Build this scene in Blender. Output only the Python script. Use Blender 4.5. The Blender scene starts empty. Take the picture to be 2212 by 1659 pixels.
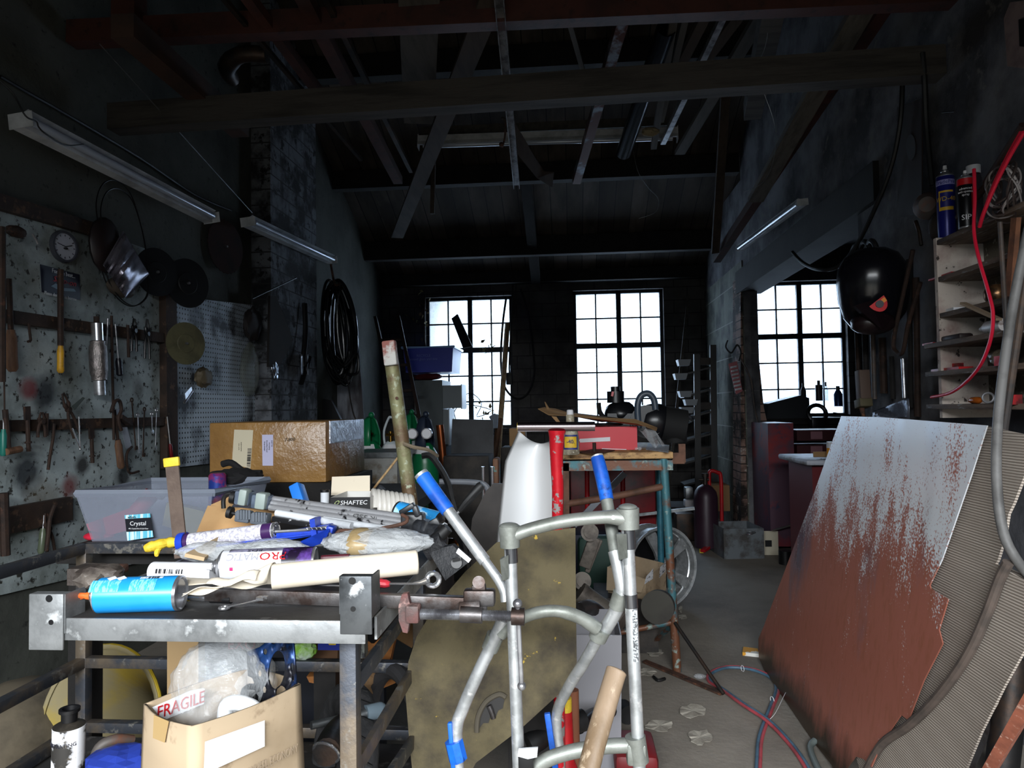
import bpy, bmesh, math, random
from mathutils import Vector, Matrix, Euler, noise
random.seed(7)
scn = bpy.context.scene
COL = scn.collection
PI = math.pi

# ------------------------------------------------------------------ camera, light, exposure
F = 1500.0
CX, CY = 1106.0, 829.5
YAW, PITCH, ROLL = math.radians(4.75), math.radians(1.98), math.radians(-0.9)
CAMLOC = Vector((0, 0, 1.2))
ROT = Matrix.Rotation(YAW, 4, 'Z') @ Matrix.Rotation(math.radians(90) + PITCH, 4, 'X') @ Matrix.Rotation(ROLL, 4, 'Z')
cam = bpy.data.cameras.new('camera')
cam.sensor_width = 36
cam.lens = F * 36 / 2212
cam.clip_start = 0.02
camo = bpy.data.objects.new('camera', cam)
COL.objects.link(camo)
camo.matrix_world = Matrix.Translation(CAMLOC) @ ROT
scn.camera = camo
scn.view_settings.view_transform = 'Standard'
scn.view_settings.look = 'None'
scn.view_settings.gamma = 1
scn.view_settings.exposure = 0.0
scn.cycles.max_bounces = 7
scn.cycles.diffuse_bounces = 3
scn.cycles.glossy_bounces = 3
scn.cycles.transmission_bounces = 4
scn.cycles.transparent_max_bounces = 10
scn.cycles.sample_clamp_indirect = 4
scn.cycles.caustics_reflective = False
scn.cycles.caustics_refractive = False

world = bpy.data.worlds.new('sky')
scn.world = world
world.use_nodes = True
wn = world.node_tree.nodes
wn['Background'].inputs[0].default_value = (0.80, 0.91, 1.0, 1)
wn['Background'].inputs[1].default_value = 1.35

def area(name, loc, rot, sx, sy, power, col):
    l = bpy.data.lights.new(name, 'AREA')
    l.shape = 'RECTANGLE'; l.size = sx; l.size_y = sy
    l.energy = power; l.color = col
    o = bpy.data.objects.new(name, l)
    o.location = loc; o.rotation_euler = rot
    COL.objects.link(o)
    return o
# daylight falling in through the wide open door behind the photographer
area('door_daylight', (0.0, -3.2, 3.05), (math.radians(67), 0, 0), 4.6, 1.9, 1450, (0.93, 0.97, 1.0))
# daylight at the three windows of the far wall
area('window_daylight', (-0.95, 8.35, 1.75), (math.radians(-80), 0, 0), 1.0, 1.5, 42, (0.66, 0.80, 1.0))
area('window_daylight', (0.62, 8.35, 1.75), (math.radians(-80), 0, 0), 1.0, 1.5, 42, (0.66, 0.80, 1.0))
area('window_daylight', (2.65, 8.35, 1.75), (math.radians(-80), 0, 0), 1.0, 1.5, 55, (0.66, 0.80, 1.0))

# ------------------------------------------------------------------ pixel to point
def ray(px, py):
    return (ROT.to_3x3() @ Vector(((px - CX) / F, -(py - CY) / F, -1.0)))
def P(px, py, d):
    r = ray(px, py); return CAMLOC + r * (d / r.y)
def PX(px, py, x):
    r = ray(px, py); return CAMLOC + r * (x / r.x)
def PZ(px, py, z):
    r = ray(px, py); return CAMLOC + r * ((z - CAMLOC.z) / r.z)
def PP(px, py, p0, n):
    r = ray(px, py); n = Vector(n); return CAMLOC + r * ((Vector(p0) - CAMLOC).dot(n) / r.dot(n))

# ------------------------------------------------------------------ materials
def lin(c):
    if isinstance(c, str):
        c = c.lstrip('#'); c = [int(c[i:i + 2], 16) / 255 for i in (0, 2, 4)]
    return tuple((v / 12.92 if v <= .04045 else ((v + .055) / 1.055) ** 2.4) for v in c) + (1,)
MATS = {}
def mat(name, c1, rough=.6, metal=0, c2=None, scale=6, lo=.45, hi=.62, c3=None, scale3=30, lo3=.58, hi3=.66,
        bump=0, bscale=40, stretch=(1, 1, 1), alpha=1, trans=0, ior=1.45, spec=.5, rough2=None, metal2=None, emit=None, detail=6, bricks=None, planks=None):
    if name in MATS: return MATS[name]
    m = bpy.data.materials.new(name); m.use_nodes = True
    nt = m.node_tree; N = nt.nodes; L = nt.links
    b = N['Principled BSDF']
    b.inputs['Base Color'].default_value = lin(c1)
    b.inputs['Roughness'].default_value = rough
    b.inputs['Metallic'].default_value = metal
    b.inputs['IOR'].default_value = ior
    b.inputs['Specular IOR Level'].default_value = spec
    b.inputs['Alpha'].default_value = alpha
    b.inputs['Transmission Weight'].default_value = trans
    if emit:
        b.inputs['Emission Color'].default_value = lin(c1); b.inputs['Emission Strength'].default_value = emit
    vec = None
    if c2 or c3 or bump or bricks or planks:
        tc = N.new('ShaderNodeTexCoord'); mp = N.new('ShaderNodeMapping')
        mp.inputs['Scale'].default_value = stretch
        L.new(tc.outputs['Object'], mp.inputs['Vector']); vec = mp.outputs['Vector']
    def nz(sc, det=detail):
        n = N.new('ShaderNodeTexNoise'); n.inputs['Scale'].default_value = sc; n.inputs['Detail'].default_value = det
        n.inputs['Roughness'].default_value = .62
        L.new(vec, n.inputs['Vector']); return n.outputs['Fac']
    def ramp(fac, a, z):
        r = N.new('ShaderNodeMapRange'); r.clamp = True
        r.inputs['From Min'].default_value = a; r.inputs['From Max'].default_value = z
        L.new(fac, r.inputs['Value']); return r.outputs['Result']
    def mix(fac, A, B):
        x = N.new('ShaderNodeMix'); x.data_type = 'RGBA'
        if fac is not None: L.new(fac, x.inputs[0])
        for v, s in ((A, x.inputs[6]), (B, x.inputs[7])):
            if isinstance(v, (tuple, list)): s.default_value = v
            else: L.new(v, s)
        return x.outputs[2]
    cur = lin(c1)
    if c2:
        f = ramp(nz(scale), lo, hi); cur = mix(f, cur, lin(c2))
        if rough2 is not None:
            q = N.new('ShaderNodeMapRange'); q.inputs['To Min'].default_value = rough; q.inputs['To Max'].default_value = rough2
            L.new(f, q.inputs['Value']); L.new(q.outputs['Result'], b.inputs['Roughness'])
        if metal2 is not None:
            q = N.new('ShaderNodeMapRange'); q.inputs['To Min'].default_value = metal; q.inputs['To Max'].default_value = metal2
            L.new(f, q.inputs['Value']); L.new(q.outputs['Result'], b.inputs['Metallic'])
    if c3:
        cur = mix(ramp(nz(scale3), lo3, hi3), cur, lin(c3))
    h = None
    if bricks:      # (colour of joints, brick width, row height, plane 'yz'|'xz')
        jc, bw, bh, pl = bricks
        sx = N.new('ShaderNodeSeparateXYZ'); cx = N.new('ShaderNodeCombineXYZ'); L.new(vec, sx.inputs[0])
        L.new(sx.outputs[{'y': 1, 'x': 0}[pl[0]]], cx.inputs[0]); L.new(sx.outputs[2], cx.inputs[1])
        br = N.new('ShaderNodeTexBrick'); L.new(cx.outputs[0], br.inputs['Vector'])
        br.inputs['Scale'].default_value = 1; br.inputs['Brick Width'].default_value = bw; br.inputs['Row Height'].default_value = bh
        br.inputs['Mortar Size'].default_value = .006; br.inputs['Mortar Smooth'].default_value = .4
        br.inputs['Color1'].default_value = (1, 1, 1, 1); br.inputs['Color2'].default_value = (.8, .8, .8, 1); br.inputs['Mortar'].default_value = (0, 0, 0, 1)
        cur = mix(br.outputs['Fac'], cur, lin(jc))
    if planks:      # (axis index across boards, width, dark colour)
        ax, w, dc = planks
        sx = N.new('ShaderNodeSeparateXYZ'); L.new(vec, sx.inputs[0])
        dv = N.new('ShaderNodeMath'); dv.operation = 'DIVIDE'; dv.inputs[1].default_value = w; L.new(sx.outputs[ax], dv.inputs[0])
        fl = N.new('ShaderNodeMath'); fl.operation = 'FLOOR'; L.new(dv.outputs[0], fl.inputs[0])
        fr = N.new('ShaderNodeMath'); fr.operation = 'FRACT'; L.new(dv.outputs[0], fr.inputs[0])
        wnz = N.new('ShaderNodeTexWhiteNoise'); wnz.noise_dimensions = '1D'; L.new(fl.outputs[0], wnz.inputs['W'])
        k = N.new('ShaderNodeMapRange'); k.inputs['To Min'].default_value = 0; k.inputs['To Max'].default_value = .75; L.new(wnz.outputs['Value'], k.inputs['Value'])
        cur = mix(k.outputs['Result'], cur, lin(dc))
        g = N.new('ShaderNodeMath'); g.operation = 'LESS_THAN'; g.inputs[1].default_value = .05; L.new(fr.outputs[0], g.inputs[0])
        cur = mix(g.outputs[0], cur, lin('#0a0908'))
    if not isinstance(cur, tuple): L.new(cur, b.inputs['Base Color'])
    if bump:
        bp = N.new('ShaderNodeBump'); bp.inputs['Strength'].default_value = bump; bp.inputs['Distance'].default_value = .01
        L.new(nz(bscale), bp.inputs['Height']); L.new(bp.outputs['Normal'], b.inputs['Normal'])
    MATS[name] = m
    return m

# ------------------------------------------------------------------ mesh builder
def frame(p, z, x=(1, 0, 0)):
    z = Vector(z).normalized(); x = Vector(x)
    if abs(z.dot(x.normalized())) > .98: x = Vector((0, 1, 0)) if abs(z.y) < .9 else Vector((0, 0, 1))
    y = z.cross(x).normalized(); x = y.cross(z).normalized()
    return Matrix(((x.x, y.x, z.x, p[0]), (x.y, y.y, z.y, p[1]), (x.z, y.z, z.z, p[2]), (0, 0, 0, 1)))
def T(x, y, z): return Matrix.Translation((x, y, z))
def RZ(a): return Matrix.Rotation(math.radians(a), 4, 'Z')
def RX(a): return Matrix.Rotation(math.radians(a), 4, 'X')
def RY(a): return Matrix.Rotation(math.radians(a), 4, 'Y')
def cat(pts, n=6, closed=False):
    pts = [Vector(p) for p in pts]; out = []; m = len(pts)
    rng = range(m if closed else m - 1)
    for i in rng:
        g = (lambda k: pts[k % m]) if closed else (lambda k: pts[min(max(k, 0), m - 1)])
        a, b, c, d = g(i - 1), g(i), g(i + 1), g(i + 2)
        for j in range(n):
            t = j / n
            out.append(.5 * ((2 * b) + (c - a) * t + (2 * a - 5 * b + 4 * c - d) * t * t + (3 * b - a - 3 * c + d) * t ** 3))
    if not closed: out.append(pts[-1])
    return out
class MB:
    def __init__(s): s.v = []; s.f = []; s.m = []; s.mi = 0
    def add(s, vs, fs, M=None):
        k = len(s.v)
        s.v += [(M @ Vector(v)) if M is not None else Vector(v) for v in vs]
        for f in fs: s.f.append([i + k for i in f]); s.m.append(s.mi)
        return s
    def box(s, c, d, M=None, bev=0):
        x, y, z = d[0] / 2, d[1] / 2, d[2] / 2
        c = Vector(c)
        if bev:
            bm = bmesh.new(); bmesh.ops.create_cube(bm, size=1)
            for v in bm.verts: v.co = Vector((v.co.x * d[0], v.co.y * d[1], v.co.z * d[2])) + c
            bmesh.ops.bevel(bm, geom=bm.edges[:], offset=bev, segments=2, affect='EDGES', profile=.5)
            bm.verts.index_update()
            s.add([v.co.copy() for v in bm.verts], [[v.index for v in f.verts] for f in bm.faces], M); bm.free(); return s
        vs = [c + Vector((a * x, b * y, e * z)) for a in (-1, 1) for b in (-1, 1) for e in (-1, 1)]
        return s.add(vs, [(0, 1, 3, 2), (4, 6, 7, 5), (0, 4, 5, 1), (2, 3, 7, 6), (0, 2, 6, 4), (1, 5, 7, 3)], M)
    def bar(s, a, b, w, h, up=(0, 0, 1), M=None, bev=0):   # box beam from a to b, w across, h along up
        a, b = Vector(a), Vector(b); z = (b - a); L = z.length; z.normalize(); up = Vector(up)
        if abs(z.dot(up)) > .98: up = Vector((0, 1, 0))
        x = up.cross(z).normalized(); y = z.cross(x)
        Q = Matrix(((x.x, y.x, z.x, a.x), (x.y, y.y, z.y, a.y), (x.z, y.z, z.z, a.z), (0, 0, 0, 1)))
        return s.box((0, 0, L / 2), (w, h, L), (M @ Q) if M is not None else Q, bev)
    def tube(s, pts, r, n=8, closed=False, M=None, flat=1, cap=True):
        pts = [Vector(p) for p in pts]; m = len(pts)
        rs = r if isinstance(r, (list, tuple)) else [r] * m
        vs = []; nrm = None
        for i, p in enumerate(pts):
            a = pts[(i - 1) % m] if (closed or i) else p; c = pts[(i + 1) % m] if (closed or i < m - 1) else p
            t = (c - a)
            if t.length < 1e-9: t = Vector((0, 0, 1))
            t.normalize()
            if nrm is None:
                nrm = t.cross(Vector((0, 0, 1)))
                if nrm.length < .1: nrm = t.cross(Vector((1, 0, 0)))
                nrm.normalize()
            else:
                nrm = nrm - t * nrm.dot(t)
                if nrm.length < 1e-6: nrm = t.orthogonal()
                nrm.normalize()
            bn = t.cross(nrm)
            for k in range(n):
                an = 2 * PI * k / n
                vs.append(p + (nrm * math.cos(an) + bn * math.sin(an) * flat) * rs[i])
        fs = []
        for i in range(m if closed else m - 1):
            j = (i + 1) % m
            for k in range(n):
                l = (k + 1) % n
                fs.append((i * n + k, i * n + l, j * n + l, j * n + k))
        if not closed and cap:
            fs.append(tuple(range(n - 1, -1, -1))); fs.append(tuple((m - 1) * n + k for k in range(n)))
        return s.add(vs, fs, M)
    def cyl(s, a, b, r, r2=None, n=14, M=None, cap=True):
        return s.tube([a, b], [r, r if r2 is None else r2], n, False, M, cap=cap)
    def pipe(s, a, b, r, t=.002, n=16, M=None):       # hollow tube with open ends
        a, b = Vector(a), Vector(b); Q = frame(a, b - a); L = (b - a).length
        return s.lathe([(r, 0), (r, L), (r - t, L), (r - t, 0), (r, 0)], (M @ Q) if M is not None else Q, n)
    def lathe(s, prof, M=None, n=18, arc=1.0):
        vs = []; fs = []; m = len(prof); full = arc >= .999
        for r, z in prof:
            for k in range(n if full else n + 1):
                a = 2 * PI * arc * k / n; vs.append((r * math.cos(a), r * math.sin(a), z))
        q = n if full else n + 1
        for i in range(m - 1):
            for k in range(n):
                l = (k + 1) % q
                fs.append((i * q + k, i * q + l, (i + 1) * q + l, (i + 1) * q + k))
        return s.add(vs, fs, M)
    def sph(s, c, r, M=None, n=12, sq=(1, 1, 1)):
        pr = [(math.sin(PI * i / 8) * 1.0, -math.cos(PI * i / 8)) for i in range(9)]
        pr[0] = (.001, -1); pr[-1] = (.001, 1)
        Q = Matrix.Translation(c) @ Matrix.Diagonal((r * sq[0], r * sq[1], r * sq[2], 1))
        return s.lathe(pr, (M @ Q) if M is not None else Q, n)
    def prism(s, poly, t, M=None):                    # polygon in local xy, extruded along +z
        n = len(poly); vs = [(p[0], p[1], 0) for p in poly] + [(p[0], p[1], t) for p in poly]
        fs = [tuple(range(n - 1, -1, -1)), tuple(range(n, 2 * n))] + [(i, (i + 1) % n, n + (i + 1) % n, n + i) for i in range(n)]
        return s.add(vs, fs, M)
    def slab(s, pts, off):                            # 3d polygon extruded by a vector
        off = Vector(off); pts = [Vector(p) for p in pts]; n = len(pts)
        vs = pts + [p + off for p in pts]
        fs = [tuple(range(n - 1, -1, -1)), tuple(range(n, 2 * n))] + [(i, (i + 1) % n, n + (i + 1) % n, n + i) for i in range(n)]
        return s.add(vs, fs)
    def grid(s, fn, nu, nv, M=None, closed_u=False):
        vs = [fn(i / nu, j / nv) for j in range(nv + 1) for i in range(nu + 1)]
        fs = [(j * (nu + 1) + i, j * (nu + 1) + i + 1, (j + 1) * (nu + 1) + i + 1, (j + 1) * (nu + 1) + i) for j in range(nv) for i in range(nu)]
        return s.add(vs, fs, M)
    def tray(s, c, d, t, M=None, taper=0):            # open-topped box: base centre c, size d, wall t, taper = widening at top
        x, y, h = d[0] / 2, d[1] / 2, d[2]; X, Y = x + taper, y + taper; c = Vector(c)
        o = [(-x, -y, 0), (x, -y, 0), (x, y, 0), (-x, y, 0), (-X, -Y, h), (X, -Y, h), (X, Y, h), (-X, Y, h),
             (-X + t, -Y + t, h), (X - t, -Y + t, h), (X - t, Y - t, h), (-X + t, Y - t, h), (-x + t, -y + t, t), (x - t, -y + t, t), (x - t, y - t, t), (-x + t, y - t, t)]
        fs = [(3, 2, 1, 0), (0, 1, 5, 4), (1, 2, 6, 5), (2, 3, 7, 6), (3, 0, 4, 7), (4, 5, 9, 8), (5, 6, 10, 9), (6, 7, 11, 10), (7, 4, 8, 11),
              (8, 9, 13, 12), (9, 10, 14, 13), (10, 11, 15, 14), (11, 8, 12, 15), (12, 13, 14, 15)]
        return s.add([Vector(p) + c for p in o], fs, M)
    def torus(s, R, r, M=None, n=28, m=8, arc=1, flat=1):
        pts = [(R * math.cos(2 * PI * arc * k / n), R * math.sin(2 * PI * arc * k / n), 0) for k in range(n if arc >= 1 else n + 1)]
        return s.tube(pts, r, m, arc >= 1, M, flat)
    def blob(s, c, d, amp=.15, fr=3, seed=0, sub=3, M=None):
        bm = bmesh.new(); bmesh.ops.create_icosphere(bm, subdivisions=sub, radius=1)
        o = Vector((seed * 3.1, seed * 1.7, seed))
        vs = []
        for v in bm.verts:
            k = 1 + amp * noise.fractal(v.co * fr + o, 1.0, 2.0, 3)
            vs.append(Vector((v.co.x * d[0] * k / 2, v.co.y * d[1] * k / 2, v.co.z * d[2] * k / 2)) + Vector(c))
        bm.verts.index_update()
        s.add(vs, [[v.index for v in f.verts] for f in bm.faces], M); bm.free(); return s

WM = {}      # world matrices of the objects made here
def setp(o, label=None, catg=None, group=None, kind=None):
    if label: o['label'] = label
    if catg: o['category'] = catg
    if group: o['group'] = group
    if kind: o['kind'] = kind
    return o
def thing(name, label, catg, loc=(0, 0, 0), rot=0, group=None, M=None):
    o = bpy.data.objects.new(name, None); o.empty_display_size = .05
    COL.objects.link(o)
    W = M if M is not None else Matrix.Translation(loc) @ RZ(rot)
    o.matrix_world = W; WM[o.name] = W
    return setp(o, label, catg, group)
def part(name, mb, m, parent=None, world=True, smooth=35, solid=0, label=None, kind=None, sub=0):
    me = bpy.data.meshes.new(name)
    W = WM[parent.name] if parent is not None else Matrix.Identity(4)
    if world and parent is not None:
        I = W.inverted(); vs = [I @ v for v in mb.v]
    else: vs = mb.v
    me.from_pydata([tuple(v) for v in vs], [], mb.f)
    ms = m if isinstance(m, (list, tuple)) else [m]
    for x in ms: me.materials.append(x)
    if len(ms) > 1: me.polygons.foreach_set('material_index', mb.m)
    me.validate(); me.update()
    if smooth:
        me.polygons.foreach_set('use_smooth', [True] * len(me.polygons)); me.set_sharp_from_angle(angle=math.radians(smooth))
    o = bpy.data.objects.new(name, me); COL.objects.link(o)
    if parent is not None: o.parent = parent
    WM[o.name] = W
    if solid:
        k = o.modifiers.new('thickness', 'SOLIDIFY'); k.thickness = solid
    if sub:
        k = o.modifiers.new('smooth', 'SUBSURF'); k.levels = sub; k.render_levels = sub
    if label: o['label'] = label
    if kind: o['kind'] = kind
    return o
def single(name, mb, m, label, catg, group=None, smooth=35, solid=0, kind=None, sub=0):   # a thing that is one mesh, origin at its base centre
    xs = [v.x for v in mb.v]; ys = [v.y for v in mb.v]; zs = [v.z for v in mb.v]
    c = Vector(((min(xs) + max(xs)) / 2, (min(ys) + max(ys)) / 2, min(zs)))
    for i, v in enumerate(mb.v): mb.v[i] = v - c
    o = part(name, mb, m, None, False, smooth, solid, sub=sub)
    o.location = c; WM[o.name] = Matrix.Translation(c)
    return setp(o, label, catg, group, kind)
def struct(name, mb, m, smooth=0, parent=None):
    o = part(name, mb, m, parent, True, smooth)
    if parent is None: o['kind'] = 'structure'
    return o
def text(body, size, M, m, parent, wrap=None, name='lettering', depth=.0004, align='CENTER', squash=1.0, shear=0, world=True):
    """letters built as mesh in the local xy plane of M (world matrix); wrap=radius bends them round a cylinder whose axis is local y"""
    cu = bpy.data.curves.new('t', 'FONT'); cu.body = body; cu.size = size; cu.align_x = align; cu.align_y = 'CENTER'
    cu.extrude = depth; cu.resolution_u = 2; cu.shear = shear
    to = bpy.data.objects.new('t', cu); COL.objects.link(to)
    dg = bpy.context.evaluated_depsgraph_get()
    me = bpy.data.meshes.new_from_object(to.evaluated_get(dg), depsgraph=dg)
    bpy.data.objects.remove(to); bpy.data.curves.remove(cu)
    W = WM[parent.name].inverted() if world else Matrix.Identity(4)
    for v in me.vertices:
        x, y, z = v.co; x *= squash
        if wrap:
            a = x / wrap; r = wrap + z; x, z = math.sin(a) * r, math.cos(a) * r
        v.co = W @ (M @ Vector((x, y, z)))
    me.materials.clear(); me.materials.append(m)
    me.name = name
    o = bpy.data.objects.new(name, me); COL.objects.link(o); o.parent = parent; WM[o.name] = WM[parent.name]
    return o
def copy_tree(o, M, label=None, group=None):
    c = o.copy(); COL.objects.link(c); c.matrix_world = M; WM[c.name] = M
    if label: c['label'] = label
    if group: c['group'] = group
    def rec(src, dst):
        for ch in list(src.children):
            d = ch.copy(); COL.objects.link(d); d.parent = dst; d.matrix_parent_inverse = ch.matrix_parent_inverse
            WM[d.name] = M; rec(ch, d)
    rec(o, c)
    return c
# ------------------------------------------------------------------ shared materials
XL, XR, YB = -2.19, 1.55, 8.0
M_floor = mat('worn_concrete', '#8a8379', .75, c2='#625c55', scale=1.3, lo=.4, hi=.7, c3='#8a857c', scale3=60, lo3=.6, hi3=.7, bump=.25, bscale=35)
M_lwall = mat('painted_wall', '#4a4c46', .85, c2='#282a26', scale=1.6, lo=.42, hi=.68, c3='#151515', scale3=26, lo3=.6, hi3=.72, bump=.3, bscale=30)
M_bwall = mat('sooty_brick', '#4c4a49', .9, c2='#2b2929', scale=2.2, lo=.4, hi=.65, bump=.3, bscale=25, bricks=('#262524', .3, .15, 'xz'))
M_pier = mat('sooty_pier', '#6d7076', .85, c2='#232426', scale=5, lo=.42, hi=.58, c3='#141415', scale3=14, lo3=.55, hi3=.62, bump=.4, bscale=25, bricks=('#303032', .3, .11, 'yz'))
M_rwall = mat('rendered_wall', '#707074', .9, c2='#36363b', scale=2.4, lo=.4, hi=.6, c3='#6a6865', scale3=12, lo3=.6, hi3=.7, bump=.45, bscale=28)
M_block = mat('concrete_block', '#6d6f66', .85, c2='#3d403c', scale=4, lo=.42, hi=.62, bump=.3, bscale=30, bricks=('#8b8c84', .45, .33, 'yz'))
M_boards = mat('roof_boards', '#5f564e', .8, c2='#352e29', scale=4, lo=.4, hi=.62, bump=.2, bscale=30, stretch=(1, .3, .3), planks=(0, .16, '#241f1c'))
M_dark = mat('sooty_black_timber', '#1b1918', .85, c2='#0f0e0e', scale=5, bump=.2)
M_timber = mat('dirty_timber', '#3e3a36', .8, c2='#262320', scale=6, stretch=(.3, 3, 3), bump=.2)
M_redox = mat('red_oxide_steel', '#43251f', .6, c2='#301c18', scale=5, c3='#2a1a17', scale3=20, bump=.1)
M_iron = mat('dark_iron', '#2c2b2b', .5, .6, c2='#45362d', scale=9, bump=.1)
M_black = mat('black_paint', '#0e0e10', .4)
M_blackrub = mat('black_rubber', '#0d0d0e', .55, c2='#1d1d1e', scale=12)
M_white = mat('white_enamel', '#c9ccd0', .35, c2='#a3a6aa', scale=6)
M_galv = mat('galvanised', '#8e9294', .45, .85, c2='#6d7072', scale=14, bump=.05)
M_chrome = mat('chrome', '#dcdce0', .16, .9)
M_steel = mat('bright_steel', '#b9babe', .32, .8, c2='#7d7c80', scale=18)
M_dirtyst = mat('grimy_steel', '#5d5a5a', .45, .8, c2='#3e332f', scale=16, bump=.1)
M_rust = mat('rusty_iron', '#53382c', .8, .2, c2='#33261f', scale=18, c3='#7a5038', scale3=30, bump=.25, bscale=60)
M_rustdk = mat('dark_rusty_iron', '#35261f', .75, .3, c2='#231b18', scale=18, c3='#4e3428', scale3=30, bump=.2, bscale=60)
M_card = mat('cardboard', '#a5825a', .8, c2='#977550', scale=5, stretch=(1, 1, 1))
M_cardlt = mat('pale_cardboard', '#a8947a', .8, c2='#9a866c', scale=4, c3='#86735c', scale3=16)
M_cardin = mat('cardboard_inside', '#8a6a48', .85)
M_paper = mat('white_paper', '#d9d9dc', .7)
M_ink = mat('black_ink', '#121214', .6)
M_wood = mat('pale_wood', '#a98d66', .7, c2='#8a6d49', scale=8, stretch=(4, .4, 4))
M_woodh = mat('worn_handle_wood', '#6b4c37', .7, c2='#4d3526', scale=12, stretch=(3, 3, .4))

# ------------------------------------------------------------------ floor, ground
mb = MB(); mb.box((1.1, 3.3, -.05), (7.0, 9.9, .1)); struct('floor', mb, M_floor)
mb = MB(); mb.box((0, -9, -.12), (40, 14, .1)); mb.box((0, 18, -.12), (60, 19, .1)); struct('floor', mb, mat('yard', '#77776f', .9))

# left wall with its pier
mb = MB(); mb.box((XL - .15, 3.4, 2.4), (.3, 9.6, 4.8)); struct('wall_left', mb, M_lwall)
pd0, pd1, pxx = 4.63, 5.5, -2.05
mb = MB(); mb.box(((XL + pxx) / 2 - .02, (pd0 + pd1) / 2, 2.3), (pxx - XL + .04, pd1 - pd0, 4.6)); struct('trim_1', mb, M_pier)

# windows: (left px, right px, top px) on the far wall
wins = [(919, 1107, 640, 926), (1240, 1436, 625, 922), (1634, 1832, 606, 900)]
rects = []
for a, b, t, s in wins:
    p = P(a, (t + s) / 2, YB); q = P(b, (t + s) / 2, YB); z1 = P((a + b) / 2, t, YB).z; z0 = P((a + b) / 2, s, YB).z
    rects.append((p.x, q.x, z0, z1))
mb = MB()
xs = [-2.6, rects[0][0], rects[0][1], rects[1][0], rects[1][1], rects[2][0], rects[2][1], 4.6]
for i in range(7):
    w = xs[i + 1] - xs[i]; c = (xs[i] + xs[i + 1]) / 2
    if i % 2 == 0: mb.box((c, YB + .15, 1.6), (w, .3, 3.2))
    else:
        z0, z1 = rects[i // 2][2:]
        mb.box((c, YB + .15, z0 / 2), (w, .3, z0)); mb.box((c, YB + .15, (z1 + 3.2) / 2), (w, .3, 3.2 - z1))
struct('wall_back', mb, M_bwall)

M_frame = mat('sooty_window_frame', '#1c2026', .6, c2='#101216', scale=10)
M_pane = bpy.data.materials.new('frosted_pane'); M_pane.use_nodes = True
nt = M_pane.node_tree; N = nt.nodes; L = nt.links; N.remove(N['Principled BSDF'])
tr = N.new('ShaderNodeBsdfTransparent'); tr.inputs[0].default_value = (.93, .97, 1, 1)
tl = N.new('ShaderNodeBsdfTranslucent'); tl.inputs[0].default_value = (.8, .86, .9, 1)
gl = N.new('ShaderNodeBsdfGlossy'); gl.inputs['Roughness'].default_value = .25
m1 = N.new('ShaderNodeMixShader'); m2 = N.new('ShaderNodeMixShader')
nzn = N.new('ShaderNodeTexNoise'); nzn.inputs['Scale'].default_value = 45
tcn = N.new('ShaderNodeTexCoord'); L.new(tcn.outputs['Object'], nzn.inputs['Vector'])
mr = N.new('ShaderNodeMapRange'); mr.inputs['From Min'].default_value = .35; mr.inputs['From Max'].default_value = .7
mr.inputs['To Min'].default_value = .25; mr.inputs['To Max'].default_value = .6
L.new(nzn.outputs['Fac'], mr.inputs['Value']); L.new(mr.outputs['Result'], m1.inputs[0])
L.new(tr.outputs[0], m1.inputs[1]); L.new(tl.outputs[0], m1.inputs[2]); m2.inputs[0].default_value = .05
L.new(m1.outputs[0], m2.inputs[1]); L.new(gl.outputs[0], m2.inputs[2]); L.new(m2.outputs[0], N['Material Output'].inputs[0])
for k, (x0, x1, z0, z1) in enumerate(rects):
    w = bpy.data.objects.new('window_%d' % (k + 1), None); COL.objects.link(w)
    W = T((x0 + x1) / 2, YB + .1, z0); w.matrix_world = W; WM[w.name] = W; w['kind'] = 'structure'
    H = z1 - z0; Wd = x1 - x0; zt = H * .595; h = Wd / 2
    mb = MB(); t = .035
    for sx in (-1, 1): mb.box((sx * (h - t / 2), 0, H / 2), (t, .05, H))
    mb.box((0, 0, H - t / 2), (Wd, .05, t)); mb.box((0, 0, t / 2), (Wd, .06, t))
    mb.box((.01, 0, H / 2), (.055, .05, H)); mb.box((0, 0, zt), (Wd, .06, .06))
    part('window_frame', mb, M_frame, w, False, 0)
    mb = MB()
    for sx in (-.5, .5): mb.box((sx * h + .005, 0, H / 2), (.016, .03, H - .02))
    for zz in (zt + (H - zt) / 2, zt * .34, zt * .67): mb.box((0, 0, zz), (Wd - .03, .03, .016))
    part('glazing_bar', mb, M_frame, w, False, 0)
    mb = MB(); mb.box((0, .012, H / 2), (Wd - .03, .004, H - .03)); part('pane', mb, M_pane, w, False, 0)
    mb = MB(); mb.box((0, -.04, -.02), (Wd + .06, .16, .04)); part('window_sill', mb, M_frame, w, False, 0)

# right wall with the wide opening into the side bay
OY0, OY1 = 3.82, 6.28
mb = MB()
mb.box((XR + .15, (-1.4 + OY0) / 2, 2.3), (.3, OY0 + 1.4, 4.6))
mb.box((XR + .06, (OY1 + YB) / 2, 1.6), (.12, YB - OY1, 3.2))
mb.box((XR + .15, (OY0 + OY1) / 2, 3.5), (.3, OY1 - OY0, 2.2))
struct('wall_right', mb, [M_rwall])
mb = MB(); mb.box((XR + .055, (OY1 + YB) / 2 - .01, 1.24), (.13, YB - OY1 - .02, 2.48)); struct('trim_2', mb, M_block)
mb = MB(); mb.box((XR + .08, (OY0 + OY1) / 2 - .06, 2.3), (.22, OY1 - OY0 + .42, .2)); struct('trim_3', mb, M_dark)
mb = MB(); mb.box((4.35, 5.3, 1.6), (.3, 6, 3.2)); mb.box((2.95, 2.9, 1.6), (2.6, .2, 3.2)); struct('wall_bay', mb, M_bwall)
mb = MB(); mb.box((3.1, 5.5, 3.0), (2.9, 5.6, .1)); struct('ceiling_bay', mb, M_dark)
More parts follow.
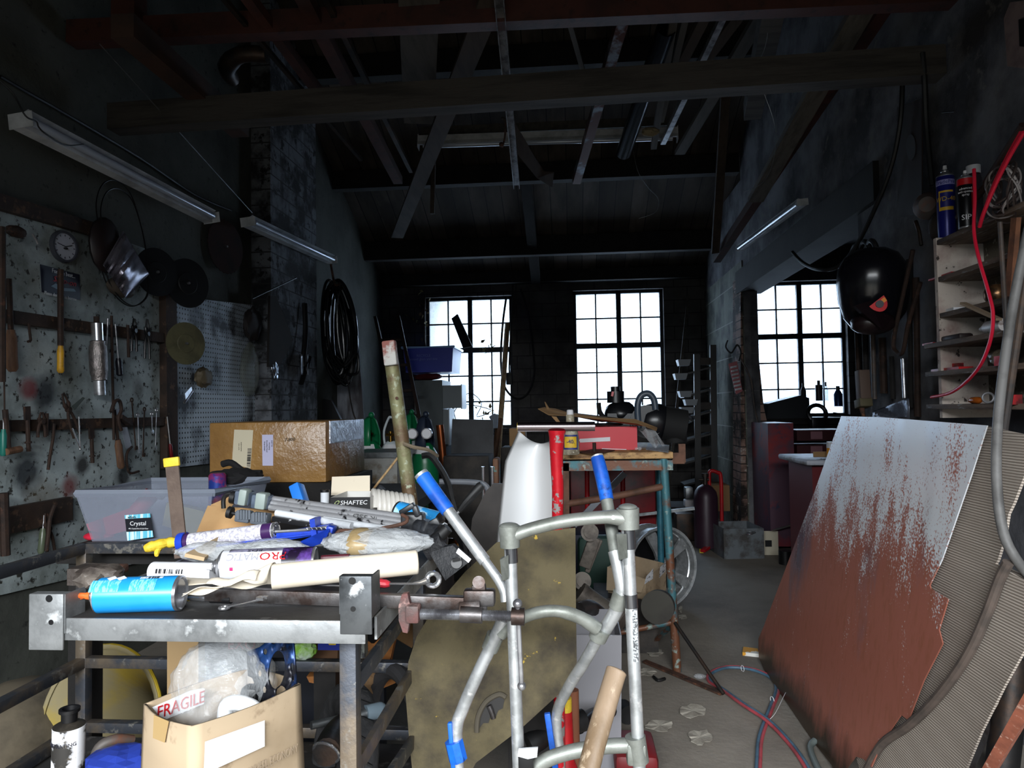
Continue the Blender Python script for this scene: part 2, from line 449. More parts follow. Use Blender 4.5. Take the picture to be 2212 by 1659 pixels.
# soot-stained brick jamb in the opening
mb = MB(); mb.slab([P(x, y, 6.29) for x, y in ((1601, 1178), (1600, 596), (1626, 590), (1633, 650), (1638, 760), (1650, 880), (1668, 960), (1668, 1178))], (0, .3, 0)); struct('trim_4', mb, mat('scorched_brick', '#8a6f64', .9, c2='#1d1613', scale=3.2, lo=.44, hi=.56, c3='#b0a59c', scale3=9, lo3=.6, hi3=.66, bump=.4, bricks=('#2b2522', .22, .075, 'xz')))

# front wall above and beside the wide door
mb = MB(); mb.box((-2.0, -1.3, 1.7), (.7, .2, 3.4)); mb.box((1.55, -1.3, 1.7), (.6, .2, 3.4)); mb.box((-.2, -1.3, 3.3), (3.2, .2, 2.3)); struct('wall_front', mb, M_lwall)

# roof: two slopes
def slope(y0, z0, y1, z1, x0, x1, t=.06):
    b = MB(); n = Vector((0, -(z1 - z0), (y1 - y0))).normalized() * t
    b.slab([(x0, y0, z0), (x1, y0, z0), (x1, y1, z1), (x0, y1, z1)], n); return b
ZW = P(1106, 603, YB).z
b = slope(3.6, ZW + 1.95, 8.4, ZW - .12, -2.5, 1.9); struct('ceiling', b, M_boards)
b = slope(-1.5, ZW + .3, 3.6, ZW + 1.95, -2.5, 1.9); struct('ceiling', b, M_dark)
sl = 2.07 / 4.8
def zr(y): return ZW - .12 + (8.4 - y) * sl
mb = MB(); mb.box((-.32, YB - .07, ZW - .0), (3.7, .14, .13)); struct('trim_5', mb, M_dark)
for k, (y, w, h) in enumerate(((7.35, .1, .2), (6.35, .1, .17), (5.2, .1, .18))):
    mb = MB(); mb.box((-.32, y, zr(y) - h / 2 - .01), (3.74, w, h)); struct('trim_%d' % (6 + k), mb, M_dark)
mb = MB()
a = P(1158, 606, 7.86); b2 = P(1150, 548, 7.4)
mb.bar(a + Vector((0, 0, -.0)), Vector((a.x - .02, 6.4, zr(6.4) - .05)), .1, .1); struct('trim_9', mb, M_dark)
# steel beams carrying the overhead store (run across the room)
mb = MB(); z = P(600, 62, 2.85).z
mb.bar((XL + .02, 2.85, P(80, 80, 2.85).z), (XR, 2.85, P(1700, 8, 2.85).z), .07, .1); struct('trim_10', mb, M_redox)
mb = MB()
mb.bar((XL + .1, 3.02, P(180, 262, 3.02).z), (XR - .02, 2.92, P(1900, 145, 2.92).z), .09, .12); struct('trim_11', mb, M_timber)
# ================================================================== foreground: tray, frame and what lies on them
TZ = .885
def on(px, py, h=0): return PZ(px, py, TZ + h)
M_grey = mat('brushed_grey_steel', '#8c8e8f', .5, .55, c2='#6c6e6f', scale=12, c3='#b0b2b3', scale3=24, bump=.08)
M_trayt = mat('grimy_tray_top', '#3c3b3b', .55, .4, c2='#2b2a2a', scale=9, c3='#595755', scale3=18, bump=.1)
M_angle = mat('blued_angle_iron', '#4a4d54', .5, .7, c2='#74685a', scale=9, c3='#8a8781', scale3=30, bump=.12)
M_blue = mat('blue_can_paint', '#1f8fd8', .3, .1, c2='#2c9be2', scale=6)
M_blueplastic = mat('blue_plastic', '#1d3fb4', .35, c2='#17308a', scale=10)
M_cream = mat('cream_paper', '#d8cdbb', .75, c2='#cbbda6', scale=5)
M_yellowtape = mat('yellow_tape', '#dfc23a', .6, c2='#c9a928', scale=20, bump=.3)
M_alu = mat('scuffed_aluminium', '#cfd2d4', .4, .7, c2='#b0b3b4', scale=22, c3='#e8e8e8', scale3=40, bump=.04)
M_cast = mat('dull_cast_aluminium', '#8e918b', .5, .5, c2='#747770', scale=16, bump=.12)
M_bluegrip = mat('blue_grip_plastic', '#1c62c9', .4, c2='#14449a', scale=14, c3='#0f2f6c', scale3=24)
M_bubble = mat('bubble_wrap', '#d3d7da', .12, alpha=.5, spec=1, bump=1, bscale=55)
M_clear = mat('clear_film', '#d6dadd', .08, alpha=.26, spec=1, bump=1, bscale=26)
M_purple = mat('purple_label', '#3c2150', .35)
M_redp = mat('red_paint', '#b3161d', .35, c2='#93121a', scale=8)
M_orange = mat('orange_plastic', '#d0622a', .4)

# steel tray
f0 = PZ(440, 1339, TZ).y
tx0, tx1 = P(73, 1340, f0).x, P(803, 1300, f0).x
ty1 = 1.60
tr_ = thing('steel_tray', 'grey steel tray with upright corner plates, cluttered with cans and tools', 'tray', ((tx0 + tx1) / 2, (f0 + ty1) / 2, TZ - .03))
mb = MB(); mb.box(((tx0 + tx1) / 2, (f0 + ty1) / 2, TZ - .006), (tx1 - tx0 - .01, ty1 - f0 - .01, .01)); part('tray_top', mb, M_trayt, tr_)
mb = MB()
mb.box(((tx0 + tx1) / 2, f0, TZ - .016), (tx1 - tx0 - .02, .004, .034), bev=.001); mb.box(((tx0 + tx1) / 2, ty1, TZ - .012), (tx1 - tx0, .004, .036))
mb.box((tx0, (f0 + ty1) / 2, TZ - .016), (.004, ty1 - f0 - .04, .034)); mb.box((tx1, (f0 + ty1) / 2, TZ - .016), (.004, ty1 - f0 - .04, .034))
part('rim', mb, M_grey, tr_)
for k, (xa, xb) in enumerate(((tx0 - .003, P(143, 1340, f0).x), (P(737, 1300, f0).x, tx1 + .002))):
    mb = MB(); zc = P(110 if k == 0 else 770, 1341 if k == 0 else 1305, f0).z; hh = .086
    w = xb - xa; c = [(-w / 2, -hh / 2), (w / 2, -hh / 2), (w / 2, hh / 2), (-w / 2, hh / 2)]
    Q = frame(((xa + xb) / 2, f0 - .006, zc), (0, -1, 0), (1, 0, 0)); Q = Q @ Matrix.Diagonal((1, 1, 1, 1))
    mb.box(((xa + xb) / 2, f0 - .005, zc), (w, .004, hh), bev=.0015)
    xs_ = xb if k == 0 else xb - .002
    mb.box((xs_, f0 + .018, zc + .012), (.003, .044, hh - .026)); mb.box(((xa + xb) / 2, f0 + .003, zc + hh / 2 - .002), (w, .016, .003))
    if k == 1: mb.box((xa, f0 + .004, zc + .014), (.003, .016, hh - .03))
    cp = part('corner_plate', mb, M_grey if k == 0 else mat('dark_corner_steel', '#5e6164', .4, .7, c2='#2f3133', scale=7, c3='#b9babb', scale3=26), tr_)
    mb = MB()
    for (hx, hz, r) in ((.6 if k == 0 else .4, .42, .0055), (.66 if k == 0 else .42, 0 if k == 0 else -.06, .004)):
        mb = MB(); mb.cyl((xa + w * hx, f0 - .0078, zc + hh * hz), (xa + w * hx, f0 - .004, zc + hh * hz), r, n=14); part('hole', mb, M_black, cp)

# angle-iron frame that carries it
fx0, fx1, fy0, fy1 = -1.28, -.368, 1.10, 1.74
fr = thing('angle_iron_frame', 'open welded angle-iron frame with side braces under the grey tray', 'frame', ((fx0 + fx1) / 2, (fy0 + fy1) / 2, 0))
def barp(name, a, b, w=.026, h=.026, m=M_angle, up=(0, 0, 1), par=None, bev=.002):
    mb = MB(); mb.bar(a, b, w, h, up, bev=bev); return part(name, mb, m, par if par is not None else fr)
zt_ = .85
for (x, y, z1) in ((fx0, fy1, zt_), (fx1, fy0 + .03, zt_ - .005), (fx1 - .02, fy1, zt_), (fx0, .3, zt_)):
    barp('post', (x, y, 0), (x, y, z1), .028, .028, up=(0, 1, 0))
for z in (.85, .555, .39):
    barp('rail', (fx0, fy1, z), (fx1 - .02, fy1, z)); barp('rail', (fx0, .3, z), (fx0, fy1, z))
for a, b in (((868, 1340), (757, 1492)), ((884, 1462), (762, 1672)), ((892, 1600), (800, 1740))):
    p, q = PX(*a, fx1), PX(*b, fx1)
    barp('brace', p, q, .03, .012, up=(1, 0, 0))
mb = MB(); mb.box(((fx0 + fx1) / 2, 1.2, .36), (fx1 - fx0, 1.05, .02)); part('shelf', mb, M_trayt, fr)
barp('stay_rod', P(398, 1390, 1.7), P(398, 1560, 1.7), .014, .014, M_rust)

# blue spray can lying at the front
def can(name, label, a, b, r, m, catg='spray can', neck=True, dome=True, cap=None, m_metal=None, n=26, group=None, recess=True):
    """can lying or standing: a = base end, b = valve end"""
    a, b = Vector(a), Vector(b); Lc = (b - a).length
    t = thing(name, label, catg, M=frame(a, b - a, (0, 0, 1)), group=group)
    mm = m_metal or M_steel
    mb = MB(); mb.lathe([(r * .97, .003), (r, .006), (r, Lc * .86), (r * .96, Lc * .87)], None, n); part('body', mb, m, t, False)
    mb = MB(); mb.lathe([(.001, .004), (r * .8, .002), (r * .9, -.001), (r * .99, 0), (r * .99, .006)], None, n); part('base_rim', mb, mm, t, False); mb = MB()
    mb.lathe([(r * .99, Lc * .865), (r * .99, Lc * .875), (r * .8, Lc * .90), (r * .5, Lc * .925), (r * .42, Lc * .93), (r * .46, Lc * .94), (r * .42, Lc * .95), (.001, Lc * .95)], None, n)
    part('top_rim', mb, mm, t, False)
    if neck:
        mb = MB(); mb.cyl((0, 0, Lc * .94), (0, 0, Lc * .975), r * .14, n=10); mb.cyl((0, 0, Lc * .97), (0, 0, Lc * 1.02), r * .24, r * .2, n=12)
        part('nozzle', mb, cap or M_white, t, False)
    return t
def cantext(t, a, b, r, s, body, size, m, turn, name='lettering', squash=1, flip=1):
    """text running along the can: position s (0..1 base to valve), turned by angle from local x"""
    a, b = Vector(a), Vector(b); Lc = (b - a).length; Q = WM[t.name] @ RZ(turn) @ T(0, 0, Lc * s)
    # local frame on surface: text x along axis (z), text y around
    R = Q @ Matrix(((0, 0, 1, 0), (0, flip * -1, 0, 0), (flip, 0, 0, 0), (0, 0, 0, 1)))
    # wrap about axis parallel to text x: bend y
    cu = bpy.data.curves.new('t', 'FONT'); cu.body = body; cu.size = size; cu.align_x = 'CENTER'; cu.align_y = 'CENTER'; cu.extrude = .0003; cu.resolution_u = 2
    to = bpy.data.objects.new('t', cu); COL.objects.link(to); dg = bpy.context.evaluated_depsgraph_get()
    me = bpy.data.meshes.new_from_object(to.evaluated_get(dg), depsgraph=dg); bpy.data.objects.remove(to); bpy.data.curves.remove(cu)
    W = WM[t.name].inverted()
    for v in me.vertices:
        x, y, z = v.co; an = y / r; rr = r + .0003 + z
        v.co = W @ (R @ Vector((x * squash, math.sin(an) * rr, math.cos(an) * rr)))
    me.materials.clear(); me.materials.append(m); me.name = name
    o = bpy.data.objects.new(name, me); COL.objects.link(o); o.parent = t; WM[o.name] = WM[t.name]; return o
def patch(t, r, z0, z1, a0, a1, m, name='label', n=12, off=.0004):
    """curved label on a can: heights z0..z1, angles a0..a1 (deg, local)"""
    mb = MB(); mb.grid(lambda u, v: ((r + off) * math.cos(math.radians(a0 + (a1 - a0) * u)), (r + off) * math.sin(math.radians(a0 + (a1 - a0) * u)), z0 + (z1 - z0) * v), n, 1)
    return part(name, mb, m, t, False, smooth=60)
r = .0275
a, b = on(392, 1281, r), on(190, 1287, r)
t = can('spray_can', 'bright blue spray can lying at the front left of the tray', a, b, r, M_blue, cap=M_orange)
Lc = (b - a).length
# local x is up-ish; label text rows
for k, (s, w) in enumerate(((.22, .30), (.60, .34))):
    patch(t, r, Lc * (s - .0), Lc * (s + w * .9), -66, -22, mat('pale_blue_print', '#7cc0e8', .4, c2='#3aa0dc', scale=90, lo=.48, hi=.52, stretch=(1, 1, 4)), 'small_print')
patch(t, r, Lc * .18, Lc * .42, -18, -4, mat('barcode_print', '#cfd8e0', .4, c2='#38424c', scale=260, lo=.49, hi=.51, stretch=(.05, .05, 1)), 'barcode')
mb = MB()
for s in (.62, .72):
    Q = RZ(-12) @ T(r + .0006, 0, Lc * s) @ RY(90)
    mb.prism([(-.008, 0), (0, -.008), (.008, 0), (0, .008)], .0004, Q)
part('hazard_diamond', mb, M_paper, t, False)
mb = MB(); mb.tube(cat([b, b + Vector((-.018, 0, 0)), b + Vector((-.036, -.004, -.004)), b + Vector((-.05, -.01, -.016))], 5), .0045, 8); mb.tube(cat([b, b + Vector((-.02, .004, -.006)), b + Vector((-.05, 0, -.014))], 5), .003, 8)
part('straw', mb, M_orange, t)

# rolled cream paper with a torn end
mb = MB(); a, b = on(902, 1214, .055), on(588, 1246, .047)
mb.lathe([(.0195, 0), (.0205, .003), (.0205, (b - a).length), (.0185, (b - a).length), (.018, .0)], frame(a, b - a, (0, 0, 1)), 22)
c = on(390, 1288, .034)
ax = (c - b).normalized(); sd = Vector((0, 0, 1))
def torn(u, v):
    p = b.lerp(c, u); w = .021 * (1 - u * .55) + .004 * math.sin(u * 9); an = -2.4 + 4.2 * v * (1 - .45 * u)
    q = p + Vector((.12 * w * math.cos(an), -w * math.sin(an) * .9, w * math.cos(an) * (1 - u * .75)))
    return q + Vector((0, 0, .003 * math.sin(14 * u + 3 * v)))
mb.grid(torn, 22, 10)
b3, c3 = on(560, 1250, .05), on(455, 1262, .045)
mb.grid(lambda u, v: b3.lerp(c3, u) + Vector((0, -.014 + .03 * v, .012 * math.sin(3 * v) * (1 - u * .6) + .004 * math.sin(8 * u))), 8, 5)
single('paper_roll', mb, M_cream, 'long roll of cream paper with a torn end lying across the tray', 'paper roll', solid=.0006)
mb = MB(); p = on(420, 1262, .03)
mb.grid(lambda u, v: p + Vector((-.03 + .06 * u, -.02 + .035 * v, .012 * (1 - u) * math.sin(2.6 * v) + .006 * u)), 8, 6)
single('paper_scrap', mb, M_cream, 'curled scrap of cream paper beside the blue can base', 'paper', solid=.0006)

# white tube left of the big white can
a, b = on(463, 1237, .018), on(330, 1234, .018)
t = thing('white_tube', 'white capped tube with a barcode behind the blue can', 'tube', M=frame(a, b - a, (0, 0, 1)))
L1 = (b - a).length
mb = MB(); mb.lathe([(.001, 0), (.017, 0), (.018, .002), (.018, L1 - .002), (.017, L1), (.001, L1)], None, 24); part('body', mb, M_paper, t, False)
patch(t, .018, L1 * .42, L1 * .86, -88, -62, mat('barcode_bars', '#e2e2e6', .4, c2='#15151a', scale=300, lo=.49, hi=.5, stretch=(.02, .02, 1)), 'barcode')
# white and purple spray can
r = .029
a, b = on(682, 1215, r + .004), on(452, 1224, r + .004)
t = can('spray_can', 'white and purple spray can lying behind the cream paper roll', a, b, r, mat('white_can', '#dcdde2', .25, .1), cap=M_paper)
Lc = (b - a).length
patch(t, r, Lc * .02, Lc * .30, -100, 60, mat('purple_glow_print', '#1c1226', .3, c2='#6f4aa8', scale=22, lo=.5, hi=.75), 'dark_band', n=20)
patch(t, r, Lc * .30, Lc * .80, -24, 10, mat('dark_top_band', '#4b4852', .35, c2='#8b88a0', scale=20), 'dark_band')
cantext(t, a, b, r, .38, 'PRO', .022, M_redp, -46, squash=1.15)
cantext(t, a, b, r, .66, 'MATIC', .020, mat('grey_letters', '#9a9aa4', .3), -46, squash=.95)
cantext(t, a, b, r, .56, 'EDS', .011, M_ink, -16, squash=1.5)
patch(t, r, Lc * .74, Lc * .77, -96, -84, mat('magenta_mark', '#d0306a', .4), 'mark', n=4)

# sealant gun with cartridge, handle wrapped in yellow tape
g0, g1 = P(392, 1172, 1.5), P(598, 1146, 1.5); ax = (g1 - g0); Lg = ax.length; ax.normalize()
t = thing('sealant_gun', 'blue sealant gun with a yellow taped nozzle holding a cartridge', 'sealant gun', M=frame(g0, ax, (0, 0, 1)))
rr = .0185
mb = MB(); mb.lathe([(rr + .003, -.004), (rr + .004, 0), (rr + .004, .012), (rr + .001, .012), (rr + .001, 0), (.004, 0), (.004, -.004), (rr + .003, -.004)], None, 20)
for an in (215, 145): mb.bar((math.cos(math.radians(an)) * rr, math.sin(math.radians(an)) * rr, 0), (math.cos(math.radians(an)) * rr, math.sin(math.radians(an)) * rr, Lg + .09), .012, .004, (1, 0, 0))
mb.box((-.008, 0, Lg + .09), (.05, .038, .012)); part('cradle', mb, M_blueplastic, t, False)
ca = thing('sealant_cartridge', 'white sealant cartridge with purple ends lying in the blue gun', 'cartridge', M=WM[t.name])
mb = MB(); mb.lathe([(.001, .006), (rr - .001, .006), (rr, .008), (rr, Lg)], None, 22); part('body', mb, mat('cartridge_print', '#d5d3da', .4, c2='#a9a6b2', scale=160, lo=.5, hi=.54), ca, False)
mb = MB(); mb.lathe([(rr + .0003, .004), (rr + .0003, .022)], None, 22); part('purple_band', mb, M_purple, ca, False); mb = MB(); mb.lathe([(rr + .0003, Lg - .03), (rr + .0003, Lg - .008)], None, 22); part('purple_band', mb, M_purple, ca, False)
mb = MB(); mb.lathe([(rr + .0006, Lg - .006), (rr + .0006, Lg), (rr - .003, Lg), (rr - .004, Lg - .008), (.001, Lg - .01)], None, 22); part('rim', mb, M_chrome, ca, False)
mb = MB()
g2 = P(640, 1142, 1.5); g3 = P(722, 1150, 1.52)
mb.bar(P(600, 1160, 1.5), P(720, 1140, 1.5), .02, .02, bev=.003); mb.bar(P(718, 1135, 1.48), P(710, 1165, 1.48), .03, .016, bev=.003)
mb.slab([P(712, 1145, 1.46), P(640, 1178, 1.4), P(625, 1186, 1.4), P(655, 1188, 1.39), P(700, 1172, 1.43)], (0, .01, .004))
part('handle', mb, M_blueplastic, t)
mb = MB(); mb.tube(cat([P(560, 1150, 1.49), P(640, 1146, 1.49), P(700, 1140, 1.48), P(712, 1138, 1.48)], 5), .0035, 8)
mb.tube([P(705 + 3 * math.sin(k * 1.3), 1142 + 3 * math.cos(k * 1.3), 1.47 - 0 * k) + Vector((-.0022 * k, 0, 0)) for k in range(22)], .0012, 6)
mb.tube(cat([P(713, 1152, 1.46), P(712, 1166, 1.45), P(709, 1184, 1.45)], 4), [.003] * 4 + [.004] * 4 + [.005], 8)
part('plunger_rod', mb, M_steel, t)
mb = MB(); mb.tube(cat([P(394, 1172, 1.5), P(365, 1172, 1.49), P(335, 1178, 1.47), P(312, 1186, 1.46)], 5), [.008, .009, .011, .01, .012, .012, .01, .011, .012, .011, .010, .012, .011, .010, .009, .007], 10)
mb.tube(cat([P(345, 1178, 1.48), P(340, 1190, 1.47), P(338, 1200, 1.46)], 3), [.008, .007, .008, .006, .006, .005, .004], 8)
part('taped_nozzle', mb, M_yellowtape, t, label='nozzle wrapped in yellow tape')

# bubble-wrapped parcels and torn paper
mb = MB(); mb.blob(P(470, 1192, 1.36), (.17, .07, .042), .12, 4, 1, 4); single('bubble_wrap', mb, M_bubble, 'crumpled bubble wrap under the blue gun left half', 'bubble wrap', smooth=60)
mb = MB(); mb.blob(P(592, 1188, 1.36), (.14, .07, .044), .12, 4, 5, 4); single('bubble_wrap', mb, M_bubble, 'crumpled bubble wrap between sealant gun handle and white-purple can', 'bubble wrap', smooth=60)
mb = MB(); mb.slab([P(398, 1203, 1.3), P(470, 1166, 1.42), P(462, 1196, 1.36), P(440, 1212, 1.3)], (0, .004, .006)); mb.slab([P(520, 1190, 1.38), P(532, 1176, 1.42), P(560, 1180, 1.4), P(575, 1192, 1.38)], (0, .004, -.01))
single('torn_wrapping_paper', mb, mat('kraft_paper', '#b39a79', .8), 'torn brown wrapping paper beside the left bubble wrap', 'paper')
pc = thing('wrapped_parcel', 'bubble-wrapped parcel bound with brown tape at the tray right rear', 'parcel', P(815, 1195, 1.34))
mb = MB(); mb.blob(P(815, 1172, 1.37), (.215, .10, .056), .15, 3.5, 9, 4); part('wrap', mb, M_bubble, pc, smooth=60)
mb = MB(); mb.blob(P(815, 1173, 1.37), (.17, .07, .04), .08, 3, 4); part('contents', mb, mat('parcel_core', '#8f8d88', .7), pc)
mb = MB(); q = P(785, 1172, 1.37); Q = frame(q, (1, 0, -.05), (0, 0, 1)); mb.lathe([(.026, -.021), (.0285, -.012), (.029, 0), (.028, .012), (.025, .021)], Q @ Matrix.Diagonal((1, 1.75, 1, 1)), 22); part('tape_band', mb, mat('brown_tape', '#a08b66', .35, c2='#8a7550', scale=30), pc)

# sash clamp
cd = on(600, 1290, .012).y
t = thing('sash_clamp', 'heavy iron sash clamp lying across the tray, its screw poking out right', 'clamp', on(860, 1310, 0))
mb = MB(); A, B = P(445, 1283, cd), P(1052, 1306, cd); mb.bar(A, B, .012, .021, bev=.001); mb.bar(P(450, 1272, cd + .012), P(1050, 1294, cd + .012), .02, .004); part('bar', mb, M_dirtyst, t)
sc0, sc1 = P(905, 1326, cd - .02), P(1118, 1331, cd - .02)
mb = MB(); pr = []; Ls = (sc1 - sc0).length; nth = 70
for k in range(nth * 2 + 1): pr.append((.0068 if k % 2 == 0 else .0088, Ls * k / (nth * 2)))
mb.lathe(pr, frame(sc0, sc1 - sc0), 14); part('screw', mb, M_steel, t)
mb = MB()
hp = [PP(*q, P(870, 1320, cd - .02), (0, 1, 0)) for q in ((868, 1284), (880, 1282), (886, 1310), (884, 1345), (880, 1368), (870, 1366), (861, 1340), (861, 1308))]
mb.slab(hp, (.0, .012, 0)); mb.box(P(893, 1324, cd - .02), (.022, .024, .028), bev=.004)
part('pad', mb, mat('worn_red_iron', '#6b3f3c', .6, .3, c2='#4e4543', scale=10, c3='#9a7a74', scale3=30, bump=.2), t)
mb = MB(); mb.cyl(P(995, 1327, cd - .02), P(1042, 1329, cd - .02), .0125, n=18); mb.bar(P(1015, 1300, cd - .008), P(1015, 1325, cd - .016), .034, .014, (0, 1, 0), bev=.002)
mb.box(P(1036, 1290, cd), (.05, .022, .026), bev=.004); mb.bar(P(1036, 1285, cd), P(1034, 1262, cd), .022, .012, (0, 1, 0), bev=.002); mb.cyl(P(1034, 1258, cd - .007), P(1034, 1258, cd + .007), .010, n=16); part('sliding_head', mb, M_dirtyst, t)
mb = MB(); mb.cyl(P(1105, 1331, cd - .02), P(1133, 1332, cd - .02), .0135, n=20); part('screw_head', mb, M_dirtyst, t)
mb = MB(); h0, h1 = P(1118, 1304, cd - .022), P(1127, 1482, cd - .022); mb.cyl(h0, h1, .0037, n=10); mb.sph(h0, .0075); mb.sph(h1, .0068); part('tommy_bar', mb, M_steel, t)

# small tools
def spanner(label, a, b, r=.006, m=M_chrome, ring=.011, grp=None, up=(0, 0, 1)):
    a, b = Vector(a), Vector(b); ax = (b - a).normalized(); mb = MB(); mb.tube([a, a.lerp(b, .5), b], [r * .8, r * .6, r * .8], 8, flat=.55)
    mb.torus(ring, ring * .38, frame(a - ax * ring, up, ax), 16, 8)
    s = ring * 1.15; Q = frame(b + ax * s * .6, up, ax)
    mb.prism([(-s, -s * .5), (-s * .2, -s), (s * .9, -s * .85), (s * .9, -s * .35), (0, -s * .35), (0, s * .35), (s * .9, s * .35), (s * .9, s * .85), (-s * .2, s), (-s, s * .5)], r, Q)
    return single('spanner', mb, m, label, 'spanner', grp)
spanner('small chrome spanner lying on the tray just left of the dark corner plate', on(492, 1311, .005), on(560, 1296, .02), .004, ring=.007)
spanner('long chrome ring spanner under the paper roll by the corner plate', on(660, 1262, .026), on(800, 1268, .026), .0045, ring=.008)
t = thing('adjustable_wrench', 'chrome ratchet spanner with a red handle right of the corner plate', 'wrench', on(880, 1262, .02))
mb = MB(); mb.tube(cat([P(805, 1256, 1.16), P(822, 1260, 1.16), P(842, 1262, 1.16)], 4), [.008, .010, .011, .0115, .011, .010, .010, .008, .006], 10, flat=.7); part('handle', mb, mat('red_handle', '#c23440', .4), t)
mb = MB(); mb.tube([P(842, 1261, 1.16), P(890, 1261, 1.16), P(908, 1259, 1.16), P(925, 1254, 1.16)], [.0035, .0035, .007, .0125], 12, flat=.5); mb.torus(.0105, .0045, frame(P(935, 1252, 1.16), (0, -1, .4), (1, 0, 0)), 18, 8); part('head', mb, M_chrome, t)
mb = MB(); mb.cyl(on(405, 1290, .008), on(458, 1293, .008), .0055, n=12); mb.mi = 1; mb.cyl(on(388, 1288, .008), on(410, 1290, .008), .0065, n=12); mb.mi = 2; mb.cyl(on(456, 1293, .008), on(500, 1295, .008), .007, n=12)
single('marker_pen', mb, [M_chrome, M_yellowtape, M_black], 'small pen with an ochre tip behind the blue can base', 'pen')
mb = MB(); mb.cyl(P(690, 1251, 1.3), P(885, 1240, 1.3), .003, n=8); single('steel_rod', mb, M_steel, 'thin bright rod beneath the right end of the paper roll', 'rod')
mb = MB(); mb.blob(on(215, 1245, .02), (.085, .07, .045), .25, 2.5, 3); mb.box(on(182, 1240, .018), (.03, .05, .03)); single('greasy_block', mb, mat('greasy_lump', '#38312d', .5, c2='#6a625b', scale=14, bump=.3), 'dark greasy metal block behind the blue can nozzle', 'scrap metal')
mb = MB(); mb.box(on(262, 1228, .008), (.02, .02, .016), bev=.003); single('machine_nut', mb, M_rust, 'small brown nut at the tray far left edge', 'nut')
t = thing('screwdriver', 'screwdriver with two dark red grips lying behind the paper roll', 'screwdriver', P(735, 1210, 1.28)); mb = MB(); mb.cyl(P(695, 1206, 1.28), P(755, 1203, 1.28), .006, n=10); part('handle', mb, mat('dark_red_grip', '#4a1620', .4), t)
mb = MB(); mb.cyl(P(755, 1203, 1.28), P(800, 1200, 1.28), .003, n=8); part('blade', mb, M_steel, t)

# old file standing up with a yellow taped end
t = thing('steel_strip', 'upright brown steel strip with yellow tape round its top', 'steel strip', P(392, 1205, 1.5))
a, b = P(392, 1205, 1.5), P(371, 995, 1.5); mb = MB(); mb.bar(a, b, .031, .004, (0, 1, 0)); part('strip', mb, mat('brown_flat_steel', '#6a5b52', .5, .5, c2='#584a43', scale=12, bump=.1), t)
mb = MB(); mb.bar(P(372, 1008, 1.499), P(370, 988, 1.499), .037, .009, (0, 1, 0), bev=.003); part('tape', mb, M_yellowtape, t)

# tripod lying over an open carton
t = thing('camera_tripod', 'folded silver and black camera tripod lying over the open carton', 'tripod', P(720, 1150, 1.55))
L1a, L1b = P(588, 1087, 1.6), P(880, 1128, 1.52)
mb = MB()
for off, r in ((Vector((0, 0, 0)), .0085), (Vector((0, -.012, -.008)), .008), (Vector((0, .008, .009)), .0075)): mb.cyl(L1a + off, L1b + off, r, n=14)
part('leg', mb, mat('scuffed_tripod_leg', '#dcdce0', .22, .75, c2='#2a292d', scale=26, lo=.54, hi=.6), t)
mb = MB(); mb.bar(P(584, 1094, 1.585), P(870, 1137, 1.52), .004, .009, bev=.001); part('leg_rail', mb, M_black, t)
mb = MB(); mb.cyl(P(598, 1108, 1.56), P(760, 1136, 1.5), .0085, n=12); mb.cyl(P(700, 1122, 1.53), P(860, 1146, 1.49), .0075, n=12); part('leg', mb, M_white, t)
mb = MB(); mb.bar(P(590, 1120, 1.55), P(740, 1146, 1.5), .012, .012, bev=.002); part('leg', mb, mat('chipped_black_tube', '#1b1b1d', .4, c2='#c9c9cc', scale=30, lo=.55, hi=.6), t)
for k, (u0, u1, y) in enumerate(((512, 545, 1072), (548, 586, 1080))):
    mb = MB(); mb.bar(P(u0, y + 1, 1.6), P(u1, y + 5, 1.6), .036, .034, bev=.006); c_ = part('collar', mb, mat('blue_grey_plastic', '#5b6676', .45, c2='#3d4653', scale=14), t)
    mb = MB(); mb.bar(P(u0 + 8, y, 1.585), P(u1 - 8, y + 3, 1.585), .03, .038, bev=.004); part('latch', mb, mat('pale_grey_latch', '#8b9691', .5), c_)
for u0, u1, y in ((512, 543, 1114), (545, 582, 1119)):
    mb = MB(); mb.bar(P(u0, y - 1, 1.56), P(u1, y + 3, 1.56), .028, .026, bev=.004)
    for q in range(5): mb.bar(P(u0 + 3 + q * 6, y - 12, 1.545), P(u0 + 3 + q * 6, y + 8, 1.545), .003, .005, (1, 0, 0))
    part('collar', mb, mat('grey_ribbed_plastic', '#565c64', .5), t)
mb = MB(); mb.cyl(P(500, 1074, 1.6), P(510, 1076, 1.6), .015, n=14); mb.cyl(P(493, 1106, 1.56), P(501, 1108, 1.56), .014, n=12); mb.cyl(P(500, 1108, 1.56), P(514, 1111, 1.56), .004); part('foot', mb, M_blackrub, t)
Q = frame(P(800, 1119, 1.54) + Vector((0, -.011, .003)), (0, -1, .25), (L1b - L1a)); text('SLIK 35D', .013, Q @ RZ(180), M_ink, t, squash=1.5)
mb = MB(); mb.box(P(893, 1130, 1.52), (.05, .04, .045), bev=.006); mb.bar(P(865, 1108, 1.5), P(895, 1090, 1.5), .02, .012, bev=.003); mb.bar(P(895, 1092, 1.5), P(903, 1115, 1.5), .018, .012, bev=.003)
mb.cyl(P(900, 1138, 1.5), P(935, 1148, 1.48), .017, n=16); mb.cyl(P(930, 1146, 1.48), P(948, 1154, 1.47), .022, n=16); mb.cyl(P(926, 1125, 1.48), P(918, 1145, 1.48), .012, n=14)
mb.bar(P(934, 1122, 1.47), P(945, 1142, 1.47), .022, .008, (0, 1, 0), bev=.003); mb.blob(P(948, 1168, 1.46), (.04, .04, .05), .1, 2, 3)
part('pan_head', mb, mat('tripod_black', '#1a1b1e', .4, c2='#2d2f33', scale=30), t)
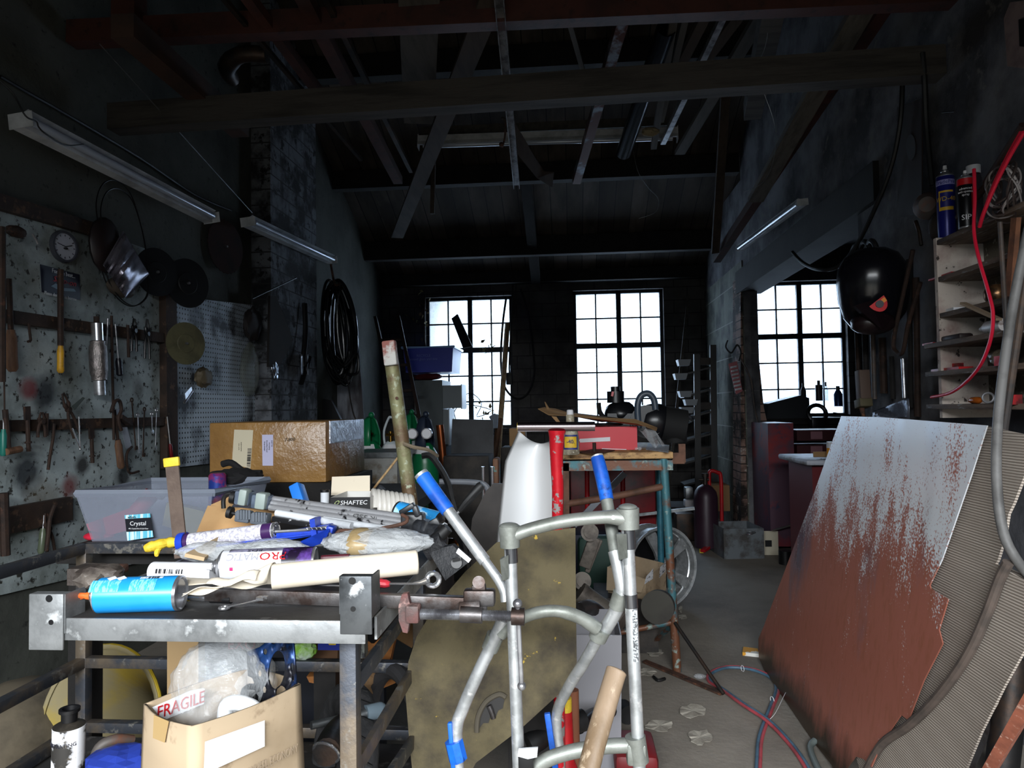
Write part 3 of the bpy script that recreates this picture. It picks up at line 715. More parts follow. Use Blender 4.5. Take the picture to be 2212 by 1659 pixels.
mb = MB(); mb.cyl(P(968, 1140, 1.45), P(935, 1172, 1.45), .012, .015, n=14); part('grip', mb, M_blackrub, t)
mb = MB(); c0 = P(955, 1178, 1.43); mb.cyl(P(920, 1190, 1.44), P(958, 1170, 1.44), .022, n=18); mb.slab([P(925, 1190, 1.42), P(978, 1178, 1.42), P(1016, 1212, 1.40), P(962, 1254, 1.40)], (.002, .012, .002)); part('mounting_plate', mb, mat('ribbed_black', '#202124', .5, bump=.5, bscale=80), t)
mb = MB(); mb.slab([P(990, 1184, 1.405), P(1018, 1208, 1.40), P(1012, 1216, 1.40), P(985, 1194, 1.405)], (0, .002, 0)); part('label', mb, M_paper, t)
mb = MB(); mb.cyl(P(986, 1216, 1.395), P(986, 1216, 1.41), .011, n=16); mb.bar(P(978, 1210, 1.39), P(995, 1206, 1.39), .006, .008, (0, 1, 0)); part('knob', mb, M_black, t)
mb = MB(); mb.tube(cat([P(735, 1146, 1.46), P(800, 1145, 1.45), P(868, 1132, 1.46), P(880, 1120, 1.47), P(868, 1112, 1.48)], 5), .004, 8); mb.tube(cat([P(735, 1146, 1.46), P(726, 1155, 1.46), P(732, 1165, 1.46)], 4), .004, 7)
single('rusty_wire', mb, M_rust, 'bent rusty wire looped over the tripod leg', 'wire')
t = thing('brass_bell', 'small polished brass cup beside the tripod head', 'brass cup', P(977, 1190, 1.5)); mb = MB(); mb.lathe([(.001, 0), (.012, .002), (.022, .014), (.026, .034), (.024, .04), (.022, .034), (.012, .01), (.001, .008)], frame(P(985, 1170, 1.55), (-.6, -.4, -.5)), 20)
part('cup', mb, mat('brass', '#9a7434', .2, 1), t)
# open carton under the tripod
def carton(name, label, catg, pts, z0, m, t=.004, flaps=(), grp=None, min_=None, depth=None):
    """open box from four top-rim points (world) down to z0"""
    c = sum((Vector(p) for p in pts), Vector()) / 4
    o = thing(name, label, catg, (c.x, c.y, z0), group=grp)
    mb = MB(); pts = [Vector(p) for p in pts]
    for i in range(4):
        a, b = pts[i], pts[(i + 1) % 4]; n = (Vector((c.x, c.y, 0)) - Vector(((a.x + b.x) / 2, (a.y + b.y) / 2, 0))).normalized() * t
        mb.slab([a, b, Vector((b.x, b.y, z0)), Vector((a.x, a.y, z0))], n)
    mb.slab([Vector((p.x, p.y, z0)) for p in pts], (0, 0, t)); part('box_wall', mb, m, o)
    for f in flaps:
        mb = MB(); mb.slab(f, (0, .002, .002)); part('flap', mb, m, o)
    return o
a, b = P(432, 1105, 1.60), P(590, 1118, 1.52)
o = carton('cardboard_box', 'open cardboard carton under the folded tripod', 'box', [P(420, 1160, 1.60), P(600, 1165, 1.60), P(600, 1120, 1.78), P(470, 1090, 1.78)], .886, mat('orange_card', '#c29a6b', .8, c2='#b58c5e', scale=5),
           flaps=[[P(420, 1160, 1.60), P(448, 1094, 1.68), P(600, 1104, 1.66), P(600, 1165, 1.60)], [P(455, 1092, 1.70), P(505, 1070, 1.74), P(512, 1078, 1.76), P(500, 1096, 1.70)]])
mb = MB(); mb.tube(cat([P(483, 1098, 1.62), P(483, 1078, 1.62), P(492, 1068, 1.62), P(515, 1066, 1.62)], 4), .0055, 8); single('rubber_elbow', mb, M_blackrub, 'black rubber elbow pipe sticking out of the open carton', 'pipe')

# ---- heavy cutout board (yellow foam-backed) leaning behind the walking frame
bo = [(1072, 1172), (1160, 1150), (1243, 1140), (1244, 1300), (1246, 1430), (1226, 1482), (1130, 1570), (1028, 1648), (1005, 1690), (893, 1690), (884, 1600), (876, 1500), (882, 1430), (900, 1375), (940, 1310), (1005, 1235)]
p0 = P(1060, 1400, 1.62); nrm = Vector((.12, -1, .22)).normalized()
t = thing('foam_board', 'big dirty yellow-brown foam board leaning behind the silver walking frame', 'board', (p0.x, p0.y, .6))
bp_ = [PP(x, y, p0, nrm) for x, y in bo]
M_foam = mat('dirty_yellow_foam', '#5f563f', .9, c2='#39332a', scale=7, lo=.42, hi=.62, c3='#b79a3e', scale3=22, lo3=.66, hi3=.7, bump=.5, bscale=70)
mb = MB(); mb.slab(bp_, nrm * -.022); part('board', mb, M_foam, t)
ho = [(1030, 1580), (1034, 1545), (1052, 1515), (1078, 1500), (1091, 1505), (1086, 1530), (1076, 1535), (1070, 1552), (1062, 1540), (1055, 1562), (1044, 1562)]
mb = MB(); mb.slab([PP(x, y, p0 + nrm * .003, nrm) for x, y in ho], nrm * -.002); part('cutout', mb, mat('cutout_dark', '#15110e', .6), t)
mb = MB(); hc = [PP(x, y, p0 + nrm * .006, nrm) for x, y in ((1030, 1582), (1033, 1548), (1050, 1516), (1077, 1500), (1092, 1506))]; mb.tube(cat(hc, 4), .006, 8); part('cutout_rim', mb, mat('grey_foam_edge', '#4d473c', .8), t)
mb = MB(); q = PP(1062, 1538, p0 + nrm * .008, nrm); mb.tube(cat([q + Vector((-.006, 0, .014)), q, q + Vector((.004, 0, -.014))], 4), .006, 10); part('cutout_bolt', mb, M_dirtyst, t)

# ---- silver walking frame turned upside down
wf = thing('walking_frame', 'silver aluminium walking frame with blue grips standing upside down', 'walking frame', P(1230, 1660, 1.34))
D = 1.33
def wtube(name, pts, r, m, n=6, rr=None, lab=None):
    mb = MB(); q = cat([P(*p) for p in pts], n) if len(pts) > 2 else [P(*p) for p in pts]; mb.tube(q, rr if rr else r, 16)
    return part(name, mb, m, wf, label=lab)
wtube('upright', [(1102, 1175, D), (1122, 1700, D)], .0118, M_alu)
wtube('upright', [(1354, 1120, D), (1382, 1680, D)], .0118, M_alu)
for a, b, r in (((1103, 1180, D), (1105, 1215, D), .0125), ((1116, 1165, D), (1118, 1167, D), .0), ((1356, 1135, D), (1359, 1185, D), .0126), ((1362, 1283, D), (1364, 1312, D), .0126)):
    if r: mb = MB(); mb.cyl(P(*a), P(*b), r, n=18); part('collar', mb, mat('dark_collar', '#77787c', .25, .9), wf)
# top cast bow
mb = MB(); mb.tube(cat([P(1100, 1160, D), P(1150, 1142, D), P(1225, 1125, D), P(1310, 1117, D), P(1352, 1120, D)], 6), [.017, .0165, .016, .0155, .015] + [.0148] * 14 + [.016, .017, .018, .019, .019, .019], 16, flat=.85)
mb.cyl(P(1100, 1136, D), P(1102, 1182, D), .0205, .019, n=18); mb.cyl(P(1356, 1098, D), P(1358, 1142, D), .0215, .02, n=18); mb.sph(P(1100, 1136, D), .019, sq=(1, 1, .35)); mb.sph(P(1356, 1096, D), .018, sq=(1, 1, .4))
part('top_bow', mb, M_cast, wf)
mb = MB(); mb.cyl(P(1325, 1118, D - .016), P(1325, 1118, D - .012), .004); part('rivet', mb, M_chrome, wf)
# brackets to handles
for q in ([(1082, 1205, D + .02), (1100, 1195, D), (1100, 1245, D), (1086, 1250, D + .02)], [(1330, 1150, D + .02), (1352, 1150, D), (1354, 1200, D), (1336, 1206, D + .02)]):
    mb = MB(); mb.slab([P(*v) for v in q], (0, -.018, 0)); part('bracket', mb, M_cast, wf)
# left arm: grip, tube, bend
wtube('grip', [(914, 1030, D + .10), (940, 1066, D + .085), (968, 1104, D + .07)], 0, M_bluegrip, 4, rr=[.0165, .0163, .016, .0158, .0158, .0155, .0155, .015, .0145], lab='blue plastic grip')
wtube('arm', [(967, 1102, D + .07), (1048, 1213, D + .035)], .0122, M_alu)
wtube('arm', [(1042, 1204, D + .038), (1058, 1226, D + .032), (1075, 1250, D + .025), (1088, 1275, D + .02), (1092, 1300, D + .015)], .0095, M_alu)
mb = MB(); mb.cyl(P(908, 1022, D + .102), P(917, 1034, D + .10), .0145, .0163, n=20); part('tube_end', mb, M_alu, wf); mb = MB(); mb.cyl(P(1289, 984, D + .121), P(1291, 990, D + .119), .0128, n=18); part('tube_end', mb, M_alu, wf)
# right arm
wtube('grip', [(1290, 988, D + .12), (1303, 1040, D + .10), (1311, 1080, D + .085)], 0, M_bluegrip, 4, rr=[.0135, .0142, .0145, .0145, .0145, .0145, .0142, .014, .014], lab='blue plastic grip')
wtube('arm', [(1310, 1076, D + .088), (1330, 1195, D + .03)], .0122, M_cast)
wtube('arm', [(1328, 1190, D + .03), (1338, 1235, D + .02), (1344, 1280, D + .02), (1330, 1320, D + .03), (1305, 1362, D + .05)], .0135, M_alu)
mb = MB(); mb.cyl(P(1342, 1280, D + .018), P(1332, 1312, D + .026), .0155, n=18); part('collar', mb, M_cast, wf)
# lower bow
wtube('lower_bow', [(1082, 1370, D + .03), (1110, 1345, D + .02), (1155, 1325, D + .01), (1205, 1320, D + .01), (1255, 1335, D + .02), (1290, 1358, D + .03)], 0, M_cast, 6, rr=[.0125] * 6 + [.0115] * 14 + [.0125] * 6 + [.0135] * 5)
for q, r_, s_ in (((1300, 1358), (1290, 1380), .0185), ((1070, 1372), (1058, 1402), .0175)):
    mb = MB(); mb.cyl(P(*q, D + .045), P(*r_, D + .05), s_, s_ * .95, n=20); part('cuff', mb, M_cast, wf)
wtube('leg', [(1088, 1335, D + .02), (1066, 1385, D + .04), (1030, 1460, D + .05), (1000, 1530, D + .06), (986, 1580, D + .06), (992, 1700, D + .06)], .0125, M_alu)
wtube('leg', [(1296, 1370, D + .05), (1262, 1430, D + .09), (1225, 1490, D + .16), (1202, 1550, D + .2), (1212, 1640, D + .2)], .0115, M_alu)
mb = MB(); mb.tube([P(980, 1600, D + .055), P(990, 1642, D + .055)], .0185, 8); mb.bar(P(972, 1560, D + .052), P(980, 1660, D + .052), .009, .012, (0, 1, 0), bev=.002); part('clip', mb, M_bluegrip, wf, label='blue plastic clip')
mb = MB(); mb.bar(P(1182, 1540, D + .195), P(1200, 1660, D + .195), .013, .012, (0, 1, 0), bev=.002); part('clip', mb, M_bluegrip, wf, label='blue plastic clip')
wtube('bottom_bow', [(1135, 1690, D), (1170, 1648, D), (1230, 1625, D), (1310, 1612, D), (1372, 1610, D)], .0135, M_cast)
mb = MB(); mb.cyl(P(1372, 1590, D), P(1380, 1645, D), .019, n=16); mb.box(P(1374, 1625, D), (.036, .03, .04), bev=.005); part('joint', mb, M_cast, wf)
mb = MB(); mb.bar(P(1136, 1618, D - .015), P(1138, 1690, D - .015), .028, .02, (0, 1, 0), bev=.002); fb = part('buckle', mb, M_black, wf)
mb = MB(); mb.slab([P(1120, 1618, D - .03), P(1162, 1615, D - .03), P(1160, 1636, D - .03), P(1140, 1640, D - .03), P(1118, 1634, D - .03)], (0, .004, 0)); part('buckle_tab', mb, M_white, wf)
mb = MB(); mb.bar(P(1371, 1318, D - .0122), P(1374, 1430, D - .0122), .009, .0006, (0, 1, 0)); part('printed_strip', mb, mat('tiny_print', '#a9adb0', .4, c2='#4a4c4e', scale=300, lo=.5, hi=.53), wf)

# hammer handle
t = thing('hammer_shaft', 'thick pale wooden tool handle slanting up in front of the walking frame', 'hammer shaft', P(1250, 1659, 1.12))
mb = MB(); mb.tube(cat([P(1333, 1446, 1.16), P(1325, 1470, 1.15), P(1290, 1590, 1.1), P(1262, 1700, 1.06)], 6), [.013, .0165, .018, .0182, .018] + [.0178] * 8 + [.0175] * 6, 18, flat=.8)
part('handle', mb, mat('ash_handle', '#8a7661', .5, c2='#6c5944', scale=9, stretch=(1, 1, .2), c3='#a08e78', scale3=60, bump=.1), t)

# T-handle red post, chrome bar, white panel
t = thing('red_t_post', 'red painted post with a polished crossbar standing behind the walking frame', 'post', P(1205, 1200, 1.75))
mb = MB(); mb.tube([P(1203, 930, 1.75), P(1203, 945, 1.75), P(1202, 985, 1.75), P(1205, 1060, 1.75), P(1204, 1150, 1.75), P(1210, 1700, 1.75)], [.0225, .0195, .0165, .0148, .014, .014], 20)
part('post', mb, mat('chipped_red_paint', '#b51622', .28, .1, c2='#a3131f', scale=8, c3='#85807e', scale3=42, lo3=.56, hi3=.585, bump=.1), t)
mb = MB(); mb.cyl(P(1118, 922, 1.75), P(1285, 921, 1.75), .0118, n=22); part('crossbar', mb, mat('satin_chrome', '#9a8e92', .22, 1), t)
mb = MB(); mb.cyl(P(1117.5, 922, 1.75), P(1120, 922, 1.75), .0108, n=22); part('bar_end_ring', mb, M_yellowtape, t)
# white curved panel
po = [(1122, 930), (1135, 945), (1150, 958), (1168, 960), (1185, 956), (1196, 945), (1205, 960), (1206, 1150), (1090, 1190), (1074, 1185), (1080, 1120), (1085, 1040), (1100, 985)]
def bend(p, k): return p
t = thing('plastic_sheet', 'smooth white curved plastic sheet behind the red post', 'sheet', P(1140, 1190, 1.95))
mb = MB()
def wp(u, v):
    v2 = v * 2.06; y = 932 + v * 540; xl = 1122 - 22 * min(1, v2 * 4) - 28 * min(v2, 1); xr = 1212
    x = xl + (xr - xl) * u; yy = y + (26 * math.sin(PI * u) ** 1.0 * (1 - min(v2, 1)) ** 8)
    return P(x, yy, 1.98 - .07 * math.sin(PI * min(1, u * 1.05)) - .03 * v)
mb.grid(wp, 18, 60); part('skin', mb, mat('glossy_white', '#d9dadb', .25), t, solid=.004, smooth=60)

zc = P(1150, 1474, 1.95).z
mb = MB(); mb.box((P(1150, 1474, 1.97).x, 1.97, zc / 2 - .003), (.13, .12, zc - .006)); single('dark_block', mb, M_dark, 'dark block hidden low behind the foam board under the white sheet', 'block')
# cardboard box at the front left with contents
A, Bc, Cc, Dc = P(310, 1521, 1.06), P(415, 1570, .95), P(650, 1478, 1.12), P(405, 1496, 1.26)
Dc = A + (Cc - Bc)
zb = .372
o = thing('cardboard_box', 'tall open cardboard box stuffed with plastic wrap under the tray', 'box', ((A.x + Cc.x) / 2, (Bc.y + Dc.y) / 2, zb))
mb = MB(); cen = (A + Bc + Cc + Dc) / 4
low = [Vector((p.x + (p.x - cen.x) * .12, p.y + (p.y - cen.y) * .12, zb)) for p in (A, Bc, Cc, Dc)]
up4 = [A, Bc, Cc, Dc]
for i in range(4):
    j = (i + 1) % 4; n = (cen - (up4[i] + up4[j]) / 2); n.z = 0; n.normalize()
    def wall(u, v, i=i, j=j, n=n):
        p = low[i].lerp(low[j], u).lerp(up4[i].lerp(up4[j], u), v)
        return p - n * (.012 * math.sin(PI * u) * v * v)
    mb.grid(wall, 12, 6)
mb.slab(low, (0, 0, .003)); part('box_wall', mb, M_cardlt, o, solid=.004, smooth=50)
nF = (Cc - Bc).cross(Vector((0, 0, 1))).normalized()
if nF.y > 0: nF = -nF
def onbox(px, py, off=.004): 
    p = PP(px, py, low[1].lerp(Bc, .5), nF + Vector((0, 0, .18))); return p
FN = (nF + Vector((0, 0, .0)))
pl0 = (Bc + Cc + low[1] + low[2]) / 4; e1 = ((Cc + low[2]) - (Bc + low[1])).normalized(); e2 = ((Bc + Cc) - (low[1] + low[2])).normalized(); FN = e1.cross(e2).normalized()
if FN.y > 0: FN = -FN
mb = MB(); mb.slab([PP(x, y, pl0 + FN * .014, FN) for x, y in ((443, 1602), (571, 1556), (571, 1612), (440, 1672))], FN * .001); part('label', mb, mat('blank_label', '#dcdcdc', .6), o)
Q = Matrix.Translation(PP(592, 1642, pl0 + FN * .0165, FN)) @ Matrix(((e1.x, e2.x, FN.x, 0), (e1.y, e2.y, FN.y, 0), (e1.z, e2.z, FN.z, 0), (0, 0, 0, 1)))
text('WHEEL ECONOMY', .0185, Q @ T(0, -.0, 0), mat('grey_print', '#8d7c68', .7), o, squash=.58)
mb = MB(); n2 = ((Bc - A).cross(Vector((0, 0, 1)))).normalized(); n2 = n2 if n2.y < 0 else -n2
pl1 = (A + Bc + low[0] + low[1]) / 4; g1_ = ((Bc + low[1]) - (A + low[0])).normalized(); g2_ = ((A + Bc) - (low[0] + low[1])).normalized(); GN = g1_.cross(g2_).normalized(); GN = GN if GN.y < 0 else -GN
mb.slab([PP(x, y, pl1 + GN * .012, GN) for x, y in ((333, 1544), (365, 1558), (356, 1604), (331, 1594))], GN * .0006); part('tape', mb, mat('torn_tape', '#a98d60', .5), o)
mb = MB(); pin = Dc.lerp(A, .05)
adn = (Dc - A).cross(Vector((0, 0, 1))).normalized(); adn = adn if adn.dot(cen - A) > 0 else -adn; ap_ = A + adn * .014
mb.slab([PP(x, y, ap_, adn) for x, y in ((328, 1528), (410, 1492), (440, 1486), (440, 1520), (352, 1556))], adn * .001); part('fragile_tape', mb, M_paper, o)
e = (Dc - A).normalized(); Q = frame(PP(392, 1523, ap_ + adn * .0025, adn), adn, e); text('FRAGILE', .028, Q, M_redp, o, squash=.8)
mb = MB(); mb.blob(P(480, 1490, 1.14), (.17, .16, .18), .2, 2.4, 11, 4); single('plastic_wrap', mb, M_clear, 'crumpled clear plastic wrap bulging from the tall box', 'plastic wrap', smooth=60)
# contents under the wrap
mb = MB(); mb.tube(cat([P(485, 1560, 1.08), P(490, 1525, 1.08), P(515, 1518, 1.08), P(545, 1528, 1.08), P(560, 1545, 1.08)], 6), .012, 14); single('plastic_hook', mb, mat('white_plastic', '#cfd0d1', .35), 'white curved plastic hook inside the tall box', 'hook')
mb = MB(); mb.box(P(543, 1510, 1.12), (.03, .03, .045), bev=.008); single('plastic_block', mb, M_black, 'small black plastic block beside the gasket', 'block')
# head gasket: dark blue plate with bores
gp0 = P(590, 1450, 1.12); gu = Vector((.25, .25, 1)).normalized(); gn = Vector((-.45, -1, .25)).normalized(); gv = gu.cross(gn).normalized()
gu = gn.cross(gv).normalized() * 1
t = thing('head_gasket', 'dark blue and black cylinder head gasket poking out of the tall box', 'gasket', gp0)
go = [(533, 1408), (560, 1398), (600, 1368), (632, 1366), (636, 1420), (640, 1478), (600, 1500), (565, 1530), (558, 1500), (545, 1465), (535, 1460)]
bm = bmesh.new()
def ring(cx, cy, rx, ry, n, rot=0): return [(cx + rx * math.cos(2 * PI * k / n) * math.cos(rot) - ry * math.sin(2 * PI * k / n) * math.sin(rot), cy + rx * math.cos(2 * PI * k / n) * math.sin(rot) + ry * math.sin(2 * PI * k / n) * math.cos(rot)) for k in range(n)]
hol = [ring(597, 1447, 18, 42, 22, .12), ring(606, 1497, 12, 16, 14, .1), ring(549, 1425, 6, 9, 10), ring(622, 1384, 8, 7, 10), ring(572, 1408, 5, 7, 8), ring(560, 1455, 5, 8, 8), ring(630, 1440, 4, 9, 8), ring(632, 1466, 3, 7, 8), ring(570, 1490, 5, 8, 8), ring(590, 1388, 5, 4, 8), ring(610, 1402, 3, 4, 8)]
es = []
for loop in [go] + hol:
    vs_ = [bm.verts.new(PP(x, y, gp0, gn)) for x, y in loop]
    es += [bm.edges.new((vs_[k], vs_[(k + 1) % len(vs_)])) for k in range(len(vs_))]
bmesh.ops.triangle_fill(bm, edges=es, use_beauty=True); bm.verts.index_update()
mb = MB(); mb.add([v.co.copy() for v in bm.verts], [[v.index for v in f.verts] for f in bm.faces]); bm.free()
part('plate', mb, mat('gasket_blue', '#1b3868', .35, .4, c2='#15151c', scale=9, lo=.46, hi=.52), t, solid=.003)

# black can at the lower left
a, b = P(146, 1690, 1.12), P(150, 1548, 1.12)
t = can('spray_can', 'grimy black and white can standing at the lower left', a, b, .0245, mat('grimy_can', '#d6d6da', .5, c2='#2c2a28', scale=16, lo=.44, hi=.5, c3='#4a453e', scale3=40), neck=False, m_metal=mat('oily_metal', '#2f2c28', .5, .5, c2='#4a443c', scale=20))
mb = MB(); Lc = (b - a).length; mb.lathe([(.012, Lc * .94), (.0125, Lc * 1.07), (.016, Lc * 1.08), (.016, Lc * 1.13), (.011, Lc * 1.13), (.010, Lc * 1.0), (.001, Lc)], None, 20); part('collar', mb, M_black, t, False)
cx_ = (a + b) / 2; text('PENETRATING', .0085, Matrix.Translation(Vector((cx_.x, cx_.y, P(142, 1598, 1.12).z))) @ RX(90), mat('dark_print', '#22222c', .5), t, wrap=.0250)
# ================================================================== right foreground: steel sheet, matting, hoses, floor litter
def sheet(name, label, catg, pts, p0, n, t, m, extra=None):
    n = Vector(n).normalized(); mb = MB(); mb.slab([PP(x, y, p0, n) for x, y in pts], n * -t)
    return single(name, mb, m, label, catg)
# plane of the leaning rusty sheet: foot on the floor, top leaning back to the right wall
A_ = PZ(1640, 1400, .02); B_ = P(1815, 900, A_.y + .9)
fa, fb = PZ(1643, 1436, 0.01), PZ(1797, 1656, 0.01)
B1 = P(1818, 902, 2.65)
n_sheet = (fb - fa).cross(B1 - fa).normalized()
if n_sheet.dot(CAMLOC - fa) < 0: n_sheet = -n_sheet
so = [(1817, 899), (1900, 901), (2132, 919), (2100, 1020), (2062, 1130), (2035, 1208), (2008, 1264), (2010, 1271), (2048, 1294), (2034, 1340), (2028, 1360), (2036, 1390), (1995, 1470), (1962, 1556), (1946, 1544), (1905, 1604), (1882, 1657), (1866, 1640), (1848, 1634), (1830, 1659), (1800, 1662), (1796, 1652), (1755, 1600), (1650, 1446), (1639, 1420), (1638, 1380), (1650, 1352), (1700, 1220), (1760, 1060)]
M_sheet = mat('rusty_mill_painted_sheen', '#b5705f', .34, .25, c2='#7c8aa0', scale=1.7, lo=.55, hi=.72, c3='#a5664f', scale3=40, lo3=.5, hi3=.75, bump=.03, bscale=60, rough2=.22, metal2=.8, stretch=(1.2, 1.2, .35))
nt = M_sheet.node_tree; N = nt.nodes; L = nt.links
bs = N['Principled BSDF']; src = bs.inputs['Base Color'].links[0].from_socket
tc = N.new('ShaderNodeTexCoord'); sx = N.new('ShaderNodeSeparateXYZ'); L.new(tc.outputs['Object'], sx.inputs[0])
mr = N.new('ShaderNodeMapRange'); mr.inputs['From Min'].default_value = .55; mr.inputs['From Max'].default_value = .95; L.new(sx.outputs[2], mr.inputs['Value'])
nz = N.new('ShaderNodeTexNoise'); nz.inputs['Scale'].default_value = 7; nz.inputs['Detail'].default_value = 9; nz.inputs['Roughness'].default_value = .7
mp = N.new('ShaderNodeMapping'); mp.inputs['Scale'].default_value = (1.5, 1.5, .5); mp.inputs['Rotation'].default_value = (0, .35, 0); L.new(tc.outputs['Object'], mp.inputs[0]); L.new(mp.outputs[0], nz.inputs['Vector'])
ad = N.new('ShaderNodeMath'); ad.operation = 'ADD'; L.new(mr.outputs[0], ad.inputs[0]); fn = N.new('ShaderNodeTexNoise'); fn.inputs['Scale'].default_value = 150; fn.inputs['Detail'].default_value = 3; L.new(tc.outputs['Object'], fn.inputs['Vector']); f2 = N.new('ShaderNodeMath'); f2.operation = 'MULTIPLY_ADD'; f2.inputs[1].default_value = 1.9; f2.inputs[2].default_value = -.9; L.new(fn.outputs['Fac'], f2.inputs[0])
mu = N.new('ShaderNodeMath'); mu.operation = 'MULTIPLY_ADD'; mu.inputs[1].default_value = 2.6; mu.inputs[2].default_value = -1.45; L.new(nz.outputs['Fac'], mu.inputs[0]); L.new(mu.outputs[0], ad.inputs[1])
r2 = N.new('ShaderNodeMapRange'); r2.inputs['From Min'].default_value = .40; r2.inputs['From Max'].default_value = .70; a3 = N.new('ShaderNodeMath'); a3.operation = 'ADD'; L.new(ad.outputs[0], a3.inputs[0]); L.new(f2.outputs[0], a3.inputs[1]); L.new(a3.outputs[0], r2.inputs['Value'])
mx = N.new('ShaderNodeMix'); mx.data_type = 'RGBA'; L.new(r2.outputs[0], mx.inputs[0]); L.new(src, mx.inputs[6]); mx.inputs[7].default_value = lin('#f4f9ff'); q4 = N.new('ShaderNodeMapRange'); q4.inputs['From Min'].default_value = .16; q4.inputs['From Max'].default_value = .05; a5 = N.new('ShaderNodeMath'); a5.operation = 'MULTIPLY_ADD'; a5.inputs[1].default_value = -.25; L.new(nz.outputs['Fac'], a5.inputs[0]); a6 = N.new('ShaderNodeMath'); a6.operation = 'ADD'; a6.inputs[1].default_value = .125; L.new(sx.outputs[2], a6.inputs[0]); L.new(a6.outputs[0], a5.inputs[2]); L.new(a5.outputs[0], q4.inputs['Value']); m5 = N.new('ShaderNodeMix'); m5.data_type = 'RGBA'; L.new(q4.outputs[0], m5.inputs[0]); L.new(mx.outputs[2], m5.inputs[6]); m5.inputs[7].default_value = lin('#43372c'); L.new(m5.outputs[2], bs.inputs['Base Color'])  # near-white window reflection painted into the colour, stronger towards the top
# yellow-black oily wear along the low left edge
sheet('steel_sheet', 'large rust-red steel sheet with bare bluish patches and painted pale reflection leaning on the right', 'steel sheet', so, fa, n_sheet, .003, M_sheet)
# ribbed rubber matting behind it
M_mat = bpy.data.materials.new('ribbed_matting'); M_mat.use_nodes = True
nt = M_mat.node_tree; N = nt.nodes; L = nt.links; bs = N['Principled BSDF']; bs.inputs['Roughness'].default_value = .75
tc = N.new('ShaderNodeTexCoord'); wv = N.new('ShaderNodeTexWave'); wv.bands_direction = 'Z'; wv.inputs['Scale'].default_value = 48; wv.inputs['Distortion'].default_value = .4
mp = N.new('ShaderNodeMapping'); mp.inputs['Rotation'].default_value = (0, math.radians(-12), 0); L.new(tc.outputs['Object'], mp.inputs[0]); L.new(mp.outputs[0], wv.inputs[0])
w2 = N.new('ShaderNodeTexWave'); w2.bands_direction = 'X'; w2.inputs['Scale'].default_value = 60; L.new(mp.outputs[0], w2.inputs[0])
rp = N.new('ShaderNodeMix'); rp.data_type = 'RGBA'; rp.inputs[6].default_value = lin('#857a70'); rp.inputs[7].default_value = lin('#d2c6ba'); L.new(wv.outputs['Fac'], rp.inputs[0])
r3 = N.new('ShaderNodeMix'); r3.data_type = 'RGBA'; L.new(rp.outputs[2], r3.inputs[6]); r3.inputs[7].default_value = lin('#a1958a'); ml = N.new('ShaderNodeMath'); ml.operation = 'MULTIPLY'; ml.inputs[1].default_value = .4; L.new(w2.outputs['Fac'], ml.inputs[0]); L.new(ml.outputs[0], r3.inputs[0])
L.new(r3.outputs[2], bs.inputs['Base Color']); bp = N.new('ShaderNodeBump'); bp.inputs['Strength'].default_value = .6; bp.inputs['Distance'].default_value = .003; L.new(wv.outputs['Fac'], bp.inputs['Height']); L.new(bp.outputs[0], bs.inputs['Normal'])
mo = [(2134, 921), (2212, 938), (2240, 945), (2215, 1020), (2190, 1085), (2178, 1110), (2170, 1160), (2155, 1210), (2150, 1218), (2180, 1228), (2215, 1246), (2290, 1300), (2215, 1375), (2180, 1440), (2150, 1520), (2110, 1590), (2078, 1659), (2060, 1700), (1870, 1700), (1850, 1640), (1960, 1400), (1990, 1250)]
sheet('rubber_matting', 'stiff sheet of ribbed grey-brown matting leaning behind the rusty sheet', 'matting', mo, fa + n_sheet * -.045, n_sheet, .006, M_mat)
# lower curved strip of the same matting in front
pm = fa + n_sheet * -.02
so2 = [(1865, 1690), (1905, 1610), (1960, 1560), (2020, 1500), (2090, 1410), (2140, 1310), (2178, 1235), (2260, 1280), (2215, 1400), (2170, 1480), (2120, 1580), (2075, 1690)]
mb = MB(); mb.slab([PP(x, y, pm, n_sheet) for x, y in so2], n_sheet * -.005); single('matting_strip', mb, M_mat, 'curved strip of ribbed matting in the lower right corner', 'matting')
hs = [(1868, 1672), (1905, 1608), (1965, 1565), (2030, 1500), (2090, 1415), (2130, 1330), (2160, 1250), (2178, 1215)]
mb = MB(); q = [PP(x, y, pm + n_sheet * .016, n_sheet) for x, y in hs]; mb.tube(cat(q, 6), .0115, 10)
single('rubber_edging', mb, mat('dusty_rubber', '#5c5049', .8, c2='#473f3a', scale=12), 'dusty brown rubber edging curving over the matting', 'edging')
# grey hose hanging from above and running down the right side
q = [P(1995, 190, 2.25), P(2000, 215, 2.2)] if False else [P(2225, 480, 1.75), P(2192, 640, 1.75), P(2170, 780, 1.72), P(2155, 920, 1.68), P(2153, 1040, 1.65), P(2165, 1140, 1.62), P(2190, 1200, 1.6), P(2240, 1265, 1.6)]
mb = MB(); mb.tube(cat(q, 8), .0105, 12); single('grey_hose', mb, mat('grey_hose', '#6c6b6a', .55, c2='#545352', scale=10), 'thick grey hose hanging down in front of the ribbed matting', 'hose')
mb = MB(); mb.bar(PZ(2105, 1720, .3), P(2280, 1420, 1.25), .05, .02, (.5, -1, 0)); single('painted_plank', mb, mat('faded_red_plank', '#a4604a', .7, c2='#8c523f', scale=20, c3='#c9a08e', scale3=50), 'faded orange-brown plank at the bottom right corner', 'plank')
mb = MB(); mb.tube(cat([P(2070, 1720, 2.1), P(2095, 1640, 2.2), P(2120, 1580, 2.3), P(2125, 1500, 2.4)], 5), .02, 12); single('bent_pipe', mb, M_dirtyst, 'dirty bent pipe behind the matting at the bottom right', 'pipe')
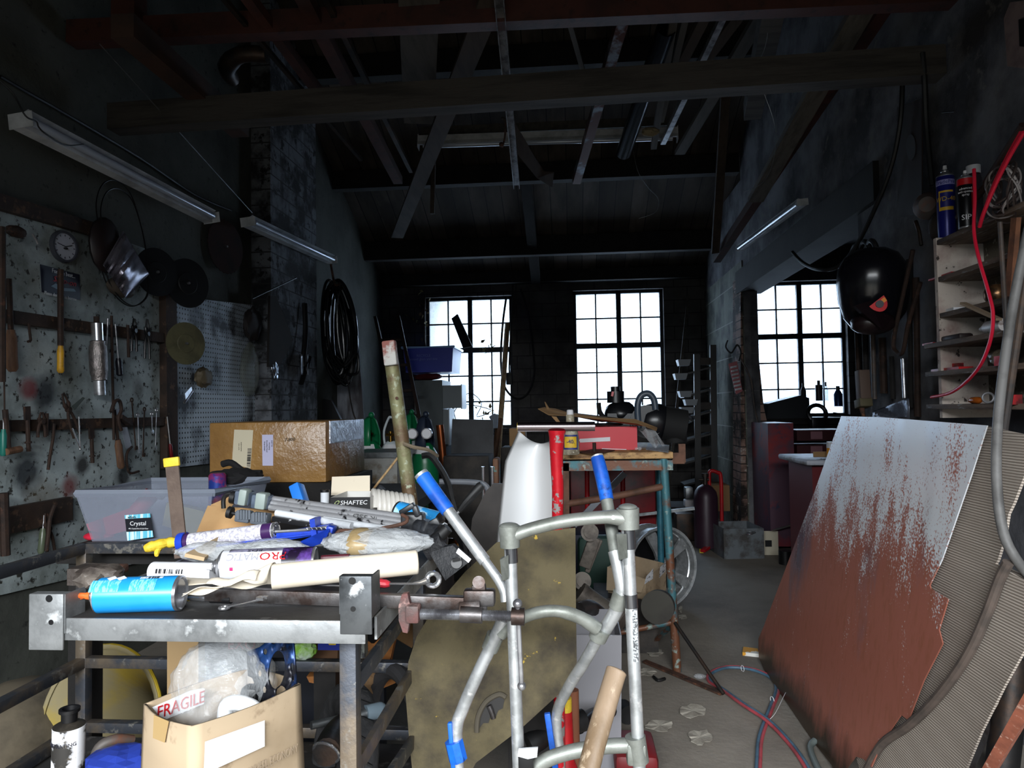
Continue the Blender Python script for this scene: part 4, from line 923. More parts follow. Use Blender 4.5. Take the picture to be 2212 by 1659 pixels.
mb = MB(); mb.cyl(P(2190, 1420, 2.35), P(2160, 1700, 2.3), .045, n=16); single('pipe_section', mb, M_iron, 'dark pipe section standing between matting and orange-brown plank', 'pipe')

# twin hose loop on the floor
def fl(px, py, z=.008): return PZ(px, py, z)
loop = [(1632, 1700), (1635, 1640), (1640, 1590), (1662, 1530), (1676, 1490), (1665, 1465), (1625, 1447), (1575, 1442), (1540, 1453), (1535, 1470), (1565, 1490), (1610, 1522), (1660, 1555), (1705, 1600), (1742, 1650), (1765, 1700)]
t = thing('twin_welding_hose', 'paired red and blue welding hoses looped on the concrete floor', 'hose', fl(1650, 1550, 0))
for k, (o, m, nm) in enumerate(((0, mat('blue_hose', '#4d6b80', .5, c2='#3e5668', scale=14), 'blue hose'), (.011, mat('red_hose', '#b04a52', .5, c2='#8d3f45', scale=14), 'red hose'))):
    pts = []
    for i, (x, y) in enumerate(loop):
        cross = .012 if (i in (11, 12)) else 0
        p = fl(x, y, .007 + cross); a = fl(*loop[max(i - 1, 0)]); b = fl(*loop[min(i + 1, len(loop) - 1)]); nn = (b - a).cross(Vector((0, 0, 1))).normalized()
        pts.append(p + nn * o * (1 if i < 6 or i > 10 else .9) + Vector((0, 0, 0)))
    mb = MB(); mb.tube(cat(pts, 8), .0062, 10); part('hose', mb, m, t, label=nm)
mb = MB()
for (x, y) in ((1604, 1444), (1668, 1512)):
    p = fl(x, y, .012); mb = MB(); mb.torus(.013, .0015, frame(p, (1, .3, 0)), 14, 6); part('tie', mb, M_paper, t)
mb = MB(); mb.tube(cat([fl(1660, 1556, .015), fl(1675, 1540, .03), fl(1695, 1500, .04), fl(1700, 1492, .03)], 5), .001, 5); single('wire_scrap', mb, M_paper, 'thin white wire end rising beside the twin hoses', 'wire')
mb = MB(); mb.tube(cat([fl(1790, 1700, .012), fl(1762, 1650, .012), fl(1750, 1615, .012), fl(1760, 1600, .02)], 6), .011, 12); single('hose_end', mb, mat('grey_green_hose', '#5f6866', .5), 'short grey hose end under the lower edge of the rusty sheet', 'hose')

# litter on the floor
def flake(cx, cy, rx, ry, seed, label, m, name='paint_flake', grp=None, zz=.006):
    random.seed(seed); mb = MB(); pts = []
    for k in range(18):
        a = 2 * PI * k / 18; f = random.uniform(.72, 1.1); pts.append(PZ(cx + rx * f * math.cos(a), cy + ry * f * math.sin(a), .003 + random.uniform(0, zz)))
    c = PZ(cx, cy, .005); n = len(pts); mb.add(pts + [c], [(i, (i + 1) % n, n) for i in range(n)])
    return single(name, mb, m, label, 'paint flake', grp, solid=.0015, smooth=0)
M_flake = mat('whitewash_flake', '#aaa498', .85, c2='#8c867b', scale=14, bump=.4)
for k, (x, y, rx, ry, lb) in enumerate(((1498, 1536, 32, 15, 'white paint flake right of the wooden handle, furthest of the big ones'), (1425, 1568, 32, 13, 'white paint flake just right of the walking frame upright'), (1512, 1592, 28, 17, 'white paint flake nearest the camera on the floor'),
        (1415, 1410, 18, 9, 'pale crumpled paint flake by the green table leg'), (1475, 1333, 10, 6, 'tiny white flake beside the alloy wheel'), (1470, 1316, 5, 8, 'small white flake touching the alloy wheel'), (1395, 1452, 28, 9, 'flat cracked paint flake left of the green table foot'))):
    flake(x, y, rx, ry, k + 3, lb, M_flake)
mb = MB(); q = [fl(1604, 1416, .0), fl(1606, 1404, 0), fl(1637, 1408, 0), fl(1640, 1420, 0)]; mb.slab([Vector((p.x, p.y, 0)) for p in q], (0, 0, .016))
single('matchbox', mb, mat('yellow_box', '#d79a2b', .6, c2='#e2e0da', scale=9, lo=.52, hi=.54), 'small yellow box on the floor left of the rusty sheet', 'box')
mb = MB(); mb.blob(fl(1512, 1461, .012), (.05, .035, .02), .25, 4, 8); single('crushed_cup', mb, M_clear, 'crushed clear plastic scrap beside the hose loop', 'plastic scrap', smooth=0)
mb = MB(); mb.slab([fl(1388, 1432, .004), fl(1396, 1428, .004), fl(1567, 1498, .004), fl(1556, 1503, .004)], (0, 0, .008)); single('floor_strip', mb, M_rust, 'rusty flat bar lying at the foot of the green table', 'flat bar')
mb = MB(); mb.tube(cat([fl(1412, 1462, .01), fl(1422, 1470, .012), fl(1436, 1466, .01)], 4), .007, 8); single('rubber_scrap', mb, M_blackrub, 'small curved black scrap on the floor', 'rubber scrap')

# ================================================================== steel bench with wooden top
M_gsteel = mat('worn_green_tube', '#3f6f78', .5, .2, c2='#6a4430', scale=7, lo=.46, hi=.54, c3='#8b9a92', scale3=26, bump=.15)
M_rusttube = mat('rusty_square_tube', '#6b4a3a', .7, .2, c2='#4d3629', scale=10, bump=.2)
fz = PZ(1463, 1450, 0); td = fz.y
tt = thing('steel_bench', 'tall steel bench with thick pale wood top and worn green legs', 'bench', (fz.x - .4, td + .2, 0))
tz = P(1462, 988, td).z
a = P(1200, 1000, td - .02); b = P(1450, 980, td - .02)
wz = tz - .004
mb = MB(); xw0, xw1 = P(1165, 985, td).x, P(1452, 978, td).x; mb.box(((xw0 + xw1) / 2, td + .4, wz + .016), (xw1 - xw0, .86, .03), bev=.003); part('wooden_top', mb, mat('ply_top', '#c09a68', .65, c2='#8f6b46', scale=6, stretch=(3, 1, 6), c3='#5f4632', scale3=14), tt)
topz = wz + .031
mb = MB(); mb.bar((xw0, td, wz - .03), (xw1, td, wz - .03), .03, .045); part('front_rail', mb, M_gsteel, tt)
mb = MB(); mb.bar((xw1 + .0, td + .01, wz + .0), (xw1 + .055, td + .01, wz + .0), .03, .05); mb.bar((xw1 + .045, td + .01, wz - .02), (xw1 + .045, td + .01, wz + .065), .03, .022, (0, 1, 0)); part('end_bracket', mb, M_rusttube, tt)
mb = MB(); mb.cyl(P(1433, 990, td), P(1463, 1452, td), .0195, n=18); part('leg', mb, M_gsteel, tt)
mb = MB(); mb.cyl(P(1424, 990, td + .5), P(1430, 1340, td + .5), .017, n=14); part('leg', mb, mat('blue_green_tube', '#2f6a7c', .4, .2, c2='#27505c', scale=9), tt)
mb = MB(); mb.bar(P(1222, 1000, td), P(1226, 1460, td), .03, .03, (0, 1, 0)); part('leg', mb, M_rusttube, tt)
mb = MB(); mb.tube([P(1226, 1088, td), P(1330, 1072, td), P(1436, 1050, td)], .016, 14); part('cross_tube', mb, M_rusttube, tt)
mb = MB(); mb.cyl(P(1330, 1368, td), P(1452, 1344, td), .013); part('cross_tube', mb, M_gsteel, tt)
mb = MB(); mb.bar(P(1452, 1350, td + .01), P(1380, 1420, td + .5), .022, .01); part('foot_brace', mb, M_gsteel, tt)
mb = MB(); mb.cyl(P(1458, 1345, td - .02), PZ(1563, 1499, .01), .008); part('foot_brace', mb, M_iron, tt)
# things on the bench top
def onb(px, py, h=0): return PZ(px, py, topz + h)
d1 = td + .16
def brick(name, label, catg, x0, x1, ytop, ybot, d, dy, m, bev=.002, z0=None):
    a, b = P(x0, ybot, d), P(x1, ybot, d); zt = P((x0 + x1) / 2, ytop, d).z; zb_ = a.z if z0 is None else z0
    mb = MB(); mb.box(((a.x + b.x) / 2, d + dy / 2, (zt + zb_) / 2), (b.x - a.x, dy, zt - zb_), bev=bev)
    return single(name, mb, m, label, catg)
t = thing('red_box', 'bright red lidless box with a strip of white tape on the bench', 'box', (P(1312, 970, d1).x, d1 + .05, topz))
xa, xb = P(1236, 972, d1).x, P(1377, 968, d1).x; zt = P(1300, 922, d1).z
mb = MB(); mb.tray(((xa + xb) / 2, d1 + .12, topz), (xb - xa, .24, zt - topz), .004); part('box', mb, mat('red_card', '#c4202f', .45), t)
mb = MB(); mb.slab([P(x, y, d1 - .0015) for x, y in ((1252, 948), (1318, 944), (1318, 953), (1253, 956))], (0, .001, 0)); part('tape', mb, M_paper, t)
mb = MB(); mb.slab([P(x, y, d1 - .0012) for x, y in ((1247, 951), (1254, 950), (1254, 953), (1247, 953))], (0, .001, 0)); part('tape_end', mb, M_paper, t)
# squirt bottle
t = thing('squirt_bottle', 'grubby squirt bottle with a blue and yellow label beside the red box', 'bottle', onb(1228, 975))
c = onb(1233, 982); bz = topz; W_ = Matrix.Translation((c.x, c.y, bz)) @ Matrix.Scale(1.18, 4); WM[t.name] = W_; t.matrix_world = W_
mb = MB(); mb.lathe([(.001, 0), (.030, 0), (.033, .006), (.032, .06), (.028, .085), (.018, .105), (.0155, .115), (.0155, .15), (.001, .15)], Matrix.Diagonal((1, .8, 1, 1)), 26); part('body', mb, mat('grubby_plastic', '#a59c86', .5, c2='#6a6252', scale=20, c3='#c9c3b2', scale3=40), t, False)
mb = MB(); mb.lathe([(.001, .15), (.013, .15), (.0125, .165), (.010, .168), (.001, .168)], None, 16); part('cap', mb, M_paper, t, False)
def wrapquad(t, x0, x1, z0, z1, R, m, off, name):
    mb = MB(); mb.grid(lambda u, v: (math.sin((x0 + (x1 - x0) * u) / R) * (R + off), -math.cos((x0 + (x1 - x0) * u) / R) * (R + off) * .8 - .0005, z0 + (z1 - z0) * v), 12, 1); return part(name, mb, m, t, False, smooth=60)
wrapquad(t, -.03, .03, .02, .075, .0322, mat('label_blue', '#22306e', .5), .0004, 'label')
wrapquad(t, -.024, .024, .027, .068, .0322, mat('label_yellow', '#d1ab2a', .5, c2='#b08c1e', scale=30), .0009, 'label_shield')
text('-40.', .02, W_ @ T(0, -.0015, .05) @ RX(90), mat('label_ink', '#1c2764', .5), t, wrap=.0338)
# folded cardboard above the box
zc_ = P(1300, 922, d1).z
mb = MB()
pp_ = [P(1162, 884, d1 - .05), P(1176, 881, d1), P(1200, 884, d1 + .02), P(1230, 893, d1), P(1300, 904, d1), P(1373, 907, d1 + .02), P(1420, 925, d1), P(1418, 931, d1 - .05), P(1376, 915, d1 - .12), P(1300, 906, d1 - .14), P(1230, 899, d1 - .15), P(1185, 897, d1 - .12)]
mb.slab(pp_, (0, .006, .0035)); mb.slab([P(1162, 884, d1), P(1300, 912, d1 + .2), P(1372, 908, d1 + .2), P(1255, 900, d1)], (0, 0, .003))
mb.slab([P(1176, 868, d1 + .01), P(1178, 868, d1 + .01), P(1188, 884, d1), P(1196, 900, d1 - .06), P(1186, 898, d1 - .06)], (0, .003, 0)); mb.slab([P(1190, 898, d1 - .1), P(1202, 900, d1 - .1), P(1210, 912, d1 - .08), P(1204, 914, d1 - .08)], (0, .003, 0))
single('folded_cardboard', mb, M_card, 'flattened brown cardboard lying across the red box', 'cardboard')
mb = MB(); c_ = P(1300, 917, d1 + .05); mb.torus(.08, .011, Matrix.Translation(c_) @ Matrix.Diagonal((1.15, 1, .5, 1)), 30, 8); single('rubber_ring', mb, M_blackrub, 'black rubber ring between the red box and the cardboard', 'rubber ring')
# plate with a stud
t = thing('studded_plate', 'small rusty plate with a round stud in front of the red box', 'plate', onb(1285, 976)); mb = MB(); mb.slab([onb(1250, 978, .001), onb(1292, 982, .001), onb(1328, 974, .001), onb(1286, 970, .001)], (0, 0, .004)); part('plate', mb, M_rust, t)
mb = MB(); p = onb(1284, 976, .004); mb.cyl(p, p + Vector((0, 0, .042)), .0085, n=14); part('stud', mb, M_rustdk, t)
mb = MB(); mb.bar(onb(1300, 969, .01), onb(1353, 971, .004), .004, .003); single('cable_tie', mb, M_paper, 'thin white plastic strip lying before the red box', 'cable tie')
mb = MB(); p = onb(1385, 969, .009); mb.lathe([(.001, 0), (.006, 0), (.009, .004), (.009, .012), (.006, .014), (.006, .03), (.001, .03)], frame(p, (-1, -.2, 0)), 14); single('glass_bulb', mb, M_clear, 'small clear bulb beside the red box corner', 'bulb')
mb = MB(); mb.slab([onb(1395, 972, .001), onb(1444, 978, .001), onb(1446, 962, .001), onb(1400, 958, .001)], (0, 0, .002)); single('printed_paper', mb, mat('squared_paper', '#b5b9be', .7, c2='#83888e', scale=80), 'sheet of squared paper on the bench right end', 'paper')
mb = MB(); p = onb(1412, 958, .015); mb.grid(lambda u, v: P(1382 + 30 * u + 30 * v * (1 - .2 * u), 930 + 36 * v - 6 * u + 3 * math.sin(9 * u), d1 - .03 - .12 * v + .01 * math.sin(12 * u + 5 * v)), 14, 14); single('plastic_bag', mb, M_clear, 'crumpled clear plastic bag on the right end of the bench', 'plastic bag', solid=.001, smooth=0)
# ================================================================== overhead: lumber and metal stored on the two cross beams
def stick(name, label, catg, near, far, w, h, m, zn=2.84, zf=2.74, up=(0, 0, 1), grp=None, round_=False, hollow=False, over=0):
    a, b = PZ(near[0], near[1], zn), PZ(far[0], far[1], zf)
    a = a - (b - a).normalized() * over
    mb = MB()
    if hollow: mb.pipe(a, b, w / 2, .003)
    elif round_: mb.cyl(a, b, w / 2, n=16)
    else: mb.bar(a, b, w, h, up)
    return single(name, mb, m, label, catg, grp)
M_brplank = mat('brown_plank', '#3f352e', .8, c2='#302822', scale=6, stretch=(3, .4, 3))
M_grplank = mat('grey_weathered_plank', '#4a4641', .85, c2='#383531', scale=7, stretch=(3, .4, 3))
stick('wooden_plank', 'wide brown plank slanting across the beams, its end lowest left of centre', 'plank', (1033, 70), (858, 512), .10, .018, M_brplank, 2.86, 2.68, over=.7)
stick('wooden_plank', 'wide grey plank stored straight above, left of the slanting brown one', 'plank', (905, 60), (905, 262), .17, .03, M_grplank, 2.90, 2.86, over=.7)
stick('steel_tube', 'red-brown steel tube above the beams, left of the grey plank', 'steel tube', (690, 60), (860, 390), .06, .05, M_redox, 2.86, 2.74, over=.8)
stick('steel_tube', 'red-brown steel tube further left, nearly parallel to its neighbour', 'steel tube', (570, 40), (730, 255), .045, .045, M_redox, 2.86, 2.78, over=.8)
stick('steel_bar', 'thin dark bar between the two red-brown tubes at the upper left', 'steel bar', (520, 40), (780, 345), .02, .02, M_iron, 2.86, 2.76, over=.8)
stick('steel_bar', 'dark bar right of the long red-brown tube, ending beside the brown plank', 'steel bar', (735, 60), (888, 370), .025, .025, M_iron, 2.87, 2.78, over=.8)
mb = MB(); a, b = PZ(282, 70, 2.66), PZ(520, 278, 2.66); mb.bar(a + Vector((0, -.05, 0)), b, .09, .09); single('steel_girder', mb, mat('dark_red_girder', '#3d2a22', .7, c2='#2c211d', scale=5), 'dark red-brown girder running back from the square post top left', 'girder')
mb = MB(); mb.bar(P(279, 92, 2.80), P(279, -260, 2.80), .105, .09, (0, 1, 0)); single('steel_post', mb, M_redox, 'short red-brown post rising from the front beam at the top left', 'post')
mb = MB(); q = PZ(1098, 60, 2.86); r_ = PZ(1116, 404, 2.62)
for off in (-.018, .018): mb.bar(q + Vector((off, -.6, 0)), r_ + Vector((off, 0, 0)), .004, .03)
mb.bar(q + Vector((0, -.6, .012)), r_ + Vector((0, 0, .012)), .04, .004); single('steel_channel', mb, M_steel, 'bright steel channel hanging down in the middle of the ceiling', 'channel')
mb = MB(); q = [PZ(1085, 255, 2.75), PZ(1110, 262, 2.75), PZ(1150, 330, 2.72), PZ(1175, 370, 2.70), PZ(1197, 372, 2.70), PZ(1193, 405, 2.66), PZ(1160, 385, 2.66), PZ(1115, 330, 2.68)]; mb.slab(q, (0, .01, .006)); single('leather_scrap', mb, M_brplank, 'curled brown sheet scrap dangling beside the steel channel', 'scrap')
mb = MB(); mb.tube(cat([PZ(1085, 255, 2.8), PZ(1092, 262, 2.75), PZ(1090, 300, 2.72), PZ(1084, 318, 2.7)], 5), .006, 8); mb.sph(PZ(1083, 312, 2.7), .014); single('hook', mb, M_rust, 'small hook with a ball in front of the ceiling light tube', 'hook')
stick('wooden_strip', 'narrow pale strip above the beams, left of the red-brown square tube', 'strip', (1232, 55), (1268, 186), .022, .012, M_grplank, 2.86, 2.86)
mb = MB(); a, b = PZ(1345, 40, 2.86), PZ(1245, 390, 2.64); mb.bar(a + (a - b).normalized() * .6, b, .05, .05); single('square_tube', mb, mat('red_square_tube', '#55322b', .35, .5, c2='#8f9aa8', scale=8, lo=.55, hi=.65), 'red-brown square tube with a bare shiny end pointing to the left window', 'steel tube')
mb = MB(); mb.pipe(PZ(1440, 60, 2.88), PZ(1347, 330, 2.72), .045, .004, 22); single('steel_pipe', mb, mat('black_pipe', '#23262c', .25, .9), 'fat black pipe stored overhead with its open end facing the windows', 'pipe')
for k, (n_, f_, w, m, lb) in enumerate((((1455, 40), (1412, 318), .035, M_grplank, 'pale batten leftmost of the overhead bundle right of the black pipe'), ((1480, 40), (1428, 260), .03, M_grplank, 'pale batten second from the left in the overhead bundle'),
        ((1520, 40), (1440, 200), .05, M_brplank, 'brown batten in the middle of the overhead bundle'), ((1560, 40), (1432, 308), .032, M_steel, 'thin bright steel angle poking out of the overhead bundle'),
        ((1590, 40), (1470, 200), .06, M_brplank, 'brown board on the right side of the overhead bundle'), ((1640, 40), (1468, 330), .07, M_grplank, 'broad grey board rightmost of the overhead bundle'))):
    stick('wooden_batten' if m is not M_steel else 'steel_angle', lb, 'batten' if m is not M_steel else 'steel angle', n_, f_, w, .03, m, 2.88 + .04 * k, 2.80 + .035 * k, over=.6)
mb = MB(); mb.blob(PZ(1405, 285, 2.74), (.10, .06, .05), .3, 3, 4); single('rag_tie', mb, mat('old_rag', '#7a6f58', .9), 'scrap of yellowish rag tied round the overhead battens', 'rag')
stick('timber_block', 'thick dark timber block above, right of the overhead bundle', 'timber', (1660, 60), (1625, 240), .09, .10, M_timber, 2.86, 2.80, over=.4)
mb = MB(); mb.bar(P(1862, 20, 3.0), P(1632, 432, 4.75), .10, .035, (0, 0, 1)); single('wooden_rafter', mb, mat('pale_rafter', '#5d574f', .8, c2='#45403a', scale=8, stretch=(3, .4, 3)), 'pale scuffed board sloping down along the right wall', 'board')
mb = MB(); mb.bar(P(1925, -10, 3.05), P(1548, 560, 5.8), .06, .06, (0, 0, 1)); single('steel_rafter', mb, M_redox, 'red-brown steel bar sloping beside the pale board on the right', 'steel bar')
mb = MB(); mb.bar(P(1568, 190, 4.6), P(1545, 545, 5.6), .06, .03, (0, 1, 0)); single('hanging_batten', mb, M_brplank, 'brown batten hanging steeply left of the right pillar', 'batten')
mb = MB(); mb.bar(P(938, 270, 5.0), P(934, 462, 5.0), .03, .03, (0, 1, 0)); single('hanging_batten', mb, M_brplank, 'thin batten hanging straight down behind the slanting brown plank', 'batten')
def wire(name, label, pts, r, m, n=6, closed=False): 
    mb = MB(); mb.tube(cat(pts, n, closed), r, 6, closed); return single(name, mb, m, label, 'wire' if 'wire' in name else 'cable')
wire('thin_wire', 'long thin pale wire curling down right of the overhead bundle', [P(1652, 30, 3.0), P(1658, 70, 3.05), P(1650, 110, 3.1), P(1633, 150, 3.1), P(1650, 200, 3.15), P(1673, 270, 3.2), P(1672, 340, 3.2), P(1650, 392, 3.2), P(1607, 415, 3.2)], .0011, M_galv)
wire('thin_wire', 'thin curved wire dangling below the black overhead pipe', [P(1368, 325, 4.12), P(1378, 370, 4.12), P(1400, 405, 4.12), P(1422, 430, 4.12), P(1416, 458, 4.12), P(1380, 472, 4.12)], .0015, M_galv)
mb = MB(); mb.cyl(P(215, 95, 2.55), P(545, 460, 3.9), .0022, n=6); single('taut_wire', mb, M_galv, 'straight bright wire slanting down to the middle left lamp', 'wire')
# dark valve casting and a dark sheet lying above
mb = MB(); mb.tube(cat([PZ(505, 175, 2.9), PZ(490, 145, 2.92), PZ(520, 118, 2.95), PZ(575, 118, 2.95)], 4), [.03, .035, .04, .04, .045, .045, .045, .04, .04, .04, .04, .04, .04], 12); single('pipe_elbow', mb, M_iron, 'dark iron pipe elbow stored above the front left beams', 'pipe')
# ceiling strip light
def tube_light(label, a, b, out, w=.05, name='fluorescent_light', plate=True, up=(0, 0, 1)):
    a, b = Vector(a), Vector(b); ax = (b - a).normalized(); out = Vector(out).normalized(); dn = out.cross(ax).normalized()
    if dn.z > 0: dn = -dn
    t = thing(name, label, 'light', (a + b) / 2)
    mb = MB(); mb.bar(a, b, w, w * .9, out); part('housing', mb, M_white, t)
    mb = MB(); mb.cyl(a + out * w * .85 + ax * .03, b + out * w * .85 - ax * .03, .0165, n=18); part('tube', mb, mat('glass_tube', '#aeb6c4', .15, .1), t)
    mb = MB(); mb.slab([a + out * w * .4 - dn * w * .5, b + out * w * .4 - dn * w * .5, b + out * w * 1.0 - dn * w * .75, a + out * w * 1.0 - dn * w * .75], dn * .0015); part('reflector', mb, M_white, t)
    for p, s in ((a, -1), (b, 1)):
        mb = MB(); mb.bar(p, p + ax * s * .004 , w * 1.15, w * 1.9, out); q = part('end_plate', mb, M_white, t); q.location = Vector(q.location) + out * w * .35
    return t
X1 = -2.02
tube_light('long white fluorescent light nearest on the left wall', PX(36, 262, X1), PX(450, 472, X1), (1, 0, .12))
tube_light('white fluorescent light in front of the brick pier on the left', PX(530, 480, -1.985), PX(712, 563, -1.985), (1, 0, .1))
tube_light('slim white fluorescent light above the opening in the right wall', PX(1738, 436, 1.42), PX(1602, 536, 1.42), (-1, 0, -.1), w=.035)
tube_light('fluorescent light hung crosswise under the overhead store in the middle', P(905, 303, 4.6), P(1462, 285, 4.6), (0, -.15, -1), w=.05)
mb = MB(); mb.bar(P(912, 285, 4.66), P(1440, 262, 4.66), .02, .06); single('wooden_board', mb, M_grplank, 'dark board running along the back of the crosswise ceiling light', 'board')
wire('lamp_cable', 'black cable looped over the near end of the nearest left light', [PX(0, 175, -1.95), PX(30, 205, -1.93), PX(55, 250, -1.9), PX(78, 262, -1.9), PX(84, 275, -1.9), PX(100, 290, -1.9), PX(140, 313, -1.92), PX(180, 312, -1.95)], .003, M_blackrub)
wire('wall_cable', 'dark cable clipped along the upper left wall', [PX(0, 165, -2.17), PX(60, 200, -2.17), PX(140, 245, -2.17), PX(300, 340, -2.17), PX(420, 420, -2.17), PX(500, 455, -2.17)], .007, M_black)

# ================================================================== left wall
XB = XL + .022
def W(px, py, o=0): return PX(px, py, XB + o)
tb = [W(-60, 418), W(150, 478), W(345, 548), W(345, 1205), W(-60, 1300)]
c0 = Vector((XB, sum(p.y for p in tb) / 5, 1.0))
M_tboard = mat('spattered_grey_board', '#a9b4b6', .75, c2='#6b726f', scale=2.6, lo=.4, hi=.62, c3='#2a2a26', scale3=34, lo3=.57, hi3=.64, bump=.25, bscale=60)
nt = M_tboard.node_tree; N = nt.nodes; L = nt.links; bs = N['Principled BSDF']; cur = bs.inputs['Base Color'].links[0].from_socket
geo = N.new('ShaderNodeTexCoord')
# sprayed paint spots and greasy smears with their own places on the board (object space)
spots = [((97, 850), .085, '#14171f', .9), ((58, 1022), .085, '#121620', .9), ((178, 1005), .05, '#1a1415', .9), ((150, 1050), .055, '#6e1f1f', .8), ((62, 840), .05, '#7d1f26', .75), ((265, 1030), .07, '#0f0f10', .9), ((210, 780), .07, '#3a3a3a', .5), ((215, 560), .2, '#33352f', .6), ((95, 1090), .12, '#5c4a2c', .5), ((300, 840), .05, '#3a342a', .6)]
org = Vector(((XB + XB + .02) / 2, 0, 0))
yy = [p.y for p in tb]; zz = [p.z for p in tb]; org = Vector((XB - .009, (min(yy) + max(yy)) / 2, min(zz)))
nzs = N.new('ShaderNodeTexNoise'); nzs.inputs['Scale'].default_value = 14; L.new(geo.outputs['Object'], nzs.inputs['Vector'])
for (px, py), r_, col, st in spots:
    p = W(px, py) - org
    vm = N.new('ShaderNodeVectorMath'); vm.operation = 'DISTANCE'; L.new(geo.outputs['Object'], vm.inputs[0]); vm.inputs[1].default_value = (0, p.y, p.z)
    a_ = N.new('ShaderNodeMath'); a_.operation = 'MULTIPLY_ADD'; a_.inputs[1].default_value = r_ * .7; L.new(nzs.outputs['Fac'], a_.inputs[0]); L.new(vm.outputs['Value'], a_.inputs[2])
    q = N.new('ShaderNodeMapRange'); q.inputs['From Min'].default_value = r_ * .8; q.inputs['From Max'].default_value = r_ * 1.55; q.inputs['To Min'].default_value = st; q.inputs['To Max'].default_value = 0; L.new(a_.outputs[0], q.inputs['Value'])
    x = N.new('ShaderNodeMix'); x.data_type = 'RGBA'; L.new(q.outputs[0], x.inputs[0]); L.new(cur, x.inputs[6]); x.inputs[7].default_value = lin(col); cur = x.outputs[2]
L.new(cur, bs.inputs['Base Color'])
mb = MB(); mb.slab(tb, (-.018, 0, 0)); single('tool_board', mb, M_tboard, 'paint-spattered pale grey tool board on the left wall', 'tool board')
M_peg = bpy.data.materials.new('peg_board'); M_peg.use_nodes = True
nt = M_peg.node_tree; N = nt.nodes; L = nt.links; bs = N['Principled BSDF']; bs.inputs['Roughness'].default_value = .6
tc = N.new('ShaderNodeTexCoord'); vs_ = N.new('ShaderNodeVectorMath'); vs_.operation = 'SCALE'; vs_.inputs['Scale'].default_value = 1 / .028; L.new(tc.outputs['Object'], vs_.inputs[0])
fr_ = N.new('ShaderNodeVectorMath'); fr_.operation = 'FRACTION'; L.new(vs_.outputs[0], fr_.inputs[0]); sb = N.new('ShaderNodeVectorMath'); sb.operation = 'SUBTRACT'; sb.inputs[1].default_value = (.5, .5, .5); L.new(fr_.outputs[0], sb.inputs[0])
ml = N.new('ShaderNodeVectorMath'); ml.operation = 'MULTIPLY'; ml.inputs[1].default_value = (0, 1, 1); L.new(sb.outputs[0], ml.inputs[0]); le = N.new('ShaderNodeVectorMath'); le.operation = 'LENGTH'; L.new(ml.outputs[0], le.inputs[0])
lt = N.new('ShaderNodeMath'); lt.operation = 'LESS_THAN'; lt.inputs[1].default_value = .2; L.new(le.outputs['Value'], lt.inputs[0])
nz = N.new('ShaderNodeTexNoise'); nz.inputs['Scale'].default_value = 4; nz.inputs['Detail'].default_value = 8; L.new(tc.outputs['Object'], nz.inputs['Vector']); q = N.new('ShaderNodeMapRange'); q.inputs['From Min'].default_value = .5; q.inputs['From Max'].default_value = .62; L.new(nz.outputs['Fac'], q.inputs['Value'])
x1 = N.new('ShaderNodeMix'); x1.data_type = 'RGBA'; x1.inputs[6].default_value = lin('#b9c4cf'); x1.inputs[7].default_value = lin('#34343a'); L.new(q.outputs[0], x1.inputs[0])
x2 = N.new('ShaderNodeMix'); x2.data_type = 'RGBA'; L.new(lt.outputs[0], x2.inputs[0]); L.new(x1.outputs[2], x2.inputs[6]); x2.inputs[7].default_value = lin('#0b0b0c'); L.new(x2.outputs[2], bs.inputs['Base Color'])
mb = MB(); mb.slab([W(378, 640), W(556, 660), W(556, 990), W(378, 1010)], (-.012, 0, 0)); single('pegboard', mb, M_peg, 'perforated pale pegboard flaked with dark paint beside the pier', 'pegboard')
def wbar(name, label, a, b, w, h, m, catg, o=.02):
    mb = MB(); mb.bar(W(*a, o), W(*b, o), w, h, (1, 0, 0)); return single(name, mb, m, label, catg)
M_oldwood = mat('greasy_old_wood', '#37281f', .8, c2='#241a15', scale=8, c3='#5a4334', scale3=20, bump=.3)
wbar('tool_rail', 'dark greasy upper tool rail with nails on the grey board', (-40, 676), (350, 730), .05, .03, M_oldwood, 'tool rail', .018)
wbar('tool_rail', 'dark greasy lower tool rail crossing the grey board', (-40, 922), (350, 910), .045, .03, M_oldwood, 'tool rail', .018)
wbar('tool_rail', 'broad bottom timber rail on the left wall above the grey frame', (-40, 1136), (150, 1098), .10, .03, M_oldwood, 'tool rail', .018)
wbar('timber_strip', 'dark timber strip along the top edge of the grey tool board', (-40, 425), (215, 500), .06, .03, M_oldwood, 'timber', .018)
wbar('wooden_stud', 'dark upright wooden stud between the tool board and pegboard', (362, 560), (366, 1010), .10, .04, M_oldwood, 'stud', .02)
# clock
p = W(137, 533, .012); t = thing('wall_clock', 'small round white wall clock with a dark rim', 'clock', p)
Qc = frame(p, (1, -.12, 0), (0, 0, 1)); R_ = .066
mb = MB(); mb.lathe([(.001, -.01), (R_, -.01), (R_ + .004, 0), (R_, .014), (R_ - .008, .014), (R_ - .009, .006), (.001, .006)], Qc, 30); part('case', mb, mat('clock_rim', '#3b3d45', .4), t)
mb = MB(); mb.lathe([(.001, .0065), (R_ - .009, .0065)], Qc, 30); part('dial', mb, mat('clock_dial', '#a5a9b5', .5), t)
for k in range(12):
    a = 2 * PI * k / 12; mb = MB(); mb.bar(Qc @ Vector((math.cos(a) * .044, math.sin(a) * .044, .0085)), Qc @ Vector((math.cos(a) * .052, math.sin(a) * .052, .0085)), .003, .001, (1, 0, 0)); part('hour_mark', mb, M_ink, t)
mb = MB(); mb.bar(Qc @ Vector((0, 0, .010)), Qc @ Vector((.012, -.036, .010)), .003, .001, (1, 0, 0)); part('hand', mb, M_ink, t)
